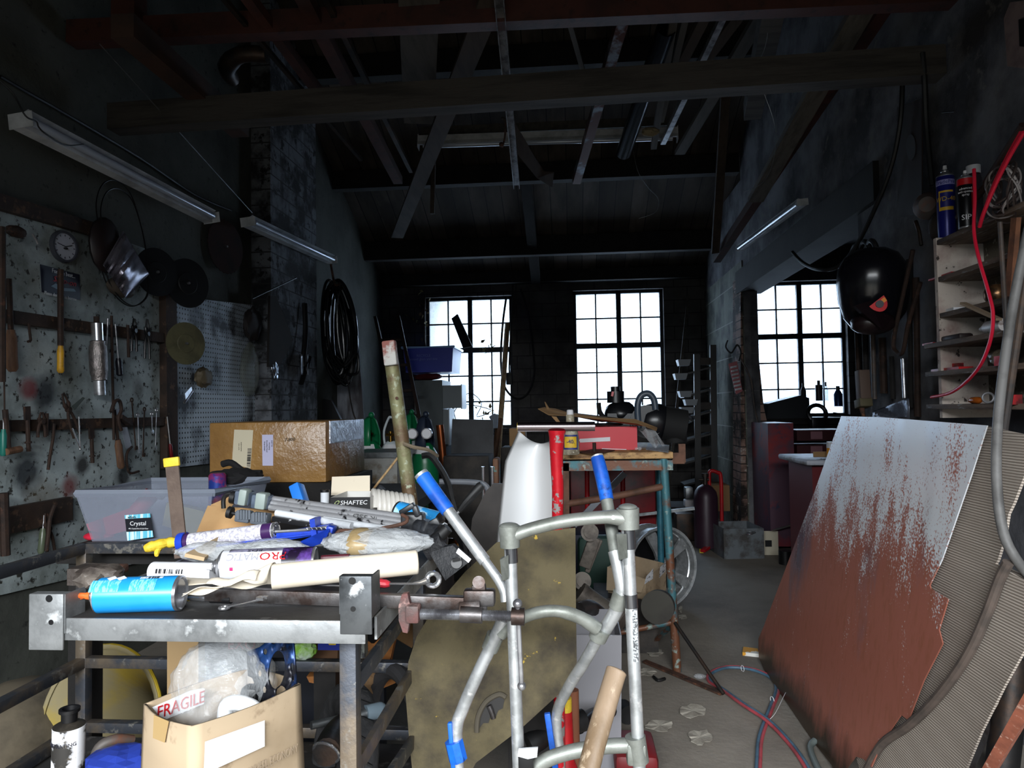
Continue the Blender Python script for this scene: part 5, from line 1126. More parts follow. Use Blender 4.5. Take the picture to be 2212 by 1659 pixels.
mb = MB(); mb.bar(Qc @ Vector((0, 0, .010)), Qc @ Vector((.008, .040, .010)), .0025, .001, (1, 0, 0)); part('hand', mb, M_ink, t)
mb = MB(); mb.sph(Qc @ Vector((-.008, 0, .012)), .009, sq=(1, 1, .5)); part('hub', mb, M_ink, t)
# enamel notice
t = thing('notice_plate', 'dark rectangular notice with white and red lettering under the clock', 'notice', W(130, 640, .01))
n4 = [W(88, 571, .008), W(172, 593, .008), W(173, 648, .008), W(92, 631, .008)]
mb = MB(); mb.slab(n4, (-.004, 0, 0)); part('plate', mb, mat('notice_navy', '#171a2a', .4), t)
def wtext(body, px, py, size, m, t, sq=1, sh=0, o=.010): 
    Q = Matrix.Translation(W(px, py, o)) @ Matrix(((0, 0, 1, 0), (1, 0, 0, 0), (0, 1, 0, 0), (0, 0, 0, 1))); return text(body, size, Q, m, t, squash=sq, shear=sh)
M_lt = mat('notice_white', '#c3c6cc', .6)
wtext('For the best...', 138, 591, .026, M_lt, t, .95); wtext('Snap-on', 140, 608, .035, mat('notice_red', '#a83038', .6), t, 1.2, .3); wtext("Please don't ask to borrow", 132, 640, .021, M_lt, t, .82)
mb = MB(); mb.slab([W(110, 618, .009), W(120, 612, .009), W(138, 622, .009), W(160, 624, .009), W(164, 630, .009), W(130, 628, .009)], (.0005, 0, 0)); part('picture', mb, mat('notice_blue', '#6f8695', .5), t)
# hanging tools
def hsdr(label, a, b, m_h, hl=.10, r=.011, name='screwdriver', blade=.0032, o=.045, mb_m=None):
    a, b = W(*a, o), W(*b, o); ax = (b - a).normalized(); Lt = (b - a).length; h0 = b - ax * hl
    t = thing(name, label, name.replace('_', ' '), b)
    mb = MB(); mb.cyl(a, h0, blade, n=8); part('blade', mb, mb_m or M_steel, t)
    mb = MB(); mb.lathe([(.001, 0), (r * .7, 0), (r * .75, hl * .08), (r, hl * .2), (r * .95, hl * .6), (r, hl * .92), (r * .6, hl), (.001, hl)], frame(h0, ax), 14); part('handle', mb, m_h, t)
    return t
M_hw = M_woodh
hsdr('yellow-handled flat file hanging over the notice', (131, 582), (131, 806), mat('yellow_grip', '#c08f1e', .5, c2='#8f6a1c', scale=20), .115, .014, 'hanging_file', .012, mb_m=M_rustdk)
hsdr('wooden-handled scraper hanging at the left edge of the upper rail', (19, 602), (27, 803), M_hw, .16, .020, 'hanging_scraper', .010, mb_m=M_rustdk)
hsdr('black-handled screwdriver hanging right of the flexible exhaust pipe', (249, 700), (259, 812), mat('black_grip', '#15151d', .3), .085, .0145, o=.05)
hsdr('wooden-handled file on the lower rail in front of the curved white strip', (247, 885), (262, 1012), M_hw, .14, .017, 'hanging_file', .007, mb_m=M_rustdk)
hsdr('screwdriver with a green handle at the far left of the lower rail', (8, 905), (7, 985), mat('green_grip', '#1f6a5e', .4), .10, .012)
hsdr('screwdriver with a red handle hanging on the dark stud', (361, 900), (371, 990), mat('wine_grip', '#5c0f16', .3), .08, .010)
hsdr('screwdriver with a clear green handle below the bottom rail', (96, 1113), (88, 1196), mat('clear_green_grip', '#5a6350', .3), .10, .013)
# exhaust flexi pipe
t = thing('flexible_exhaust_pipe', 'shiny braided flexible exhaust pipe hanging on the upper rail', 'exhaust pipe', W(213, 856, .06))
a, b = W(209, 698, .06), W(216, 853, .06); ax = (b - a).normalized(); Lp = (b - a).length; Q = frame(a, ax)
mb = MB(); mb.lathe([(0.0207, 0), (0.0242, 0), (0.0242, Lp * .26), (0.0207, Lp * .26)], Q, 24); part('pipe_end', mb, M_chrome, t)
mb = MB(); mb.lathe([(0.0242, Lp * .78), (0.0242, Lp), (0.0207, Lp), (0.0207, Lp * .78)], Q, 24); part('pipe_end', mb, M_steel, t)
mb = MB(); mb.lathe([(0.0242, Lp * .24), (0.0310, Lp * .25), (0.0310, Lp * .29), (0.0356, Lp * .33), (0.0374, Lp * .42), (0.0374, Lp * .62), (0.0356, Lp * .70), (0.0310, Lp * .75), (0.0310, Lp * .79), (0.0242, Lp * .80)], Q, 28); part('braid', mb, mat('steel_braid', '#8a8280', .35, .8, c2='#6f6a68', scale=60, lo=.46, hi=.54, stretch=(1, 1, .6), bump=.3, bscale=160), t)
mb = MB(); mb.cyl(a - ax * .03, a, .012, n=12); part('cork', mb, M_rustdk, t)
# rods, hooks, chisels, spanners, pliers
def rod(name, label, pts, r, m, o=.05, catg='rod', n=4):
    mb = MB(); q = [W(x, y, o) for x, y in pts]; mb.tube(cat(q, n) if len(q) > 2 else q, r, 8); return single(name, mb, m, label, catg)
rod('steel_rod', 'long rusty rod hanging past the lower rail right of the exhaust pipe', [(241, 682), (243, 800), (246, 950)], .006, M_rustdk)
rod('steel_rod', 'thin bright steel hook rod just right of the exhaust pipe', [(233, 688), (231, 740), (228, 800)], .003, M_steel)
rod('steel_bar', 'thick reddish bar hanging at the left edge of the picture', [(3, 490), (3, 825)], .014, M_rustdk, .09, 'bar')
rod('steel_rod', 'thin red-brown rod continuing below the left edge bar', [(9, 815), (10, 900)], .003, M_rustdk)
rod('hook_tool', 'small rusty hook hanging under the upper rail', [(62, 698), (65, 725), (66, 735), (60, 738)], .005, M_rustdk, catg='hook')
rod('rusty_hammer', 'rusty rod with a wooden crosspiece at the left of the lower rail', [(11, 885), (15, 930), (18, 972)], .010, M_rustdk, catg='tool')
rod('wooden_peg', 'short brown wooden crosspiece under the lower rail at far left', [(14, 976), (44, 970)], .013, M_hw, .06, 'tool handle')
rod('twisted_rod', 'twisted rusty rod hanging below the lower rail', [(117, 915), (114, 950), (108, 985), (104, 1015)], .006, M_rustdk)
rod('punch', 'short thick punch stuck through the lower rail', [(100, 893), (99, 942)], .009, M_rustdk, catg='punch')
rod('steel_bar', 'short flat bar on the upper rail between screwdriver and pliers', [(276, 702), (278, 772)], .007, M_rustdk, catg='bar')
rod('bent_crank', 'bent iron crank handle hanging low beside the stud', [(285, 965), (274, 980), (275, 1010), (282, 1022), (300, 1018)], .006, M_rustdk, catg='crank')
for k, (a, b, r, m, lb) in enumerate((((285, 868), (293, 965), .007, M_rustdk, 'rusty spanner right of the curved white strip on the lower rail'), ((298, 900), (300, 972), .005, M_steel, 'bright spanner hanging third from the stud'), ((312, 888), (309, 980), .009, M_rustdk, 'thick rusty spanner near the right end of the lower rail'),
        ((338, 890), (336, 965), .004, M_steel, 'thin bright spanner left of the red-handled screwdriver'), ((328, 898), (329, 930), .004, M_steel, 'shortest bright spanner on the lower rail'))):
    spanner(lb, W(*a, .055), W(*b, .055), r * .8, m, ring=.009, up=(1, 0, 0))
def chisel(label, a, b, m=M_rustdk):
    a, b = W(*a, .05), W(*b, .05); mb = MB(); c = a.lerp(b, .3); mb.bar(a, c, .028, .008, (1, 0, 0)); mb.cyl(c, b, .008, n=8); mb.cyl(a.lerp(b, .78), a.lerp(b, .82), .013, n=10)
    return single('cold_chisel', mb, m, label, 'chisel')
chisel('wide-bladed cold chisel on the lower rail, blade upward', (58, 878), (62, 975)); chisel('rusty chisel-like bar below the rail near the crank handle', (197, 925), (200, 1000))
def pliers(label, c, L_, m, ang=0, o=.055, name='pliers', grp=None):
    p = W(*c, o); Q = frame(p, (1, 0, 0), (0, 0, 1)) @ RZ(ang); mb = MB()
    for s in (-1, 1):
        mb.tube(cat([Q @ Vector(v) for v in ((L_ * .45, s * .004, 0), (L_ * .2, s * .012, 0), (L_ * .05, -s * .004, 0), (-L_ * .15, -s * .016, 0), (-L_ * .55, -s * .020, 0))], 4), [.004] * 4 + [.008] * 4 + [.006] * 4 + [.006] * 5, 8)
    mb.cyl(Q @ Vector((L_ * .08, 0, -.008)), Q @ Vector((L_ * .08, 0, .010)), .011, n=12)
    return single(name, mb, m, label, 'pliers')
pliers('dark pliers on the upper rail right of the short bar', (290, 720), .16, mat('dark_pliers', '#1b1a1c', .3, .6)); pliers('dark pliers with rubber grips next to the stud on the upper rail', (318, 728), .20, M_black)
pliers('rusty pliers crossed on the lower rail below the paint spots', (150, 892), .20, M_rustdk, 25); pliers('small rusty pliers on the lower rail left of the crossed pair', (90, 915), .10, M_rustdk, 0); pliers('pincers hanging at the foot of the board above the tote', (105, 1150), .18, M_rustdk, 10)
mb = MB(); mb.slab([W(x, y, .07) for x, y in ((154, 878), (178, 858), (182, 860), (160, 886))], (.004, 0, 0)); single('old_knife', mb, mat('green_grey_blade', '#3c423c', .6), 'grey-green blade sticking out above the crossed pliers', 'blade')
mb = MB(); mb.cyl(W(170, 900, .07), W(173, 968, .07), .003); mb.cyl(W(156, 925, .07), W(173, 970, .07), .003); mb.sph(W(173, 970, .07), .006); single('dividers', mb, M_chrome, 'bright steel dividers hanging open on the lower rail', 'dividers')
mb = MB(); q = [W(x, y, .03) for x, y in ((243, 888), (262, 880), (275, 925), (284, 965), (272, 970), (263, 930))]; mb.slab(q, (.002, 0, 0)); single('white_strip', mb, mat('white_strip', '#9ea4b0', .5), 'curved white strip behind the wooden-handled file', 'strip')
mb = MB(); mb.tube(cat([W(240, 890, .08), W(248, 868, .08), (W(258, 866, .08)), W(262, 885, .08), W(256, 905, .08), W(262, 930, .08)], 5), .008, 8); mb.bar(W(258, 900, .08), W(280, 915, .08), .02, .03, (1, 0, 0)); single('locking_clamp', mb, M_rustdk, 'rusty looped clamp above the wooden-handled file', 'clamp')
rod('iron_bar', 'upright rusty bar leaning at the bottom left of the board', [(8, 1065), (12, 1200)], .016, M_rustdk, .09, 'bar'); rod('iron_hook', 'curved rusty hook beneath the bottom rail', [(118, 1092), (108, 1120), (104, 1160), (100, 1190)], .008, M_rustdk, .07, 'hook')
mb = MB(); mb.blob(W(34, 500, .04), (.05, .09, .045), .2, 2, 4); single('rusty_lump', mb, M_rustdk, 'rusty oval lump nailed high at the left of the board', 'scrap metal')
rod('wing_bolt', 'small bright clip hanging left of the clock', [(70, 505), (76, 515), (82, 527)], .004, M_steel, .03, 'clip')
# discs
def disc(name, label, c, r, m, tilt=14, o=.07, hub=.02, t_=.004, teeth=0):
    p = W(*c, o); Q = frame(p, (math.cos(math.radians(tilt)), -math.sin(math.radians(tilt)), 0), (0, 0, 1))
    pr = []
    if teeth:
        mb = MB(); n = teeth * 2; mb.prism([((r + (.006 if k % 2 else 0)) * math.cos(2 * PI * k / n), (r + (.006 if k % 2 else 0)) * math.sin(2 * PI * k / n)) for k in range(n)], t_, Q)
    else: mb = MB(); mb.lathe([(.001, 0), (r, 0), (r, t_), (r * .45, t_), (r * .42, t_ + .003), (hub, t_ + .003), (hub, t_ + .001), (.001, t_ + .001)], Q, 40)
    t = thing(name, label, 'disc', p); part('disc', mb, m, t); mb = MB(); mb.cyl(Q @ Vector((0, 0, 0)), Q @ Vector((0, 0, .016)), .007, n=12); part('peg', mb, M_steel, t); return t
disc('saw_blade', 'large black disc hanging lowest above the pegboard', (405, 612), .135, mat('black_disc', '#0c0c0e', .5), 22, .09)
disc('saw_blade', 'black disc overlapping behind, right of the foil bag', (338, 588), .125, mat('black_disc', '#0c0c0e', .5), 20, .05)
disc('saw_blade', 'rusty red toothed saw blade high beside the pier', (487, 533), .165, mat('rust_disc', '#2e1610', .9, c2='#20110c', scale=6), 10, .03, teeth=30)
disc('grinding_disc', 'olive-green grinding disc hanging over the stud', (401, 742), .115, mat('olive_disc', '#57543c', .7, c2='#45422f', scale=10, bump=.2), 26, .10)
# foil bag and wire hoops
t = thing('foil_bag', 'silvery foil bag over a round visor hanging right of the clock', 'bag', W(262, 650, .06))
mb = MB()
def fb(u, v):
    x = (222 * (1 - u) + 266 * u) * (1 - v) + (272 * (1 - u) + 322 * u) * v; y = (572 * (1 - u) + 498 * u) * (1 - v) + (645 * (1 - u) + 592 * u) * v
    return W(x, y, .09 + .05 * math.sin(PI * u) * math.sin(PI * v) + (.007 * math.sin(34 * v + 3 * u) + .003 * math.sin(80 * v)) * (1 - v) ** .7)
mb.grid(fb, 60, 20); part('foil', mb, mat('crinkled_foil', '#8e8a96', .25, .7, c2='#55505a', scale=6, lo=.5, hi=.6), t, solid=.001)
mb = MB(); p = W(228, 530, .05); mb.sph(p, .13, sq=(.3, .8, 1)); part('visor', mb, mat('dark_brown_plastic', '#241c1d', .4), t)
mb = MB(); mb.blob(W(262, 622, .06), (.06, .2, .09), .15, 3, 3); part('bag_bottom', mb, mat('dull_bag', '#4d443c', .6, alpha=.9), t)
for k, (dx, dy, s, lb) in enumerate(((0, 0, 1.0, 'largest black wire hoop hanging around the foil bag'), (6, 8, .93, 'inner black wire hoop hanging around the foil bag'))):
    pts = [(215, 505), (208, 440), (222, 398), (250, 390), (280, 415), (300, 470), (313, 530), (318, 590), (316, 640), (285, 662), (250, 640), (222, 590)]
    wire('wire_hoop', lb, [W(258 + (x - 258) * s + dx, 530 + (y - 530) * s + dy, .05 + .02 * k) for x, y in pts], .003, M_black, 6, True)
# brush / junk hanging on the pegboard
mb = MB(); mb.blob(W(440, 815, .05), (.07, .14, .12), .25, 3, 7); single('brown_bag', mb, mat('dull_brown_bag', '#5d5240', .6), 'small brown lumpy bag hanging on the pegboard', 'bag')
mb = MB(); mb.cyl(W(415, 845, .05), W(398, 870, .05), .008); mb.slab([W(398, 850, .05), W(412, 835, .05), W(414, 845, .05), W(400, 866, .05)], (.004, 0, 0)); single('trowel', mb, M_steel, 'small dirty trowel low on the pegboard', 'trowel')
rod('probe_rod', 'thin black probe rod with a ball tip sticking out by the pier', [(545, 645), (640, 600)], .005, M_black, .2)
# ================================================================== pier and far left
XP = pxx
def Wp(px, py, o=.01): return PX(px, py, XP + o)
def hang_cloth(name, label, catg, pts, m, x, th=.02, seed=0):
    random.seed(seed); q = [PX(px, py, x + random.uniform(0, .02)) for px, py in pts]; mb = MB(); mb.slab(q, (th, 0, 0)); return single(name, mb, m, label, catg)
t = thing('brown_apron', 'dark brown leather apron hanging from the pier in a point', 'apron', Wp(590, 780))
mb = MB(); mb.slab([PX(x, y, XP + .02 + z) for x, y, z in ((580, 640, 0), (592, 640, 0), (612, 690, .02), (629, 733, .05), (614, 765, .04), (598, 790, .02), (577, 792, 0))], (.012, 0, 0)); part('cloth', mb, mat('dark_leather', '#1c1614', .8, c2='#14100f', scale=6), t, solid=.004)
mb = MB(); mb.blob(PX(594, 800, XP + .04), (.03, .09, .14), .3, 4, 4); part('foil_lining', mb, mat('foil_grey', '#8e939b', .2, .9), t, smooth=0)
t = thing('hanging_belt', 'black strap hanging from the pier with a silver tail', 'strap', Wp(655, 800))
mb = MB(); mb.tube(cat([PX(658, 655, XP + .03), PX(660, 720, XP + .05), PX(655, 790, XP + .06), PX(668, 770, XP + .05), PX(650, 830, XP + .05)], 5), .02, 8, flat=.4); part('strap', mb, M_black, t)
mb = MB(); mb.grid(lambda u, v: PX(648 + 18 * u, 765 + 45 * v, XP + .05 + .02 * math.sin(9 * u)), 8, 6); part('silver_tail', mb, M_steel, t, solid=.002)
mb = MB(); mb.blob(W(545, 700, .06), (.08, .22, .22), .25, 2, 8); single('dark_pouch', mb, mat('dark_pouch', '#221d1d', .7), 'dark lumpy pouch hanging between the pegboard and pier', 'pouch')
mb = MB(); mb.blob(W(540, 800, .05), (.07, .25, .35), .12, 2.5, 12); single('clear_sack', mb, mat('dusty_clear', '#7f8478', .3, alpha=.35, bump=.4), 'dusty clear plastic sack hanging in the corner left of the pier', 'sack')
# tall white door panel behind the coil
mb = MB(); mb.slab([P(690, 660, 6.4), P(770, 690, 6.4), P(786, 905, 6.4), P(662, 905, 6.4)], (0, .03, 0)); single('white_board', mb, mat('stained_white_board', '#8e929b', .7, c2='#4f4c50', scale=3, lo=.45, hi=.6, stretch=(2, 1, .4)), 'stained white board leaning at the far left wall behind the cable coil', 'board')
# black cable coil
t = thing('cable_coil', 'big coil of black cable hanging on the far left wall', 'cable coil', P(735, 830, 5.75))
random.seed(5)
for k in range(18):
    u = k / 17; rx = 17 + 22 * random.random(); ry = 84 + 24 * random.random(); dx = (39 - rx) * random.uniform(-1, 1); y0 = 610 + random.uniform(-6, 10); lean = 16
    pts = []
    for j in range(16):
        a = 2 * PI * j / 16; v = (1 - math.sin(a)) / 2
        pts.append(P(724 + dx + rx * math.cos(a) * (.75 + .35 * v) + lean * v, y0 + 2 * ry * v, 5.75 + .05 * math.sin(k * 2.1 + a)))
    mb = MB(); mb.tube(cat(pts, 3, True), .0115, 8, True); part('cable_loop', mb, mat('shiny_black_cable', '#0b0b0d', .22, spec=.8), t)
mb = MB(); mb.tube(cat([P(728, 775, 5.6), P(745, 790, 5.6), P(770, 765, 5.6), P(772, 805, 5.6), P(748, 808, 5.6)], 5), .012, 8); part('cable_tail', mb, MATS['shiny_black_cable'], t)
mb = MB(); mb.tube(cat([P(712, 555, 5.7), P(718, 590, 5.7), P(724, 615, 5.7), P(735, 612, 5.7)], 5), .01, 8); part('hook', mb, M_rust, t); mb = MB(); q = P(712, 558, 5.7); mb.cyl((XL, q.y, q.z), q, .01, n=8); part('hook_arm', mb, M_rust, t)
mb = MB(); mb.slab([P(x, y, 6.0) for x, y in ((684, 870), (700, 862), (715, 864), (735, 905), (735, 930), (700, 930), (690, 895))], (0, .05, 0)); single('black_bag', mb, M_black, 'black fabric bag standing behind the large carton', 'bag')
wire('hanging_chain', 'thin dark chain dangling below the cable coil', [P(750, 812, 5.62), P(758, 870, 5.7), P(768, 905, 5.7), P(785, 925, 5.7)], .006, M_iron)
# bench on the left with the cardboard carton and tote
bx0, bx1, by0, by1 = -1.42, -.62, 1.82, 3.45
t = thing('workbench', 'dark greasy workbench along the left wall under the tote and carton', 'workbench', ((bx0 + bx1) / 2, (by0 + by1) / 2, 0))
mb = MB(); mb.box(((bx0 + bx1) / 2, (by0 + by1) / 2, .81), (bx1 - bx0, by1 - by0, .04)); part('bench_top', mb, M_dark, t)
mb = MB(); mb.box(((bx0 + bx1) / 2 + .02, by0 + .55, .4), (bx1 - bx0 - .1, .03, .76)); part('front_panel', mb, mat('navy_panel', '#161a26', .5, c2='#10131c', scale=4), t)
for x in (bx0 + .05, bx1 - .05):
    for y in (by0 + .05, by1 - .05): mb = MB(); mb.box((x, y, .395), (.06, .06, .79)); part('leg', mb, M_dark, t)
# tote
M_tote = mat('clear_tote', '#8c93a3', .25, alpha=.42, spec=.6, bump=.1)
q0, q1 = P(150, 1180, 1.9), P(410, 1165, 1.9); zt = P(330, 1065, 1.9).z
x0t, x1t = P(132, 1065, 1.86).x, P(462, 1045, 1.86).x
t = thing('storage_tote', 'large clear plastic storage tote full of red things', 'storage box', ((x0t + x1t) / 2, 2.05, .83))
cx_, cw = (x0t + x1t) / 2, (x1t - x0t) - .06
mb = MB(); mb.tray((cx_, 2.07, .832), (cw - .04, .30, zt - .832), .003, taper=.03); part('tub', mb, M_tote, t)
mb = MB(); mb.tube([(cx_ - cw / 2 - .01, 1.9, zt), (cx_ + cw / 2 + .01, 1.9, zt), (cx_ + cw / 2 + .01, 2.25, zt), (cx_ - cw / 2 - .01, 2.25, zt)], .012, 6, True); part('rim', mb, mat('tote_rim', '#7d8491', .35, alpha=.8), t)
yl = 1.905
lb = [P(269, 1113, yl), P(324, 1109, yl), P(331, 1160, yl), P(275, 1168, yl)]; Fy = yl - .012
mb = MB(); mb.slab([P(270, 1121, Fy - .001), P(325, 1118, Fy - .001), P(329, 1146, Fy - .001), P(273, 1149, Fy - .001)], (0, .001, 0)); part('label', mb, mat('label_black', '#14151d', .4), t)
mb = MB(); mb.slab([P(269, 1113, Fy), P(324, 1109, Fy), P(325, 1118, Fy), P(270, 1121, Fy)], (0, .001, 0)); part('label_strip', mb, mat('label_stripes', '#c9dfe4', .5, c2='#5bb4cc', scale=160, lo=.48, hi=.52, stretch=(1, .02, .02)), t)
mb = MB(); mb.slab([P(273, 1149, Fy), P(329, 1146, Fy), P(331, 1160, Fy), P(275, 1168, Fy)], (0, .001, 0)); part('label_strip', mb, MATS['label_stripes'], t)
text('Crystal', .017, Matrix.Translation(P(298, 1131, Fy - .0022)) @ RX(90) @ RZ(1), M_paper, t, squash=1.0)
text('wham.', .010, Matrix.Translation(P(285, 1117, Fy - .0012)) @ RX(90) @ RZ(2), M_ink, t)
text('40L Crystal Box & Lid Clear', .0052, Matrix.Translation(P(299, 1142, Fy - .0022)) @ RX(90), M_paper, t)
M_redpl = mat('red_plastic', '#c0223a', .45)
mb = MB(); mb.slab([P(x, y, 1.98) for x, y in ((186, 1132), (290, 1094), (296, 1112), (300, 1140), (240, 1155), (192, 1146))], (0, .05, .0)); mb.cyl(P(295, 1105, 2.0), P(330, 1065, 2.02), .024, n=14); single('red_gun', mb, M_redpl, 'long red plastic tool lying inside the clear tote', 'plastic tool')
mb = MB(); mb.blob(P(215, 1158, 1.99), (.09, .06, .03), .1, 2, 4); single('red_pouch', mb, M_redpl, 'small red oval item at the bottom of the clear tote', 'pouch')
mb = MB(); mb.slab([P(x, y, 2.0) for x, y in ((360, 1085), (440, 1105), (436, 1160), (350, 1135))], (0, .03, 0)); single('yellow_card', mb, mat('dull_yellow_card', '#b0a85c', .7), 'dull yellow card inside the right half of the clear tote', 'card')
mb = MB(); mb.sph(P(348, 1070, 2.0), .014); single('pale_disc', mb, M_paper, 'small pale cap near the rim inside the clear tote', 'cap')
# carton wrapped in film
yb = 2.7; z0 = P(560, 1043, yb).z; z1 = P(560, 912, yb).z
xa, xb = P(452, 980, yb).x, P(704, 980, yb).x
mb = MB(); mb.box(((xa + xb) / 2 + .0, 2.97, (.832 + z0) / 2), (xb - xa + .05, .58, z0 - .834)); single('dark_crate', mb, M_dark, 'low dark crate carrying the large brown carton', 'crate')
t = thing('shipping_carton', 'large brown shipping carton taped in shiny film on the left bench', 'box', ((xa + xb) / 2, yb + .25, z0))
M_filmcard = mat('film_wrapped_card', '#9a7440', .32, c2='#7f5c33', scale=3.5, lo=.4, hi=.65, bump=.9, bscale=13, spec=1)
mb = MB(); mb.box(((xa + xb) / 2, yb + .26, (z0 + z1) / 2), (xb - xa, .52, z1 - z0), bev=.006); part('carton', mb, M_filmcard, t)
mb = MB(); mb.box((xb + .004, yb + .26, z1 - .045), (.006, .45, .09)); part('shiny_tape', mb, mat('shiny_film', '#a5a7ae', .12, .7, bump=.8, bscale=30), t)
def face(pts, m, nm, y=yb - .0015): mb = MB(); mb.slab([P(a, b, y) for a, b in pts], (0, .001, 0)); return part(nm, mb, m, t)
face(((506, 928), (547, 929), (541, 1012), (501, 1002)), mat('beige_label', '#c2b89f', .6), 'label'); face(((566, 939), (590, 939), (590, 1006), (567, 1006)), mat('lilac_label', '#b5b3ce', .6), 'label')
face(((535, 968), (543, 968), (540, 1010), (533, 1008)), mat('bar_lines', '#9d9482', .6, c2='#2b2823', scale=200, lo=.49, hi=.51, stretch=(.02, .02, 1)), 'barcode', yb - .003)
text('7-800', .019, Matrix.Translation(P(625, 950, yb - .002)) @ RX(90) @ RZ(4), M_ink, t, shear=.35)
for k, s in enumerate(('SHIP TO', 'Workshop', 'Brookfield Road', 'Great Britain')): text(s, .0072, Matrix.Translation(P(587 - k * 5.2, 958 + (k > 0) * 6, yb - .003)) @ RX(90) @ RZ(-90), M_ink, t)
for k, s in enumerate(('MADE IN CHINA', 'N.W. 1.2 KG')): text(s, .005, Matrix.Translation(P(521 - k * 5, 965, yb - .003)) @ RX(90) @ RZ(-90), M_ink, t)
# black cloth, aerosol lid
mb = MB(); mb.blob(P(508, 1030, 2.3), (.17, .16, .06), .25, 2.5, 6); mb.tube(cat([P(480, 1003, 2.4), P(500, 1000, 2.4), P(530, 1020, 2.4), P(565, 1022, 2.4)], 4), .012, 8); single('black_cloth', mb, mat('black_fabric', '#121113', .9), 'crumpled black cloth lying before the large brown carton', 'cloth')
c = P(470, 1027, 2.2); mb = MB(); mb.lathe([(.001, 0), (.028, 0), (.028, .1), (.022, .108), (.001, .108)], Matrix.Translation((c.x, c.y, c.z - .1)), 20); single('round_tin', mb, mat('blue_red_tin', '#243a86', .3, .3, c2='#b02430', scale=20), 'round blue and red tin behind the tote, left of the carton', 'tin')
# items behind the tripod
zb0 = .83
def tin(name, label, catg, px0, px1, yt, yb_, d, m, cap=None):
    a, b = P(px0, yb_, d), P(px1, yb_, d); r = (b.x - a.x) / 2; z1 = P(px0, yt, d).z; c = ((a.x + b.x) / 2, d, a.z)
    t = thing(name, label, catg, c); mb = MB(); mb.lathe([(.001, 0), (r, 0), (r, (z1 - a.z) * .9), (.001, (z1 - a.z) * .9)], T(*c), 20); part('body', mb, m, t)
    mb = MB(); mb.lathe([(.001, (z1 - a.z) * .88), (r * 1.06, (z1 - a.z) * .88), (r * 1.06, z1 - a.z), (.001, z1 - a.z)], T(*c), 20); part('lid', mb, cap or M_black, t); return t
tin('film_canister', 'small white canister with a black lid left of the black parts box', 'canister', 693, 711, 1058, 1100, 1.95, M_white)
mb = MB(); mb.bar(P(640, 1048, 1.9), P(668, 1135, 1.86), .03, .04, (0, 1, 0), bev=.004); single('blue_box', mb, mat('sky_blue_plastic', '#2878d6', .4), 'small tilted sky-blue plastic box behind the tripod leg', 'box')
t = thing('parts_box', 'small black and white parts box with its lid standing open', 'box', (P(758, 1110, 1.9).x, 1.94, .86))
xa, xb = P(714, 1090, 1.88).x, P(800, 1090, 1.88).x; zt = P(757, 1074, 1.88).z; zq = P(757, 1112, 1.88).z
mb = MB(); mb.tray(((xa + xb) / 2, 1.95, .832), (xb - xa, .14, zt - .832), .003); part('box', mb, mat('box_white', '#c9c7c2', .6), t)
mb = MB(); mb.box(((xa + xb) / 2, 1.8785, (zt + zq) / 2 + .0), (xb - xa, .002, zt - zq)); part('black_front', mb, mat('box_black', '#0d0d0f', .4), t)
mb = MB(); mb.box(((xa + xb) / 2, 1.8785, zq - .012), (xb - xa, .002, .024)); part('green_front', mb, mat('box_green', '#5d9a4a', .5), t)
mb = MB(); mb.slab([P(715, 1070, 2.02), P(717, 1030, 2.03), P(799, 1027, 2.03), P(799, 1068, 2.02)], (0, .002, 0)); part('lid', mb, mat('lid_inside', '#cfc3ae', .7, c2='#a98f70', scale=7, lo=.55, hi=.62), t)
text('SHAFTEC', .0165, Matrix.Translation(P(764, 1086, 1.8765)) @ RX(90) @ RZ(1), M_paper, t, squash=1.12, shear=.12)
mb = MB(); Qe = Matrix.Translation(P(728, 1086, 1.8765)) @ RX(90) @ RZ(35); mb.torus(.007, .0012, Qe @ Matrix.Diagonal((1, .55, 1, 1)), 20, 6); part('logo_ring', mb, mat('logo_green', '#b9c98a', .5), t)
# coiled white hose
t = thing('coiled_hose', 'thick white spiral hose coil beside the parts box', 'hose coil', P(850, 1112, 1.9))
mb = MB(); pts = []
for k in range(9 * 14 + 1):
    a = 2 * PI * k / 14; u = k / (9 * 14); c = P(806 + 88 * u, 1092 + 14 * u, 1.95); pts.append(c + Vector((.02 * math.cos(a), -.045 * math.cos(a), .042 * math.sin(a))))
mb.tube(pts, .0085, 8); part('coil', mb, mat('ivory_hose', '#c6c2bb', .45), t)
r = .028; a, b = P(962, 1135, 1.62), P(858, 1107, 1.66)
t = can('spray_can', 'light blue can lying behind the tripod head', b, a, r, mat('light_blue_can', '#2f96dc', .35, c2='#a8cfe8', scale=40, lo=.55, hi=.6), m_metal=M_iron)
mb = MB(); mb.cyl(P(765, 1128, 2.1), P(826, 1052, 2.1), .012, n=10); single('ribbed_grip', mb, mat('dark_ribbed', '#26282d', .6), 'dark ribbed grip poking up right of the parts box', 'grip')
# post with square cap
t = thing('scaffold_post', 'tall yellow-green rusty tube with a red square end leaning left of centre', 'post', P(960, 1659, 2.15))
a, b = P(845, 775, 2.15), P(974, 1725, 2.15); mb = MB(); mb.cyl(a, b, .0225, n=20); part('tube', mb, mat('corroded_green_tube', '#7b7a58', .55, .2, c2='#5e4a34', scale=9, lo=.42, hi=.58, c3='#9aa08a', scale3=40, bump=.25), t)
mb = MB(); mb.bar(P(840, 736, 2.13), P(846, 790, 2.13), .042, .032, (0, 1, 0), bev=.006); part('square_cap', mb, mat('red_white_cap', '#8d5850', .7, c2='#b9b7b2', scale=12, lo=.48, hi=.56, bump=.2), t)
mb = MB(); mb.cyl(P(857, 860, 2.128), P(857, 860, 2.12), .005, n=12); part('rivet', mb, M_rust, t)
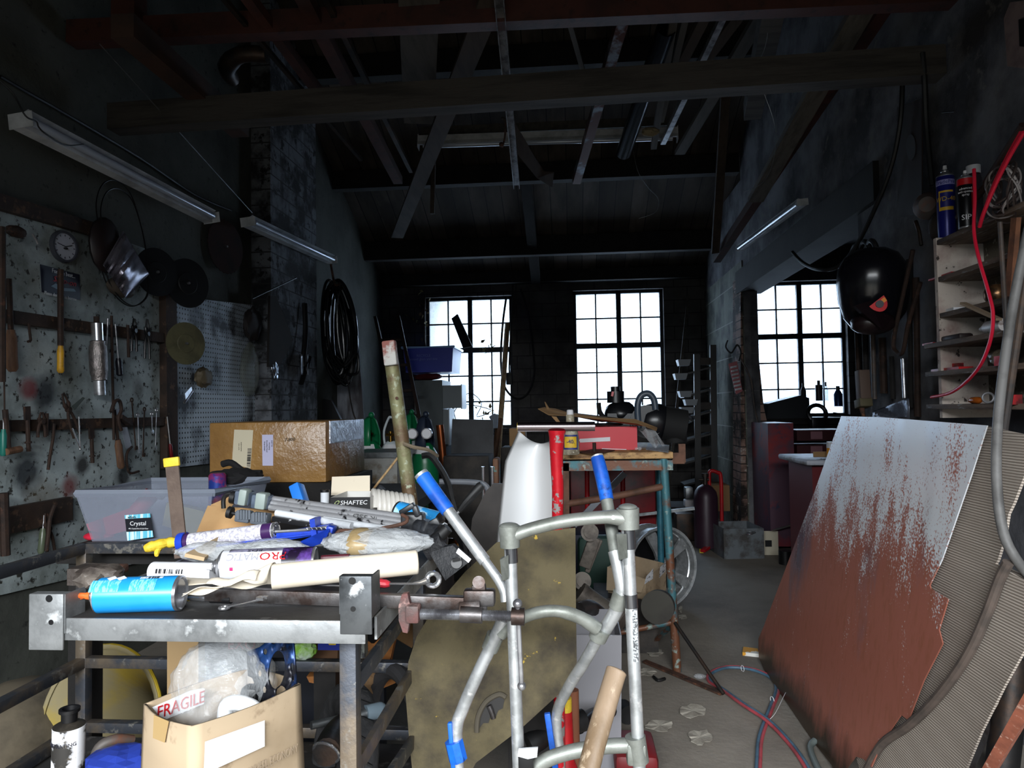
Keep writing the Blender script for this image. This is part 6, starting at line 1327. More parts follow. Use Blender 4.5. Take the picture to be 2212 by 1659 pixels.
# ---------------- gas bottles at the back left
def gas(label, px, py_top, py_bot, d, w, m, mtop, gauges=False, guard=True):
    c = P(px, py_bot, d); zt_ = P(px, py_top, d).z; r = w / 1500 * d / 2
    t = thing('gas_cylinder', label, 'gas cylinder', (c.x, d, 0), group=None); H = c.z
    mb = MB(); mb.lathe([(.001, 0), (r, 0), (r, H - .06), (r * .92, H), (r * .6, H + .05), (r * .35, H + .07), (.001, H + .07)], T(c.x, d, 0), 24); part('body', mb, m, t)
    mb = MB(); h = zt_ - H - .03
    if guard:
        mb.lathe([(r * .62, H + .03), (r * .74, H + .05), (r * .72, H + h * .55), (r * .45, H + h * .9), (r * .2, H + h)], T(c.x, d, 0), 22, arc=.80); 
        mb.sph((c.x + r * .1, d, H + h + .01), r * .22)
        part('valve_guard', mb, mtop, t, solid=.008)
    else:
        for s in (-1, 1): mb.tube(cat([(c.x + s * r * .55, d, H + .05), (c.x + s * r * .6, d, H + h * .6), (c.x + s * r * .2, d, H + h), (c.x, d, H + h)], 4), .008, 8)
        part('handle_hoop', mb, mtop, t)
    mb = MB(); mb.cyl((c.x, d - .02, H + .06), (c.x, d - .02, H + h * .6), .015, n=12)
    mb.cyl((c.x - .03, d - .03, H + h * .5), (c.x + .03, d - .03, H + h * .5), .01, n=10); part('valve', mb, mat('brass', '#9a7434', .2, 1), t)
    if gauges:
        for s in (-1, 1):
            mb = MB(); mb.cyl((c.x + s * .045, d - .13, H + h * .55), (c.x + s * .045, d - .16, H + h * .55), .034, n=20); g = part('gauge', mb, M_chrome, t)
            mb = MB(); mb.cyl((c.x + s * .045, d - .1605, H + h * .55), (c.x + s * .045, d - .162, H + h * .55), .028, n=20); part('dial', mb, M_paper, g)
    mb = MB(); mb.grid(lambda u, v: (c.x + (r * (.93 - .36 * v) + .002) * math.sin(-.7 + 1.4 * u), d - (r * (.93 - .36 * v) + .002) * math.cos(-.7 + 1.4 * u), H + .003 + .048 * v), 8, 1); part('label', mb, M_paper, t)
    return t
M_green = mat('gas_green', '#12683f', .3); M_gwhite = mat('gas_white', '#c3ccd0', .35); M_gdark = mat('gas_navy', '#232b3a', .35)
gas('all green gas cylinder leftmost of the group behind the carton', 800, 890, 975, 4.6, 62, M_green, M_green)
gas('white-shouldered gas cylinder with a wire hoop right of the green one', 846, 893, 975, 4.7, 56, M_gwhite, M_gwhite, guard=False)
gas('green capped gas cylinder at the back behind the leaning post', 888, 884, 972, 5.2, 50, M_gwhite, M_green)
gas('green gas cylinder with navy guard and two round gauges', 918, 888, 980, 4.4, 60, M_green, M_gdark, gauges=True)
# low bench in front of them
t = thing('low_table', 'grey topped table before the gas cylinders with a white edge', 'table', (P(800, 1000, 3.9).x, 4.0, 0))
a, b = P(748, 984, 3.9), P(865, 984, 3.9); mb = MB(); mb.box(((a.x + b.x) / 2, 4.1, a.z), (b.x - a.x, .4, .03)); part('table_top', mb, M_galv, t)
mb = MB(); mb.box(((a.x + b.x) / 2, 4.1, a.z / 2), (b.x - a.x - .05, .36, a.z - .03)); part('carcass', mb, mat('mottled_white', '#a9a9a5', .7, c2='#6d5d45', scale=8), t)
wire('rope', 'frayed rope lying over the leaning post behind the tripod', [P(872, 958, 2.12), P(895, 966, 2.12), P(925, 972, 2.15), P(945, 985, 2.2)], .006, mat('frayed_rope', '#6d6150', .9))
mb = MB(); mb.cyl(P(780, 1090, 2.25), P(868, 978, 2.22), .004); single('bamboo_cane', mb, M_wood, 'thin bamboo cane leaning on the post', 'cane')
wire('black_hose', 'black hose bending down right of the leaning post', [P(912, 985, 2.6), P(930, 985, 2.6), P(950, 1010, 2.6), P(966, 1040, 2.6), P(975, 1075, 2.6), P(1000, 1170, 2.6), P(1020, 1300, 2.6), P(1030, 1500, 2.6)], .013, M_blackrub)
mb = MB(); mb.tube(cat([P(950, 1040, 2.9), P(1020, 1042, 2.9), P(1050, 1050, 2.9), P(1052, 1080, 2.9), P(1025, 1150, 2.9), P(1010, 1300, 2.9), P(1005, 1500, 2.9)], 5), .012, 10); single('grey_tube_frame', mb, mat('grey_paint_tube', '#7b7f86', .5), 'grey bent tube frame behind the left blue grip', 'tube frame')
mb = MB(); mb.slab([P(x, y, 2.7) for x, y in ((1050, 1060), (1065, 1045), (1090, 1045), (1092, 1552), (1020, 1552), (1015, 1165), (1020, 1120))], (0, .02, 0)); single('brown_board', mb, mat('dark_brown_sheet', '#3c3633', .5, c2='#2e2927', scale=5), 'dark brown panel leaning left of the white plastic sheet', 'panel')
for k, x in enumerate((1043, 1063)): mb = MB(); mb.cyl(P(x, 1008, 3.0), P(x + 8, 1475, 3.0), .007, n=12); single('chrome_tube', mb, M_chrome, ('left' if k == 0 else 'right') + ' one of two short chrome tubes standing by the brown panel', 'tube')
t = thing('black_handle_tool', 'fluted black tool handle pointing up right of the blue grip', 'tool handle', P(990, 1110, 1.9))
mb = MB(); mb.tube([P(992, 1104, 1.9), P(1005, 1088, 1.9), P(1038, 1050, 1.9), P(1042, 1046, 1.9)], [.008, .012, .0135, .010], 10); part('grip', mb, M_blackrub, t); mb = MB(); mb.cyl(P(970, 1130, 1.9), P(994, 1102, 1.9), .004); part('shaft', mb, M_steel, t)
# ---------------- back wall objects
def on8(px, py, d=7.8): return P(px, py, d)
t = thing('wooden_ladder', 'dark wooden ladder leaning against the far left corner', 'ladder', on8(860, 990, 6.8))
for (a, b) in (((812, 690), (880, 1000)), ((862, 688), (925, 990))): mb = MB(); mb.bar(P(*a, 6.9), P(*a, 6.9).lerp(P(*b, 5.9), 1.95), .10, .03, (1, 0, 0)); part('stile', mb, mat('dark_ladder', '#2b1f1b', .7), t)
for k in range(5): 
    y = 735 + 55 * k; mb = MB(); mb.cyl(P(822 + 12 * k, y, 6.74 - .175 * k), P(870 + 12 * k, y - 2, 6.74 - .175 * k), .016, n=8); part('rung', mb, MATS['dark_ladder'], t)
t = thing('blue_crate', 'bright blue plastic crate stacked on the grey filing cabinet', 'crate', P(930, 805, 6.6))
a, b = P(872, 805, 6.9), P(980, 805, 6.9); zt_ = P(930, 750, 6.9).z
mb = MB(); mb.tray(((a.x + b.x) / 2, 7.16, a.z), (b.x - a.x - .04, .5, zt_ - a.z), .01, taper=.02); part('tub', mb, mat('royal_blue_plastic', '#1b2fa0', .4), t)
mb = MB(); mb.tube([((a.x) - .01, 6.88, zt_), ((b.x) + .01, 6.88, zt_), ((b.x) + .01, 7.44, zt_), ((a.x) - .01, 7.44, zt_)], .014, 6, True); part('rim', mb, mat('pale_blue_rim', '#8fb2e0', .3), t)
text('RECYCLE\nmixed glass and tins', .035, Matrix.Translation(P(915, 772, 6.885)) @ RX(90), mat('faint_blue_print', '#6a78c8', .5), t)
t = thing('filing_cabinet', 'grey metal filing cabinet standing under the blue crate', 'cabinet', P(935, 1000, 6.8))
a, b = P(895, 822, 7.0), P(955, 822, 7.0); mb = MB(); mb.box(((a.x + b.x) / 2, 7.25, a.z / 2), (b.x - a.x, .5, a.z)); part('body', mb, mat('cabinet_grey', '#4b5356', .5, c2='#3d4447', scale=3), t)
for (x0, x1, y0, y1) in ((955, 995, 832, 882), (955, 968, 885, 960)): 
    p, q = P(x0, y1, 7.02), P(x1, y0, 7.02); mb = MB(); mb.tray(((p.x + q.x) / 2, 7.17, p.z), (q.x - p.x, .3, q.z - p.z), .012); dr = part('drawer', mb, mat('drawer_grey', '#6f777b', .45), t)
    mb = MB(); mb.box((q.x + .006, 7.17, (p.z + q.z) / 2), (.012, .3, q.z - p.z + .02)); part('drawer_front', mb, mat('drawer_light', '#979da2', .4), dr)
mb = MB(); mb.blob(P(925, 814, 7.1), (.3, .2, .07), .2, 2, 3); single('red_bag', mb, mat('dark_red_cloth', '#5a1c1e', .7), 'dark red bundle squeezed under the blue crate', 'bundle')
mb = MB(); q = [P(975, 688, 8.0), P(988, 678, 8.0), P(1005, 715, 8.0), P(1020, 748, 8.0), P(1000, 752, 8.0)]; mb.slab(q, (0, .07, 0)); single('toothed_board', mb, M_dark, 'dark toothed board leaning before the left window', 'board')
for k in range(14): pass
t = thing('plywood_sheet', 'dark grey steel sheet standing below the left window', 'sheet', P(1020, 1020, 5.6)); mb = MB(); mb.slab([P(977, 905, 5.6), P(1065, 907, 5.6), P(1068, 1040, 5.5), P(972, 1040, 5.5)], (0, .01, 0)); part('sheet', mb, mat('dark_steel_sheet', '#3a3b3e', .5, .3, c2='#2e2f31', scale=4), t)
mb = MB(); mb.cyl(P(950, 918, 5.0), P(956, 980, 5.0).lerp(P(950, 918, 5.0), -3.9), .028, n=20); single('copper_roll', mb, mat('copper', '#8a4b2a', .35, .8), 'upright copper coloured roll right of the gauged gas cylinder', 'roll')
mb = MB(); mb.cyl(P(1096, 700, 7.95), P(1096, 700, 7.95).lerp(P(1082, 900, 7.5), 2.1), .03, n=10); single('wooden_pole', mb, M_wood, 'pale round pole leaning beside the left window', 'pole')
mb = MB(); mb.tube(cat([P(1075, 930, 6.5), P(1080, 905, 6.5), P(1068, 985, 6.4), P(1060, 1010, 6.4)], 3), .03, 8); single('wooden_mallet', mb, M_woodh, 'brown wooden handle standing right of the steel sheet', 'handle')
mb = MB(); mb.slab([P(x, y, 6.3) for x, y in ((1056, 900), (1068, 893), (1076, 898), (1074, 925), (1066, 925), (1062, 912))], (0, .04, 0)); single('wall_bracket', mb, mat('blue_grey_steel', '#5f6c7c', .5), 'blue-grey bracket hooked over the wooden handle', 'bracket')
wire('hanging_cable', 'black cable hanging in a long loop before the left window', [P(1094, 640, 7.975), P(1086, 700, 7.975), P(1082, 780, 7.975), P(1090, 835, 7.975), P(1115, 861, 7.975), P(1140, 850, 7.975), P(1154, 810, 7.975), P(1150, 740, 7.975), P(1142, 680, 7.975), P(1125, 625, 7.975)], .014, M_blackrub)
wire('hanging_cable', 'second black cable hanging between the two left windows', [P(1108, 610, 7.975), P(1104, 700, 7.975), P(1100, 790, 7.975), P(1102, 815, 7.975)], .010, M_blackrub)
mb = MB(); mb.box(P(1100, 818, 7.96), (.07, .05, .14), bev=.01); single('black_plug', mb, M_blackrub, 'black plug block on the cable before the left window', 'plug')
# ivy stems at the window
M_leaf = mat('dry_leaf', '#6d5b3a', .8, c2='#4f5a2c', scale=3); M_gleaf = mat('green_leaf', '#5d9a3a', .6)
def vine(label, pts, seed, n, d, m=M_leaf, name='dead_vine', s=6):
    random.seed(seed); t = thing(name, label, 'plant', P(pts[-1][0], pts[-1][1], d)); q = [P(x, y, d) for x, y in pts]; mb = MB(); c = cat(q, 5); mb.tube(c, .005, 5); part('stem', mb, M_rustdk, t)
    mb = MB()
    for k in range(n):
        p = random.choice(c) + Vector((random.uniform(-.07, .07), random.uniform(-.03, .03), random.uniform(-.06, .06))); r = random.uniform(.5, 1.2) * s / 200
        Q = Matrix.Translation(p) @ Euler((random.uniform(0, 6), random.uniform(0, 6), random.uniform(0, 6))).to_matrix().to_4x4(); mb.prism([(-r, 0), (-r * .3, -r * .6), (r, 0), (-r * .3, r * .6)], .001, Q)
    o = part('foliage', mb, m, t); return t
vine('dead vine climbing the left edge of the left window', [(880, 680), (905, 700), (912, 670), (918, 640), (916, 720), (922, 760)], 3, 26, 7.98)
vine('dead vine hanging from the middle bar of the left window', [(1055, 745), (1058, 760), (1050, 758), (1070, 746)], 4, 14, 8.05)
vine('tangle of dry stems at the bottom of the left window', [(975, 900), (1010, 850), (1040, 870), (1030, 900), (1060, 885), (985, 875), (990, 930), (1000, 990), (1010, 1085)], 5, 34, 7.9)
vine('green leaves showing outside the left window', [(975, 895), (1010, 893), (1080, 850), (1090, 860), (1095, 960), (1090, 1095)], 6, 22, 8.5, M_gleaf, 'green_plant', 12)
mb = MB(); mb.bar(P(1487, 640, 7.95), P(1487, 640, 7.95).lerp(P(1460, 900, 7.5), 1.85), .03, .03, (1, 0, 0)); single('wooden_pole', mb, M_grplank, 'thin grey pole leaning right of the middle window', 'pole')
# clutter at the foot of the far wall
M_jdark = mat('dark_junk', '#24211f', .7, c2='#3a342f', scale=6, bump=.2)
def junk(name, label, catg, x0, x1, y0, y1, d, dy, m, bev=.01): return brick(name, label, catg, x0, x1, y0, y1, d, dy, m, bev)
junk('cardboard_box', 'small brown box on the far side behind the red post', 'box', 1100, 1135, 925, 965, 5.6, .2, M_card)
junk('tall_crate', 'dark crate carrying the small brown box behind the red post', 'crate', 1085, 1180, 966, 1195, 5.6, .3, M_jdark)
junk('wooden_crate', 'low dark crate below the steel sheet', 'crate', 960, 1060, 985, 1255, 4.8, .3, M_jdark)
junk('wooden_block', 'brown block with a turquoise patch left of the white sheet', 'block', 1070, 1083, 990, 1445, 3.2, .1, mat('turq_block', '#6b4a35', .7, c2='#3f8f90', scale=12, lo=.52, hi=.56))
junk('tool_chest', 'dark red tool chest behind the green bench', 'tool chest', 1235, 1420, 1010, 1222, 5.2, .4, mat('dark_red_chest', '#7a1019', .4, c2='#3c0b10', scale=4))
# ================================================================== right wall shelf unit
SX0, SX1, SY0, SY1 = 1.37, XR - .003, 2.12, 2.69
zs = [PX(1995, y, SX0).z for y in (532, 610, 686)] + [PX(1985, 746, SX0 - .03).z, PX(1985, 806, SX0 - .03).z, PX(1990, 874, SX0 - .02).z]
t = thing('wall_shelf', 'rough wooden shelf unit with a pale end panel on the right wall', 'shelf', ((SX0 + SX1) / 2, (SY0 + SY1) / 2, zs[-1]))
M_shelf = mat('grimy_shelf_wood', '#6a5a4e', .75, c2='#3f342d', scale=8, stretch=(3, .5, 3), c3='#8a8a8a', scale3=30, bump=.2)
mb = MB(); mb.box(((SX0 + SX1) / 2, SY1 + .01, (zs[0] + zs[-1]) / 2 - .02), (SX1 - SX0, .02, zs[0] - zs[-1] + .06)); part('end_panel', mb, mat('cream_end_panel', '#b7aca2', .7, c2='#8a6f69', scale=5, lo=.5, hi=.7, c3='#2f2623', scale3=34, lo3=.62, hi3=.67, bump=.2), t)
mb = MB(); mb.box((SX1 - .006, (SY0 + SY1) / 2, (zs[0] + zs[-1]) / 2), (.01, SY1 - SY0, zs[0] - zs[-1] + .04)); part('back_panel', mb, mat('mottled_back', '#5b5348', .8, c2='#322d28', scale=10, c3='#8b857a', scale3=40, bump=.2), t)
for k, z in enumerate(zs):
    e = .0 if k < 3 else .03
    mb = MB(); mb.box(((SX0 - e + SX1) / 2 - .004, (SY0 + SY1) / 2 + (.01 if k < 3 else .03), z - .008), (SX1 - SX0 + e - .012, SY1 - SY0 + (.0 if k < 3 else .06), .018), bev=.002); part('shelf_board', mb, M_shelf, t)
def onsh(px, k, o=.05):
    """base point on shelf k, at distance o behind its front edge"""
    p = PX(px, 870, SX0 + o); return Vector((p.x, p.y, zs[k] + .001))
p = onsh(2060, 0, .06)
t = can('spray_can', 'tall navy spray can with a yellow shield on the top right shelf', p, p + Vector((0, 0, .285)), .031, mat('navy_can', '#1a1f6e', .3, .2), cap=M_paper)
def facecan(t, r, body, z, size, m, az=0, squash=1):
    Q = WM[t.name]; c = Q.translation; return text(body, size, Matrix.Translation((c.x, c.y, c.z + z)) @ RZ(az), m, t, wrap=None) if False else text(body, size, Matrix.Translation((c.x, c.y, c.z + z)) @ RZ(az) @ RX(90), m, t, wrap=r, squash=squash)
def wrapband(t, r, z0, z1, a0, a1, m, name='label'):
    c = WM[t.name].translation; mb = MB(); mb.grid(lambda u, v: (c.x + r * math.sin(math.radians(a0 + (a1 - a0) * u)), c.y - r * math.cos(math.radians(a0 + (a1 - a0) * u)), c.z + z0 + (z1 - z0) * v), 18, 1); return part(name, mb, m, t, smooth=60)
az = -30
wrapband(t, .0313, .212, .232, -110, 60, mat('lilac_band', '#8785b8', .4), 'band'); facecan(t, .0318, 'TradePro', .222, .019, mat('navy_ink', '#1a1f6e', .4), az)
wrapband(t, .0313, .115, .190, -75, 20, mat('wd_yellow', '#c9a22a', .4), 'shield'); wrapband(t, .0316, .128, .183, -65, 20, mat('navy_ink', '#1a1f6e', .4), 'shield'); facecan(t, .0322, 'WD-40', .158, .024, mat('wd_yellow', '#c9a22a', .4), az)
p = onsh(2086, 0, .02) + Vector((0, -.05, 0))
t = can('spray_can', 'shorter black spray can with a red shoulder on the top right shelf', p, p + Vector((0, 0, .20)), .026, mat('black_can', '#121114', .3, .2), cap=M_paper)
wrapband(t, .0263, .150, .172, -120, 60, M_redp, 'red_band'); facecan(t, .0268, 'advanced\nanti-spatter\nspray', .125, .011, M_paper, az); facecan(t, .0268, 'SIP', .035, .026, M_paper, az)
wrapband(t, .0265, .01, .14, 10, 20, M_redp, 'red_stripe')
p = onsh(2122, 0, .10); t = thing('glass_jar', 'dusty clear jar with a white lid on the top right shelf', 'jar', p)
mb = MB(); mb.lathe([(.001, 0), (.026, 0), (.027, .01), (.027, .19), (.02, .22), (.001, .22)], T(*p), 20); part('jar', mb, mat('smoky_glass', '#39343a', .2, alpha=.7), t); mb = MB(); mb.cyl(p + Vector((0, 0, .22)), p + Vector((0, 0, .25)), .023, n=20); part('lid', mb, M_paper, t)
t = thing('wire_coil', 'tangled coil of brown and grey wire hanging at the upper right', 'wire coil', PX(2160, 440, 1.45))
random.seed(9)
for k in range(12):
    f = random.uniform(.6, 1); c = PX(2168, 400, 1.38)
    pts = [c + Vector((.02 * math.sin(2.0 * a + k), .075 * f * math.cos(a) + random.uniform(-.004, .004), .085 * f * math.sin(a) - .012 * (k % 4))) for a in [2 * PI * j / 14 for j in range(14)]]
    mb = MB(); mb.tube(cat(pts, 3, True), .0028 if k % 4 else .0045, 6, True); part('wire_loop', mb, mat('brown_cable', '#3d3431', .5) if k % 3 else mat('pale_cable', '#8d8684', .4), t)
def wr(name, label, pts, r, m, catg='cable'): mb = MB(); mb.tube(cat(pts, 8), r, 8); return single(name, mb, m, label, catg)
M_redcab = mat('red_cable', '#d01f3a', .35)
wr('red_cable', 'red cable hanging in a long curve down the front of the shelves', [PX(2104, 365, 1.35), PX(2106, 430, 1.34), PX(2104, 500, 1.33), PX(2115, 560, 1.31), PX(2135, 630, 1.30), PX(2145, 680, 1.30), PX(2138, 740, 1.30), PX(2110, 800, 1.31), PX(2060, 845, 1.33), PX(2012, 858, 1.34)], .0055, M_redcab)
wr('red_cable', 'bright red cable strand running up to the right edge', [PX(2212, 285, 1.33), PX(2180, 340, 1.33), PX(2150, 400, 1.33), PX(2125, 460, 1.33), PX(2116, 490, 1.34)], .006, M_redcab)
wr('red_cable', 'second red cable strand beside the one at the right edge', [PX(2205, 285, 1.34), PX(2172, 345, 1.34), PX(2142, 410, 1.34), PX(2122, 470, 1.34)], .005, M_redcab)
# shelf contents
def blobthing(name, label, catg, c, d, m, seed=1, amp=.12, smooth=35): mb = MB(); mb.blob(Vector(c) + Vector((0, 0, d[2] / 2)), d, amp, 2.5, seed); return single(name, mb, m, label, catg, smooth=smooth)
p = onsh(2055, 1); mb = MB(); mb.bar(p + Vector((-.03, .06, .005)), p + Vector((-.03, -.10, .005)), .012, .006); single('red_strip', mb, M_redp, 'thin red strip on the second shelf from the top right', 'strip')
p = onsh(2160, 1, .07); p.z = zs[2] + .002; mb = MB(); mb.lathe([(.001, 0), (.024, 0), (.034, .018), (.036, .04), (.026, .062), (.001, .066)], T(*p), 20); single('bronze_ball', mb, mat('speckled_brass', '#7d5b3d', .3, .8, c2='#4b3a2c', scale=60), 'round speckled bronze knob on the third shelf', 'knob')
p = onsh(2068, 2); mb = MB(); mb.box(p + Vector((0, 0, .008)), (.05, .09, .014)); single('paper_packet', mb, M_paper, 'small white and red packet on the third shelf', 'packet')
mb = MB(); mb.bar(PX(2080, 655, 1.35), PX(2158, 690, 1.36), .02, .008); single('pale_lath', mb, mat('pale_slat', '#94806a', .7), 'pale slat jutting down from the third shelf', 'slat')
p = onsh(2155, 3, .02); a = Vector((p.x - .0, p.y - .06, p.z + .024)); b = Vector((p.x - .0, p.y + .07, p.z + .024)); Q = frame(a, b - a, (0, 0, 1))
t = thing('squeeze_bottle', 'dirty white squeeze bottle lying on the fourth shelf', 'bottle', M=Q); mb = MB(); mb.lathe([(.001, 0), (.022, .003), (.023, .09), (.019, .1), (.014, .102), (.014, .112), (.001, .112)], None, 20); part('body', mb, mat('dirty_white_bottle', '#cfc8c6', .4, c2='#8d807c', scale=30, lo=.56, hi=.62), t, False)
mb = MB(); mb.lathe([(.011, .112), (.011, .122), (.007, .124), (.006, .138), (.001, .138)], None, 14); part('nozzle', mb, M_paper, t, False)
p = onsh(2060, 3, .03); mb = MB(); mb.box(p + Vector((0, -.02, .012)), (.05, .16, .022), bev=.008); single('knife', mb, mat('dark_brown_tool', '#2b2120', .5), 'dark brown flat tool on the fourth shelf left of the white bottle', 'tool')
p = onsh(2020, 3, .02); mb = MB(); mb.bar(p + Vector((0, .05, .004)), p + Vector((0, -.03, .004)), .03, .007); single('red_strip', mb, M_redp, 'short dark red strip at the left of the fourth shelf', 'strip')
p = onsh(2050, 4, .03); mb = MB(); mb.prism([(-.02, -.11), (.03, -.11), (.03, .10), (-.01, .10), (-.02, .02)], .012, T(*p)); mb.box(p + Vector((.02, .02, .018)), (.02, .14, .02)); single('red_bracket', mb, mat('scarlet_paint', '#b01c22', .45, c2='#4e1214', scale=12), 'scarlet painted bracket on the fifth shelf', 'bracket')
p = onsh(2170, 4, .05); mb = MB(); mb.blob(p + Vector((0, 0, .03)), (.07, .1, .06), .15, 3, 8); single('clear_packet', mb, mat('amber_film', '#6f6455', .3, alpha=.6), 'amber plastic packet at the right of the fifth shelf', 'packet', smooth=0)
p = onsh(2105, 5, .03); a = p + Vector((0, .03, .012)); b = p + Vector((0, -.04, .012)); mb = MB(); mb.lathe([(.001, 0), (.006, 0), (.008, .01), (.012, .02), (.012, .055), (.008, .065), (.001, .07)], frame(a, b - a), 14); single('orange_bulb', mb, mat('amber_glass', '#a8561c', .25), 'small orange bulb lying on the lowest shelf', 'bulb')
p = onsh(2135, 5, .03); mb = MB(); mb.torus(.016, .004, frame(p + Vector((0, 0, .02)), (-.3, -1, 0)), 20, 8); single('steel_ring', mb, M_steel, 'clear ring standing on the lowest shelf beside the orange bulb', 'ring')
for k, (i, px) in enumerate(((4, 2155), (5, 2160))):
    p = onsh(px, i, -.03); mb = MB(); mb.box(p + Vector((0, -.05, .012)), (.03, .07, .03)); single('red_clamp', mb, mat('scarlet_paint', '#b01c22'), ('upper' if k == 0 else 'lower') + ' small red clamp on the shelf edge behind the grey hose', 'clamp')
# bars in front of the shelves
M_rod = mat('dark_grey_rod', '#3f3b3a', .6, c2='#5a4a40', scale=14)
def st(name, label, a, b, r, m=None, catg='bar', sq=False, w=None):
    mb = MB()
    if sq: mb.bar(a, b, r * 2, (w or r), (1, 0, 0))
    else: mb.cyl(a, b, r, n=10)
    return single(name, mb, m or M_rod, label, catg)
st('steel_bar', 'dark rod hanging in front of the shelves left of the rusty angle', PX(2160, 480, 1.33), PX(2175, 730, 1.33), .007)
st('steel_angle', 'rusty steel angle hanging at the right end of the shelves', PX(2195, 470, 1.36), PX(2180, 640, 1.36), .014, mat('rust_orange', '#7b5038', .8, c2='#54382a', scale=14, bump=.2), 'steel angle', True)
st('steel_bar', 'long dark bar slanting along the right edge of the shelves', PX(2222, 560, 1.30), PX(2160, 990, 1.28), .011)
# things hanging between opening and shelves
def WR(px, py, o=0): return PX(px, py, XR - .01 - o)
t = thing('welding_mask', 'black welding mask with a red badge hanging on the right wall', 'welding mask', WR(1885, 720, .15))
c = WR(1885, 630, .17)
mb = MB()
mb.lathe([(.001, .185), (.06, .178), (.11, .15), (.14, .10), (.150, .03), (.147, -.05), (.13, -.12), (.10, -.165), (.001, -.17)], frame(c + Vector((0, 0, .015)), (-.12, -.25, 1)) @ Matrix.Diagonal((1, .92, 1, 1)), 32); part('shell', mb, mat('glossy_black', '#0f0f14', .2), t)
mb = MB(); mb.slab([P(1846, 660, c.y - .165), P(1880, 650, c.y - .168), P(1925, 690, c.y - .15), P(1905, 712, c.y - .15)], (0, .03, 0)); part('eye_screen', mb, mat('dark_lens', '#150d10', .15), t)
Qb = frame(P(1893, 650, c.y - .172), (-.15, -1, -.1), (0, 0, 1)) @ RZ(38)
mb = MB(); pts = [(.036 * math.cos(a), .052 * math.sin(a)) for a in [PI * k / 12 for k in range(13)]]; mb.prism([(x, y) for x, y in pts], .003, Qb @ RZ(90)); part('badge', mb, mat('badge_red', '#c5161e', .3), t, label='red half-round badge')
mb = MB(); mb.cyl(Qb @ Vector((-.018, 0, .003)), Qb @ Vector((-.018, 0, .010)), .016, n=18); part('dial', mb, mat('dial_grey', '#3c3a40', .4), t)
mb = MB(); mb.box((-.016, -.024, .004), (.018, .016, .002), Qb); part('yellow_mark', mb, mat('badge_orange', '#e08a1e', .4), t)
mb = MB(); mb.blob(c + Vector((-.03, -.06, -.15)), (.19, .17, .10), .1, 2, 3); part('visor', mb, mat('dark_red_black', '#1c1214', .3), t)
t = thing('rusty_bow', 'long rusty U-shaped bar hanging on the right wall beside the mask', 'bar', WR(1945, 765, .1))
mb = MB(); mb.tube(cat([WR(1972, 540, .12), WR(1950, 640, .12), WR(1930, 735, .12), WR(1936, 760, .12), WR(1950, 760, .12), WR(1962, 700, .12), WR(1988, 610, .12)], 6), .009, 10); part('bow', mb, M_rustdk, t)
for k, (x, y0, y1, r, m, lb) in enumerate(((1850, 700, 800, .012, M_rustdk, 'dark rusty bar hanging lowest left under the welding mask'), (1868, 700, 868, .015, M_dark, 'black bar hanging under the welding mask'), (1885, 720, 862, .012, M_rod, 'grey bar hanging under the welding mask, left of the rusty square one'),
        (1905, 730, 850, .018, M_rustdk, 'wide rusty bar hanging under the welding mask'), (1925, 770, 862, .012, M_dark, 'black bar just left of the U-shaped bar foot'), (1950, 775, 860, .008, M_steel, 'bright bent rod hanging below the U-shaped bar'),
        (1965, 560, 880, .014, M_dark, 'long black bar hanging left of the shelf end panel'), (1978, 600, 900, .014, M_rustdk, 'long brown bar touching the shelf end panel'))):
    st('hanging_bar', lb, WR(x, y0, .02 + .01 * (k % 3)), WR(x + 4, y1, .02 + .01 * (k % 3)), r, m)
t = thing('wood_plane_clamp', 'brown square wooden clamp hanging at the left of the drill corner', 'clamp', WR(1868, 880, .1))
mb = MB(); mb.bar(WR(1862, 800, .1), WR(1866, 862, .1), .06, .05, (1, 0, 0), bev=.004); part('block', mb, mat('dusty_brown_block', '#4f3f36', .7), t); mb = MB(); mb.bar(WR(1864, 862, .1), WR(1866, 880, .1), .075, .06, (1, 0, 0), bev=.004); part('collar', mb, mat('dusty_yellow_block', '#4d4630', .7), t); mb = MB(); mb.cyl(WR(1862, 882, .1), WR(1868, 912, .1), .012, .006, n=10); part('spike', mb, M_rust, t)
mb = MB(); mb.grid(lambda u, v: WR(1884 + 80 * u, 905 - 46 * v * (.35 + .65 * u) , .04 + .03 * math.sin(7 * u + 2 * v)), 14, 8); single('silver_bag', mb, mat('silver_bag', '#8f95a4', .25, .6, c2='#6b7080', scale=8, bump=.5), 'silvery plastic bag hanging just above the rusty sheet', 'bag', solid=.002)
wr('black_cable', 'thick black cable sweeping down the right wall to the opening', [WR(1950, 150, .06), WR(1945, 260, .06), WR(1925, 360, .06), WR(1890, 450, .08), WR(1850, 530, .1), WR(1812, 575, .14), WR(1770, 582, .2), WR(1735, 568, .2), WR(1712, 545, .2)], .011, M_blackrub)
wr('black_cable', 'straight black cable hanging from the timber beam end at the upper right', [WR(1992, 115, .1), WR(1997, 170, .09), WR(2002, 280, .07), WR(2014, 400, .06)], .012, M_blackrub)
for k, (x, y) in enumerate(((1850, 530), (1868, 522), (1882, 520), (1900, 540))): 
    wr('black_strap', ('first', 'second', 'third', 'fourth')[k] + ' black hose loop from the left above the welding mask', [WR(x - 12, y + 70, .08), WR(x - 10, y + 20, .08), WR(x, y, .09), WR(x + 12, y + 20, .08), WR(x + 14, y + 75, .08)], .013, M_blackrub, 'hose')
t = thing('steel_template', 'dark brown steel template with an oval hole high on the right wall', 'template', WR(1965, 470, .02))
mb = MB(); mb.slab([WR(1941, 232, .02), WR(1994, 212, .02), WR(1994, 462, .02), WR(1942, 470, .02)], (-.006, 0, 0)); part('plate', mb, mat('brown_plate', '#2d2523', .6), t)
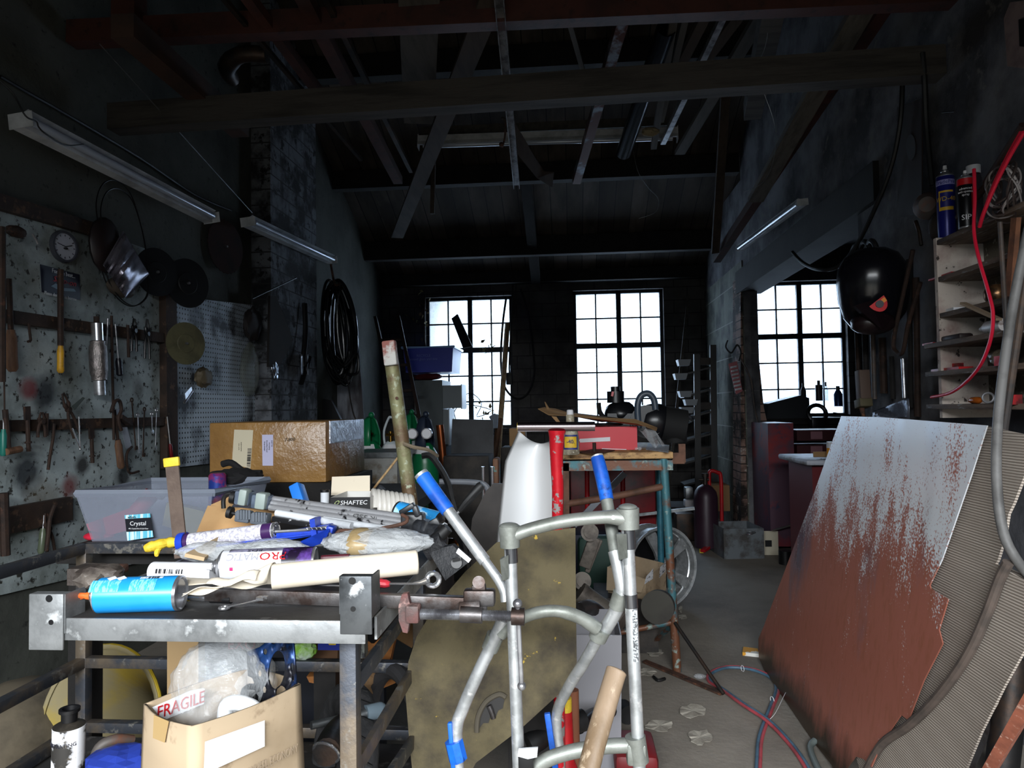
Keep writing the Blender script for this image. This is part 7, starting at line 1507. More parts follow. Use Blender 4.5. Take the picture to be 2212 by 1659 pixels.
mb = MB(); mb.slab([WR(1968 + 10 * math.cos(a), 318 + 28 * math.sin(a), .0275) for a in [2 * PI * k / 18 for k in range(18)]], (-.001, 0, 0)); part('oval_hole', mb, mat('hole_grey', '#4c4f55', .8), t)
t = thing('bench_grinder_guard', 'dusty grey round cup and hose fitting below the steel template', 'fitting', WR(2015, 500, .1))
mb = MB(); mb.lathe([(.001, .05), (.03, .05), (.05, .02), (.055, 0), (.05, 0)], frame(WR(2005, 445, .09), (-.6, -1, -.1)), 20); part('cup', mb, mat('dusty_cup', '#4d4643', .7, c2='#5a3b30', scale=20), t)
mb = MB(); mb.blob(WR(2028, 490, .08), (.07, .09, .12), .1, 2, 4); part('body', mb, mat('dusty_dark', '#2d2725', .7), t)
mb = MB(); mb.tube(cat([WR(1978, 478, .08), WR(1985, 500, .08), WR(1990, 530, .08)], 3), .008, 8); part('stem', mb, M_iron, t)
t = thing('switch_box', 'rusty pinkish switch box cut off at the top right corner', 'switch box', PX(2200, 145, 1.5)); mb = MB(); mb.slab([PX(2168, 40, 1.46), PX(2182, 5, 1.46), PX(2300, -10, 1.46), PX(2300, 160, 1.46), PX(2176, 143, 1.46)], (.08, 0, 0)); part('case', mb, mat('pink_case', '#77635d', .7, c2='#5d4a45', scale=10), t)
mb = MB(); mb.slab([PX(2200, 42, 1.455), PX(2300, 30, 1.455), PX(2300, 110, 1.455), PX(2202, 100, 1.455)], (.004, 0, 0)); part('switch_plate', mb, M_black, t)
for k, (a, b, lb) in enumerate((((2130, 395), (2210, 270), 'dark hose tool slanting up at the upper right edge'), ((2070, 470), (2150, 380), 'dark scissors-like tool behind the black red-shouldered can'))): st('dark_tool', lb, PX(*a, 1.42), PX(*b, 1.42), .012, mat('dark_red_brown', '#33231f', .6), 'tool')
st('steel_nail', 'short dark nail sticking out of the upper right wall', WR(2035, 243, .01), WR(2062, 241, .03), .003, M_black, 'nail')

# ================================================================== aisle and bay
def cabinet(x0, x1, yt, yb_, d, dy): 
    a, b = P(x0, yb_, d), P(x1, yb_, d); return a.x, b.x, P(x0, yt, d).z
M_spray = mat('spray_painted_steel', '#4a3040', .5, c2='#7c1a1e', scale=2.4, lo=.48, hi=.6, c3='#232b44', scale3=5, lo3=.58, hi3=.64)
xa, xb, zt = cabinet(1666, 1746, 1008, 1190, 5.75, .8); xc = P(1716, 1000, 5.75).x; z2 = P(1690, 914, 5.75).z
t = thing('red_tool_cabinet', 'tall steel tool cabinet oversprayed blue and red in the right bay', 'cabinet', (xa + .2, 5.9, 0))
mb = MB(); mb.box(((xa + xb) / 2, 6.0, zt / 2 + .03), (xb - xa, .5, zt - .06)); part('body', mb, M_spray, t)
mb = MB(); mb.box(((xa + xc) / 2, 6.0, (zt + z2) / 2), (xc - xa, .5, z2 - zt)); part('upper_case', mb, M_spray, t)
t = thing('drawer_chest', 'dark red chest with open drawers behind the oversprayed cabinet', 'drawer chest', (xc + .4, 6.0, 0))
x1 = P(1850, 950, 5.8).x; mb = MB(); mb.box(((xb + .01 + x1) / 2, 6.05, .42), (x1 - xb - .02, .5, .84)); part('carcass', mb, mat('very_dark_red', '#3a0c12', .5), t)
for k, (y0, y1) in enumerate(((925, 955), (958, 985))): 
    a, b = P(1722, y1, 5.75), P(1830, y0, 5.75); mb = MB(); mb.box(((a.x + b.x) / 2, 5.9, (a.z + b.z) / 2), (b.x - a.x, .3, b.z - a.z - .02)); dr = part('drawer', mb, mat('very_dark_red', '#3a0c12', .5), t); mb = MB(); mb.box((a.x + .15, 5.745, (a.z + b.z) / 2), (.09, .004, .06)); part('label', mb, mat('dirty_pink_label', '#8a6068', .5), dr)
wz_ = P(1750, 1000, 4.5).z
t = thing('bay_worktop', 'pale-edged worktop in the bay half hidden by the rusty sheet', 'worktop', P(1790, 1010, 4.5)); a = P(1742, 1000, 4.5); mb = MB(); mb.box((a.x + .45, 4.8, wz_), (.9, .6, .035), bev=.012); part('top', mb, mat('pale_worktop', '#a4a8b2', .5, c2='#6f6a62', scale=8), t)
mb = MB(); mb.box((a.x + .47, 4.85, wz_ / 2 - .01), (.8, .48, wz_ - .04)); part('carcass', mb, mat('crimson_carcass', '#5a0d14', .5), t)
mb = MB(); mb.slab([P(1757, 976, 4.8), P(1800, 975, 4.8), P(1800, 993, 4.75), P(1758, 993, 4.75)], (0, .01, 0)); single('card_strip', mb, M_card, 'torn cardboard strip standing on the bay worktop', 'cardboard')
p = P(1793, 985, 4.7); mb = MB(); mb.cyl((p.x, p.y, wz_ + .02), (p.x, p.y, wz_ + .08), .02, n=14); mb.mi = 1; mb.cyl((p.x, p.y, wz_ + .08), (p.x, p.y, wz_ + .12), .02, n=14); single('small_bottle', mb, [mat('orange_liquid', '#c98418', .3), M_white], 'small orange and white bottle beside the rusty sheet edge', 'bottle')
mb = MB(); mb.cyl(P(1764, 996, 4.55), P(1800, 993, 4.55), .012); mb.cyl(P(1758, 997, 4.55), P(1775, 992, 4.55), .006); single('pliers', mb, M_iron, 'dark pliers with bright jaws on the bay worktop', 'pliers')
# machines under the right window
t = thing('machine_bench', 'dark machine bench below the right window', 'bench', P(1740, 900, 7.2)); a, b = P(1655, 905, 7.0), P(1850, 905, 7.0); mb = MB(); mb.box(((a.x + b.x) / 2, 7.46, a.z - .03), (b.x - a.x, .8, .06)); part('top', mb, M_dark, t); mb = MB(); mb.box(((a.x + b.x) / 2, 7.4, a.z / 2 - .03), (b.x - a.x, .5, a.z - .06)); part('base', mb, M_dark, t)
zbm = a.z
mb = MB(); mb.prism([(0, 0), (.42, 0), (.42, .20), (.34, .23), (.02, .15)], .3, Matrix.Translation((P(1652, 870, 7.2).x, 7.45, zbm)) @ RX(90)); single('machine_hood', mb, mat('dark_machine', '#22262b', .5), 'dark wedge-shaped machine hood on the bench below the right window', 'machine')
def bottle(label, x0, x1, yt, yb_, d, m, capm, name='bottle', neck=.6):
    a, b = P(x0, yb_, d), P(x1, yb_, d); r = (b.x - a.x) / 2; zt = P(x0, yt, d).z; H = zt - a.z; c = ((a.x + b.x) / 2, d, a.z)
    t = thing(name, label, name.replace('_', ' '), c); mb = MB(); mb.lathe([(.001, 0), (r, 0), (r, H * neck), (r * .5, H * .8), (r * .4, H * .8), (.001, H * .8)], T(*c), 16); part('body', mb, m, t); mb = MB(); mb.cyl((c[0], d, a.z + H * .78), (c[0], d, zt), r * .45, n=12); part('cap', mb, capm, t); return t
bottle('tall dark brown can on the sill of the right window', 1762, 1777, 822, 866, 7.6, mat('brown_can', '#3a2c2c', .4), M_black, neck=.78)
bottle('clear bottle just right of the brown can on the right sill', 1778, 1790, 825, 866, 7.7, mat('clear_bottle', '#8a98a2', .2, alpha=.5), M_white)
bottle('blue spray can with bright glints on the right window sill', 1802, 1820, 834, 878, 7.4, mat('deep_blue_can', '#1c3a6e', .25, .4), M_black, 'spray_can')
bottle('dark bottle left of the brown can on the right window sill', 1730, 1742, 828, 868, 7.6, M_iron, M_black)
mb = MB(); mb.cyl(P(1800, 893, 6.6), P(1850, 900, 6.6), .012); mb.torus(.08, .02, frame(P(1765, 893, 6.6), (0, -1, .3)), 20, 8); mb.box(P(1765, 915, 6.6), (.12, .1, .12), bev=.01); single('bench_vice', mb, mat('vice_iron', '#1f2024', .35, .6), 'dark bench vice with a bright handle behind the rusty sheet', 'vice')
# rack with bins at the middle right
t = thing('bin_rack', 'tall black rack holding small parts bins beside the right pillar', 'rack', P(1510, 1100, 7.0))
mb = MB(); 
for (x, yt) in ((1505, 765), (1540, 745)): mb = MB(); mb.bar(P(x, yt, 7.0), P(x + 4, 1130, 7.0), .06, .03, (0, 1, 0)); part('upright', mb, M_black, t)
for k in range(7): 
    y = 795 + 48 * k; mb = MB(); mb.slab([P(1478, y + 12, 7.0), P(1545, y - 6, 7.0), P(1545, y - 2, 7.0), P(1478, y + 16, 7.0)], (0, .25, 0)); part('shelf', mb, M_black, t)
    mb = MB(); mb.box(P(1524, y - 14, 7.05), (.13, .1, .07)); part('back_bin', mb, M_jdark, t)
M_bin = mat('grey_bin', '#8d9398', .5)
for k, (x, y, lb) in enumerate(((1477, 782, 'topmost grey bin jutting from the black rack'), (1470, 812, 'second grey bin from the top of the black rack, the widest'), (1480, 850, 'third grey bin from the top of the black rack'), (1492, 868, 'small white bin fourth from the top of the black rack'), (1484, 885, 'fifth grey bin from the top of the black rack, above the foil'))):
    a = P(x - 12, y + 8, 6.95); b = P(x + 14, y + 4, 6.95); mb = MB(); mb.tray(((a.x + b.x) / 2, 7.0, a.z), (abs(b.x - a.x) - .02, .12, .06), .005, taper=.015); single('parts_bin', mb, M_bin, lb, 'bin', 'parts bins on the black rack')
mb = MB(); mb.blob(P(1482, 905, 6.95), (.15, .1, .09), .3, 3, 7); single('foil_lump', mb, mat('crumpled_foil', '#b2b8bf', .2, .9), 'crumpled bright foil on the lowest grey bin', 'foil', smooth=0)
t = thing('sample_card', 'curled sample card with rows of shiny clips on the right pillar', 'card', P(1590, 850, 6.2)); mb = MB(); mb.slab([P(1573, 786, 6.22), P(1592, 780, 6.2), P(1604, 845, 6.2), P(1590, 852, 6.22)], (0, .005, 0)); part('card', mb, mat('red_edged_card', '#8f4a50', .6), t)
for r_ in range(7): mb = MB(); y = 792 + 8 * r_; x = 1581 + r_ * 1.6; mb.slab([P(x - 3, y, 6.19), P(x + 11, y - 3, 6.19), P(x + 11, y + 1, 6.19), P(x - 3, y + 4, 6.19)], (0, .003, 0)); part('clip_row', mb, M_steel, t)
wr('black_cable', 'tangle of thin cable on the upper part of the right pillar', [P(1572, 735, 6.2), P(1568, 750, 6.2), P(1580, 762, 6.2), P(1592, 745, 6.2), P(1600, 760, 6.2), P(1596, 780, 6.2)], .007, M_blackrub)
wr('grey_cable', 'thin grey cable running down past the scorched jamb', [P(1600, 775, 6.2), P(1622, 820, 6.2), P(1630, 880, 6.2), P(1645, 940, 6.0), P(1662, 985, 5.9)], .006, M_rod)
# gas cylinder on a red trolley
c = P(1527, 1190, 5.9); t = thing('gas_cylinder', 'dark maroon gas cylinder standing on the red trolley in the aisle', 'gas cylinder', (c.x, 5.9, .02))
cx0 = c.x; r = .098; Hh = P(1527, 1075, 5.9).z; mb = MB(); mb.lathe([(.001, .03), (r, .03), (r, Hh), (r * .9, Hh + .05), (r * .6, Hh + .09), (r * .25, Hh + .11), (.001, Hh + .11)], T(cx0, 5.9, 0), 26); part('body', mb, mat('maroon_gas', '#33202c', .4, .1), t)
mb = MB(); mb.cyl((cx0, 5.9, Hh + .1), (cx0, 5.9, Hh + .17), .02); mb.cyl((cx0 - .05, 5.9, Hh + .15), (cx0 + .03, 5.9, Hh + .15), .012); mb.cyl((cx0, 5.9, Hh + .17), (cx0, 5.9, Hh + .2), .03, n=12); part('valve', mb, M_iron, t)
t = thing('cylinder_trolley', 'bright red bottle trolley with a bent hoop handle', 'trolley', (cx0 + .1, 6.05, 0))
mb = MB(); mb.tube(cat([P(1560, 1180, 6.05), P(1559, 1100, 6.05), P(1557, 1030, 6.05), P(1550, 1021, 6.05), P(1537, 1017, 6.05), P(1532, 1025, 6.05), P(1533, 1060, 6.05)], 5), .016, 12); part('hoop', mb, M_redp, t)
mb = MB(); mb.bar(PZ(1550, 1168, .06), PZ(1518, 1190, .03), .04, .02); mb.mi = 0; part('foot', mb, M_redp, t); mb = MB(); mb.box(PZ(1515, 1190, .02), (.03, .03, .03)); part('foot_tip', mb, M_yellowtape, t)
a, b = P(1556, 1196, 5.55), P(1652, 1196, 5.55)
t = thing('metal_crate', 'dented grey metal crate on the floor beside the gas cylinder', 'crate', ((a.x + b.x) / 2, 5.75, 0)); zt = P(1590, 1143, 5.55).z
mb = MB(); mb.tray(((a.x + b.x) / 2, 5.75, 0), (b.x - a.x - .02, .36, zt), .008, M=Matrix.Translation(((a.x + b.x) / 2, 5.75, 0)) @ RZ(6) @ Matrix.Translation((-(a.x + b.x) / 2, -5.75, 0))); part('tub', mb, mat('dented_grey', '#70767b', .5, .4, c2='#4d4a48', scale=9, bump=.1), t)
mb = MB(); mb.blob(P(1617, 1150, 5.6), (.13, .06, .05), .3, 3, 5); single('foil_lump', mb, mat('crumpled_foil', '#b2b8bf', .2, .9), 'bright crumpled foil lying on the dented metal crate', 'foil', smooth=0)
mb = MB(); a = P(1650, 1190, 5.7); b = P(1683, 1190, 5.7); mb.box(((a.x + b.x) / 2, 5.72, (P(1660, 1148, 5.7).z) / 2), (b.x - a.x, .01, P(1660, 1148, 5.7).z)); mb.mi = 1; q = P(1660, 1174, 5.71); mb.box((q.x, 5.712, q.z), (.05, .01, .05)); single('white_card', mb, [mat('cream_card', '#b8b09c', .7), M_black], 'cream card with a dark square leaning beside the metal crate', 'card')
mb = MB(); mb.bar(P(1668, 1146, 5.6), P(1720, 1131, 5.55), .012, .012); single('steel_bar', mb, M_iron, 'thin black bar leaning on the oversprayed cabinet', 'bar')
c = P(1697, 1204, 5.4); mb = MB(); mb.cyl((c.x, c.y, 0), (c.x, c.y, .10), .05, n=16); single('paint_tin', mb, M_black, 'small black tin on the floor below the oversprayed cabinet', 'tin')
junk('cardboard_box', 'brown box behind the red hoop handle', 'box', 1530, 1578, 1048, 1105, 6.6, .3, M_cardin); junk('grey_box', 'small pale grey box left of the gas cylinder', 'box', 1481, 1498, 1053, 1078, 6.4, .1, M_galv)
junk('metal_bin', 'dark grey bin standing left of the gas cylinder', 'bin', 1462, 1502, 1110, 1168, 6.2, .3, M_iron); junk('dark_shelf', 'low dark shelf behind the gas cylinder', 'shelf', 1440, 1540, 1095, 1112, 6.4, .4, M_dark); junk('ball_of_paper', 'crumpled pale packet under the small grey box', 'packet', 1480, 1502, 1080, 1096, 6.4, .1, M_paper)

# ================================================================== on and under the green bench
zb_ = topz
p = P(1428, 950, 3.62); 
t = thing('vacuum_motor', 'black round vacuum cleaner head with a curved hose handle on the bench', 'vacuum cleaner', (p.x, 3.66, zb_))
c = P(1424, 910, 3.66); mb = MB(); mb.cyl(c + Vector((-.07, -.06, 0)), c + Vector((-.07, .08, 0)), .085, n=26); mb.sph(c + Vector((-.02, 0, .0)), .10, sq=(1.05, .8, .95)); part('body', mb, mat('vac_black', '#101114', .3), t)
mb = MB(); mb.cyl(c + Vector((.02, 0, -.01)), c + Vector((.13, .0, -.03)), .088, n=24); mb.cyl(c + Vector((.08, 0, -.06)), c + Vector((.08, 0, -.11)), .06); part('hose_hood', mb, mat('matt_black', '#0b0b0c', .8), t)
mb = MB(); mb.tube(cat([P(1380, 925, 3.6), P(1377, 880, 3.6), P(1384, 856, 3.6), P(1400, 850, 3.6), P(1412, 862, 3.6), P(1416, 885, 3.6)], 6), .0165, 12); part('handle', mb, mat('vac_grey', '#3b4653', .35), t)
t = thing('black_engine', 'black cylinder-shaped machine with a red tag behind the cardboard', 'machine', (P(1330, 905, 3.6).x, 3.68, zb_))
mb = MB(); mb.blob(P(1340, 893, 3.68), (.17, .13, .13), .1, 2, 3); mb.bar(P(1340, 893, 3.68), P(1340, 940, 3.68), .14, .12, (0, 1, 0)); part('base', mb, mat('vac_black', '#101114', .3), t)
mb = MB(); q = P(1330, 870, 3.68); mb.cyl(q, q + Vector((0, 0, .06)), .045, n=18); mb.cyl(q + Vector((0, 0, .055)), q + Vector((0, 0, .085)), .025, n=14); part('head', mb, mat('vac_black', '#101114', .3), t)
mb = MB(); mb.bar(P(1324, 846, 3.62), P(1322, 856, 3.62), .012, .01, (0, 1, 0)); part('tag', mb, M_redp, t)
mb = MB(); mb.tube(cat([P(1293, 870, 3.62), P(1296, 890, 3.62), P(1308, 906, 3.62)], 4), .012, 8); part('lever', mb, M_black, t)
p = P(1343, 905, 3.80); p.z = zb_; t = can('spray_can', 'short bright blue spray can with a white cap behind the cardboard', p, p + Vector((0, 0, .2)), .03, mat('aqua_can', '#3b9ac8', .3), cap=M_paper)
# wheel
wc = P(1432, 1214, 4.22); wc.z = .242
t = thing('alloy_wheel', 'silver five-spoke alloy wheel standing on the floor beneath the bench', 'wheel', (wc.x, 4.22, 0))
Qw = frame(wc, (.55, -1, .05), (0, 0, 1)); Rw = .24
mb = MB(); mb.lathe([(Rw, -.16), (Rw, -.15), (Rw - .02, -.13), (Rw - .03, -.03), (Rw - .008, -.015), (Rw, 0), (Rw + .0, .012), (Rw - .015, .008), (Rw - .022, -.02), (Rw - .045, -.12), (Rw - .04, -.16), (Rw, -.16)], Qw, 44); part('rim', mb, M_alu, t)
for k in range(5):
    Qs = Qw @ RZ(72 * k + 20); mb = MB(); mb.prism([(.02, -.022), (.10, -.018), (.20, -.034), (.212, -.03), (.212, .03), (.20, .034), (.10, .018), (.02, .022)], .022, Qs @ T(0, 0, -.02)); part('spoke', mb, M_alu, t)
mb = MB(); mb.cyl(Qw @ Vector((0, 0, -.05)), Qw @ Vector((0, 0, .008)), .045, n=20); part('hub', mb, M_alu, t)
mb = MB(); mb.cyl(Qw @ Vector((0, 0, -.15)), Qw @ Vector((0, 0, -.13)), .205, n=30); part('inner_disc', mb, M_black, t)
# small open carton
zf = PZ(1380, 1290, 0).z
d_ = 3.55
o = carton('cardboard_box', 'small open brown carton with two white labels under the green bench', 'box', [P(1312, 1225, d_), P(1395, 1252, d_ - .14), P(1438, 1217, d_ + .05), P(1360, 1198, d_ + .2)], P(1380, 1292, d_ - .1).z, M_cardlt,
           flaps=[[P(1312, 1225, d_), P(1395, 1252, d_ - .14), P(1385, 1280, d_ - .2), P(1310, 1275, d_ - .08)]])
na = (P(1438, 1217, d_ + .05) - P(1395, 1252, d_ - .14)).cross(Vector((0, 0, 1))).normalized(); na = -na if na.y > 0 else na
for (pts) in (((1396, 1245), (1411, 1228), (1410, 1250), (1392, 1262)), ((1426, 1225), (1439, 1212), (1436, 1235), (1424, 1248))): mb = MB(); mb.slab([PP(x, y, P(1395, 1252, d_ - .14) + na * .003, na) for x, y in pts], na * .001); part('label', mb, mat('printed_label', '#cfd0d3', .6, c2='#4b4c50', scale=90, lo=.54, hi=.58), o)
zc2 = P(1380, 1292, d_ - .1).z
mb = MB(); mb.box((P(1350, 1300, 3.55).x, 3.6, zc2 / 2), (.3, .3, zc2 - .004)); single('scrap_heap_base', mb, M_jdark, 'dark low crate under the small open carton', 'crate')
# scrap pipes
M_cast2 = mat('dusty_cast', '#6c655d', .6, .4, c2='#4c4641', scale=14, bump=.15)
def pipes(name, label, pts, r, m, catg='pipe', d=None): mb = MB(); mb.tube(cat([P(*p) for p in pts], 5), r, 14); return single(name, mb, m, label, catg)
t = thing('suspension_arm', 'dusty cast suspension arm with round ends beneath the bench', 'suspension arm', P(1270, 1280, 2.9))
mb = MB(); mb.bar(P(1285, 1160, 2.9), P(1262, 1225, 2.9), .05, .03, (0, 1, 0), bev=.006); mb.bar(P(1297, 1165, 2.92), P(1268, 1235, 2.92), .02, .03, (0, 1, 0), bev=.004); part('arm', mb, M_cast2, t)
for (x, y) in ((1274, 1150), (1258, 1255)): mb = MB(); mb.cyl(P(x, y, 2.84), P(x, y, 2.93), .036, n=20); mb.cyl(P(x, y, 2.83), P(x, y, 2.85), .024, n=18); part('bush', mb, M_cast2, t)
pipes('exhaust_pipe', 'fat dusty exhaust pipe slanting down behind the right arm of the walking frame', [(1250, 1280, 2.8), (1290, 1310, 2.8), (1345, 1345, 2.75)], .045, M_cast2)
pipes('exhaust_pipe', 'shorter exhaust pipe end below the fat dusty one', [(1252, 1318, 2.6), (1275, 1312, 2.65), (1300, 1330, 2.7)], .028, M_dirtyst)
mb = MB(); mb.cyl(P(1420, 1312, 3.05), P(1424, 1308, 3.2), .070, n=30); single('exhaust_silencer', mb, mat('dusty_silencer', '#3b3933', .8, .1, c2='#312e2a', scale=6), 'round grey silencer end behind the walking frame right upright', 'silencer')
a, b = P(1247, 1560, 2.35), P(1340, 1560, 2.35); zt = P(1300, 1372, 2.35).z
mb = MB(); mb.tray(((a.x + b.x) / 2, 2.5, 0), (b.x - a.x, .28, zt), .004, taper=.01); single('grey_bin', mb, mat('grey_plastic_bin', '#8b8a8f', .45), 'tall translucent grey bin behind the foam board right edge', 'bin')
t = thing('bottle_jack', 'red bottle jack with a yellow neck below the foam board', 'jack', P(1222, 1650, 1.9)); c = P(1222, 1560, 1.9)
mb = MB(); mb.lathe([(.001, -.18), (.035, -.18), (.03, -.12), (.022, -.1), (.018, .03), (.001, .03)], T(*c), 18); part('body', mb, M_redp, t); mb = MB(); mb.cyl(c + Vector((0, 0, .03)), c + Vector((0, 0, .065)), .017, n=16); part('collar', mb, M_yellowtape, t)
mb = MB(); mb.cyl(P(1236, 1490, 1.95), P(1240, 1680, 1.95), .018, n=12); single('wooden_stake', mb, mat('red_brown_stake', '#7a4a33', .8), 'red-brown stake standing under the foam board corner', 'stake')
mb = MB(); mb.box(PZ(1370, 1625, .05), (.14, .2, .07), bev=.02); single('trolley_jack', mb, mat('red_jack', '#6a171b', .5), 'red trolley jack body on the floor behind the bottom bow', 'jack')
pipes('black_tube', 'thick black tube lying beneath the foam board', [(1140, 1610, 1.9), (1200, 1575, 1.95), (1260, 1555, 2.0)], .03, M_blackrub, 'tube')
mb = MB(); mb.cyl(PZ(1358, 1545, .04), PZ(1345, 1530, .04), .035, n=16); single('rubber_bung', mb, M_blackrub, 'black round rubber cap on the floor behind the right upright', 'rubber cap')
pipes('black_hose_coil', 'dark hose end lying left of the black rubber cap', [(1250, 1570, 2.0), (1280, 1545, 2.1), (1320, 1535, 2.2)], .02, M_black, 'hose')
# scrap between bench legs, further back
mb = MB(); mb.bar(P(1240, 1135, 4.2), P(1350, 1022, 4.2), .035, .02, (0, 1, 0)); single('steel_bar', mb, mat('grey_flat_bar', '#7c8088', .5), 'grey flat bar leaning diagonally under the green bench', 'bar')
for k, (x, y) in enumerate(((1268, 1271), (1345, 1271))): mb = MB(); mb.cyl(P(x, 1010, 4.6), P(x + 2, y, 4.6), .016); single('red_pole', mb, M_redp, ('left' if k == 0 else 'right') + ' red upright tube under the green bench', 'tube')
mb = MB(); mb.bar(P(1240, 1128, 4.9), P(1500, 1098, 4.9), .02, .02); single('white_rod', mb, M_galv, 'upper pale rail crossing behind the green bench legs', 'rail'); mb = MB(); mb.bar(P(1240, 1150, 4.9), P(1440, 1140, 4.9), .02, .02); single('white_rod', mb, M_galv, 'lower pale rail crossing behind the green bench legs', 'rail')
junk('dark_crate', 'navy crate beneath the pale rails behind the bench', 'crate', 1240, 1440, 1155, 1268, 4.65, .4, mat('navy_crate', '#141c34', .5))
junk('green_bag', 'dark green sack behind the suspension arm', 'sack', 1250, 1350, 1160, 1300, 4.1, .12, mat('dark_green', '#1c3a30', .6), .04)
# ================================================================== under the tray
zl = .371
t = thing('yellow_hopper', 'big dusty yellow and beige cone lying behind the frame at the lower left', 'hopper', P(200, 1659, 2.0)); c = P(215, 1570, 2.15)
mb = MB(); mb.lathe([(.05, -.25), (.24, 0), (.25, .01), (.235, .01)], frame(c, (-.25, -1, .25)), 40); part('cone', mb, mat('dusty_beige', '#8d8262', .7, c2='#a08a35', scale=3, lo=.5, hi=.65), t, solid=.004)
mb = MB(); mb.torus(.245, .008, frame(c, (-.25, -1, .25)), 40, 8); part('rim', mb, mat('dirty_yellow', '#a38a22', .5), t)
mb = MB(); mb.blob((PX(10, 1600, -1.92)), (.4, .7, .36), .1, 2, 3); single('beige_sack', mb, mat('beige_drum', '#6d6353', .8, c2='#4f483d', scale=4), 'dusty beige sack on the floor at the far lower left', 'sack')
mb = MB(); mb.slab([P(490, 1375, 1.62), P(560, 1372, 1.62), P(560, 1470, 1.62), P(490, 1470, 1.62)], (0, .05, 0)); o = single('black_carton', mb, mat('box_black', '#0d0d0f', .4), 'black carton with dark red letters behind the gasket', 'box'); text('EXO', .035, Matrix.Translation(P(522, 1393, 1.618)) @ RX(90), mat('dim_red_print', '#5a1626', .5), o)
mb = MB(); mb.box(P(402, 1420, 1.66), (.08, .03, .22)); single('wooden_board', mb, mat('tan_board', '#8c7350', .7), 'tan board standing behind the rusty stay rod', 'board')
t = thing('blue_yellow_box', 'small blue box with a yellow badge under the tray', 'box', P(718, 1385, 1.5)); mb = MB(); mb.box(P(722, 1378, 1.52), (.06, .04, .04)); part('box', mb, mat('napa_blue', '#1b2b8c', .5), t); mb = MB(); mb.prism([(.014 * math.cos(PI / 3 * k), .014 * math.sin(PI / 3 * k)) for k in range(6)], .001, Matrix.Translation(P(718, 1381, 1.4985)) @ RX(90)); part('badge', mb, M_yellowtape, t); text('NAPA', .009, Matrix.Translation(P(718, 1381, 1.4972)) @ RX(90), MATS['napa_blue'], t)
M_ocard = mat('orange_cardboard', '#b0733c', .7, c2='#8b572c', scale=7, bump=.2)
def cardpile(name, label, pts, d, m, off=(0, .03, .004)): mb = MB(); mb.slab([P(x, y, d + .03 * math.sin(x)) for x, y in pts], off); return single(name, mb, m, label, 'cardboard')
cardpile('crushed_cardboard', 'orange-brown crushed cardboard just below the rear rail', [(662, 1462), (730, 1458), (870, 1450), (885, 1462), (830, 1486), (730, 1488), (668, 1474)], 1.85, M_ocard)
cardpile('crushed_cardboard', 'folded orange cardboard behind the right side braces', [(770, 1420), (800, 1380), (842, 1345), (860, 1350), (842, 1430), (838, 1455), (768, 1455)], 1.95, M_ocard)
cardpile('cardboard_flap', 'dark brown cardboard flap rising behind the front leg', [(640, 1440), (665, 1405), (695, 1375), (730, 1395), (728, 1440)], 1.8, mat('dark_card', '#5c3f28', .8))
cardpile('cardboard_flap', 'brown cardboard panel between the right rear post and foam board', [(838, 1368), (870, 1330), (910, 1345), (890, 1400), (868, 1388)], 2.05, M_card)
cardpile('painted_board', 'grey board with black paint drips right of the front leg', [(762, 1368), (786, 1368), (788, 1422), (764, 1424)], 1.75, mat('dripped_board', '#7d8078', .6, c2='#17171a', scale=14, lo=.52, hi=.56, stretch=(3, 1, .8)))
mb = MB(); mb.blob(P(655, 1405, 1.75), (.07, .04, .05), .2, 3, 2); single('green_tangle', mb, mat('lime_plastic', '#7fae3a', .5, c2='#c9cfd2', scale=10), 'bit of lime green and white plastic under the tray', 'plastic scrap', smooth=0)
t = thing('steel_tube', 'grey steel tube with a clamped end poking past the tall box', 'tube', P(750, 1560, 1.5)); mb = MB(); mb.cyl(P(672, 1567, 1.42), P(792, 1540, 1.5), .0085, n=16); part('tube', mb, M_galv, t); mb = MB(); mb.cyl(P(790, 1541, 1.5), P(820, 1534, 1.52), .017, n=18); mb.sph(P(820, 1534, 1.52), .017); part('clamp_end', mb, mat('grey_plastic', '#6f7f8a', .4), t)
t = thing('car_tyre', 'worn black tyre standing on the lower shelf behind the leg', 'tyre', P(760, 1659, 1.6)); c = P(742, 1640, 1.56); Qt = frame(c, (-.9, -.5, .2))
mb = MB(); mb.torus(.12, .045, Qt, 40, 14, flat=1); part('tread', mb, mat('tyre_rubber', '#2a2a2c', .8, c2='#3d3c3d', scale=20, bump=.4), t)
for k in range(24): 
    a = 2 * PI * k / 24; q1 = Qt @ Vector((.164 * math.cos(a), .164 * math.sin(a), -.02)); q2 = Qt @ Vector((.164 * math.cos(a + .12), .164 * math.sin(a + .12), .02)); mb = MB(); mb.bar(q1, q2, .006, .004); part('tread_block', mb, M_blackrub, t)
pipes('exhaust_tip', 'open exhaust pipe end below the grey tube', [(705, 1625, 1.30), (722, 1590, 1.38), (740, 1570, 1.45)], .026, M_iron)
mb = MB(); mb.torus(.026, .003, frame(P(705, 1626, 1.298), (-.2, -1, -.5)), 24, 8); single('steel_ring', mb, M_chrome, 'bright clamp ring on the open exhaust pipe end', 'ring')
mb = MB(); mb.torus(.16, .02, frame(P(850, 1600, 1.7), (-.8, -.6, .1)), 40, 10, flat=1); single('rubber_ring', mb, mat('worn_rubber', '#3a393b', .7), 'large grey rubber ring between the braces', 'rubber ring')
pipes('bent_pipe', 'rusty bent pipe curving behind the tall box at the left', [(200, 1660, 1.5), (215, 1615, 1.5), (250, 1598, 1.52), (285, 1600, 1.55)], .012, mat('rusty_blue_pipe', '#5a5450', .6, .3, c2='#7a4a34', scale=14))
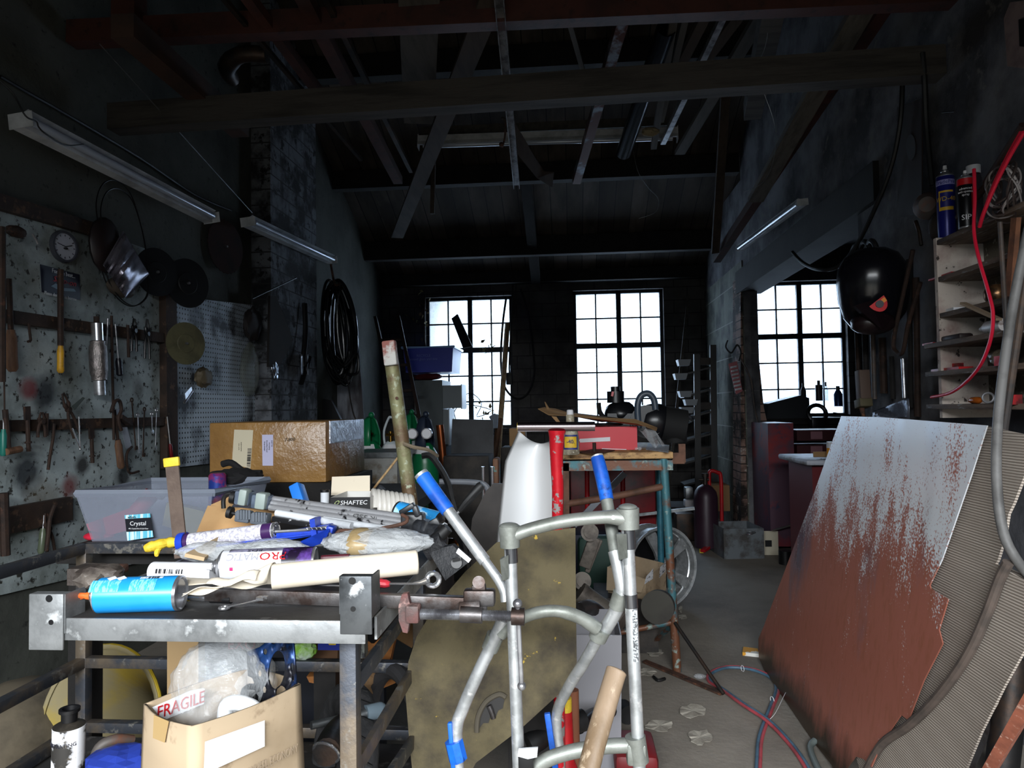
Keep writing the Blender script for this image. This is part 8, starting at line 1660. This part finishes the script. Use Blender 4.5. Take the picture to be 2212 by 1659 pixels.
mb = MB(); mb.blob(P(260, 1650, 1.45), (.16, .12, .07), .15, 3, 5); single('blue_bag', mb, mat('blue_film', '#2b3f9c', .3), 'shiny blue plastic bag left of the tall box', 'bag', smooth=0)
mb = MB(); mb.tube(cat([P(800, 1380, 1.9), P(840, 1345, 1.9), P(868, 1330, 1.92)], 3), .016, 8); single('dark_pipe', mb, M_iron, 'dark pipe lying above the folded orange cardboard', 'pipe')
mb = MB(); mb.blob(P(800, 1450, 1.8), (.06, .04, .1), .5, 6, 5); single('bristle_brush', mb, mat('brown_bristles', '#6b5238', .9), 'clump of brown bristles hanging by the brace', 'brush', smooth=0)
mb = MB(); mb.box(PX(1000, 1340, -.25) if False else P(930, 1250, 1.95), (.10, .2, .12)); single('dark_toolbox', mb, M_jdark, 'dark box beneath the mounting plate of the tripod', 'box')
# ================================================================== groups of repeated things
GR = {'spanner': 'spanners on the tray and the lower tool rail', 'fluorescent_light': 'fluorescent lights on walls and ceiling', 'gas_cylinder': 'gas cylinders', 'paint_flake': 'paint flakes on the floor',
      'wooden_batten': 'battens in the overhead store', 'wooden_plank': 'planks in the overhead store', 'steel_tube': 'steel tubes', 'steel_bar': 'loose steel bars', 'hanging_bar': 'bars hanging on the right wall',
      'tool_rail': 'tool rails on the left wall', 'screwdriver': 'screwdrivers', 'hanging_file': 'files hanging on the tool board', 'pliers': 'pliers', 'saw_blade': 'saw blades on the left wall', 'wire_hoop': 'wire hoops round the foil bag',
      'red_cable': 'red cables at the shelves', 'black_cable': 'black cables on the right wall', 'black_strap': 'hose loops above the welding mask', 'spray_can': 'spray cans', 'bubble_wrap': 'bubble wrap on the tray', 'cardboard_box': 'open cardboard boxes',
      'crushed_cardboard': 'crushed cardboard under the tray', 'cardboard_flap': 'cardboard flaps under the tray', 'chrome_tube': 'chrome tubes by the brown board', 'exhaust_pipe': 'exhaust pipes under the bench', 'red_pole': 'red tubes under the bench',
      'white_rod': 'pale rails behind the bench', 'hanging_cable': 'cables hanging at the left window', 'dead_vine': 'dead vines at the left window', 'wooden_pole': 'poles leaning by the windows', 'steel_rod': 'rods hanging on the tool board', 'hanging_batten': 'battens hanging from the roof',
      'red_clamp': 'red clamps on the shelf edges', 'thin_wire': 'thin wires overhead', 'foil_lump': 'crumpled foil', 'dark_tool': 'dark tools above the shelves', 'red_strip': 'red strips on the shelves', 'bottle': 'bottles on the right window sill', 'rubber_ring': 'rubber rings'}
cnt = {}
tops = [o for o in scn.objects if o.parent is None and 'label' in o]
for o in tops: cnt.setdefault(o.name.split('.')[0], []).append(o)
for k, v in cnt.items():
    if len(v) > 1 and k in GR:
        for o in v: o['group'] = GR[k]
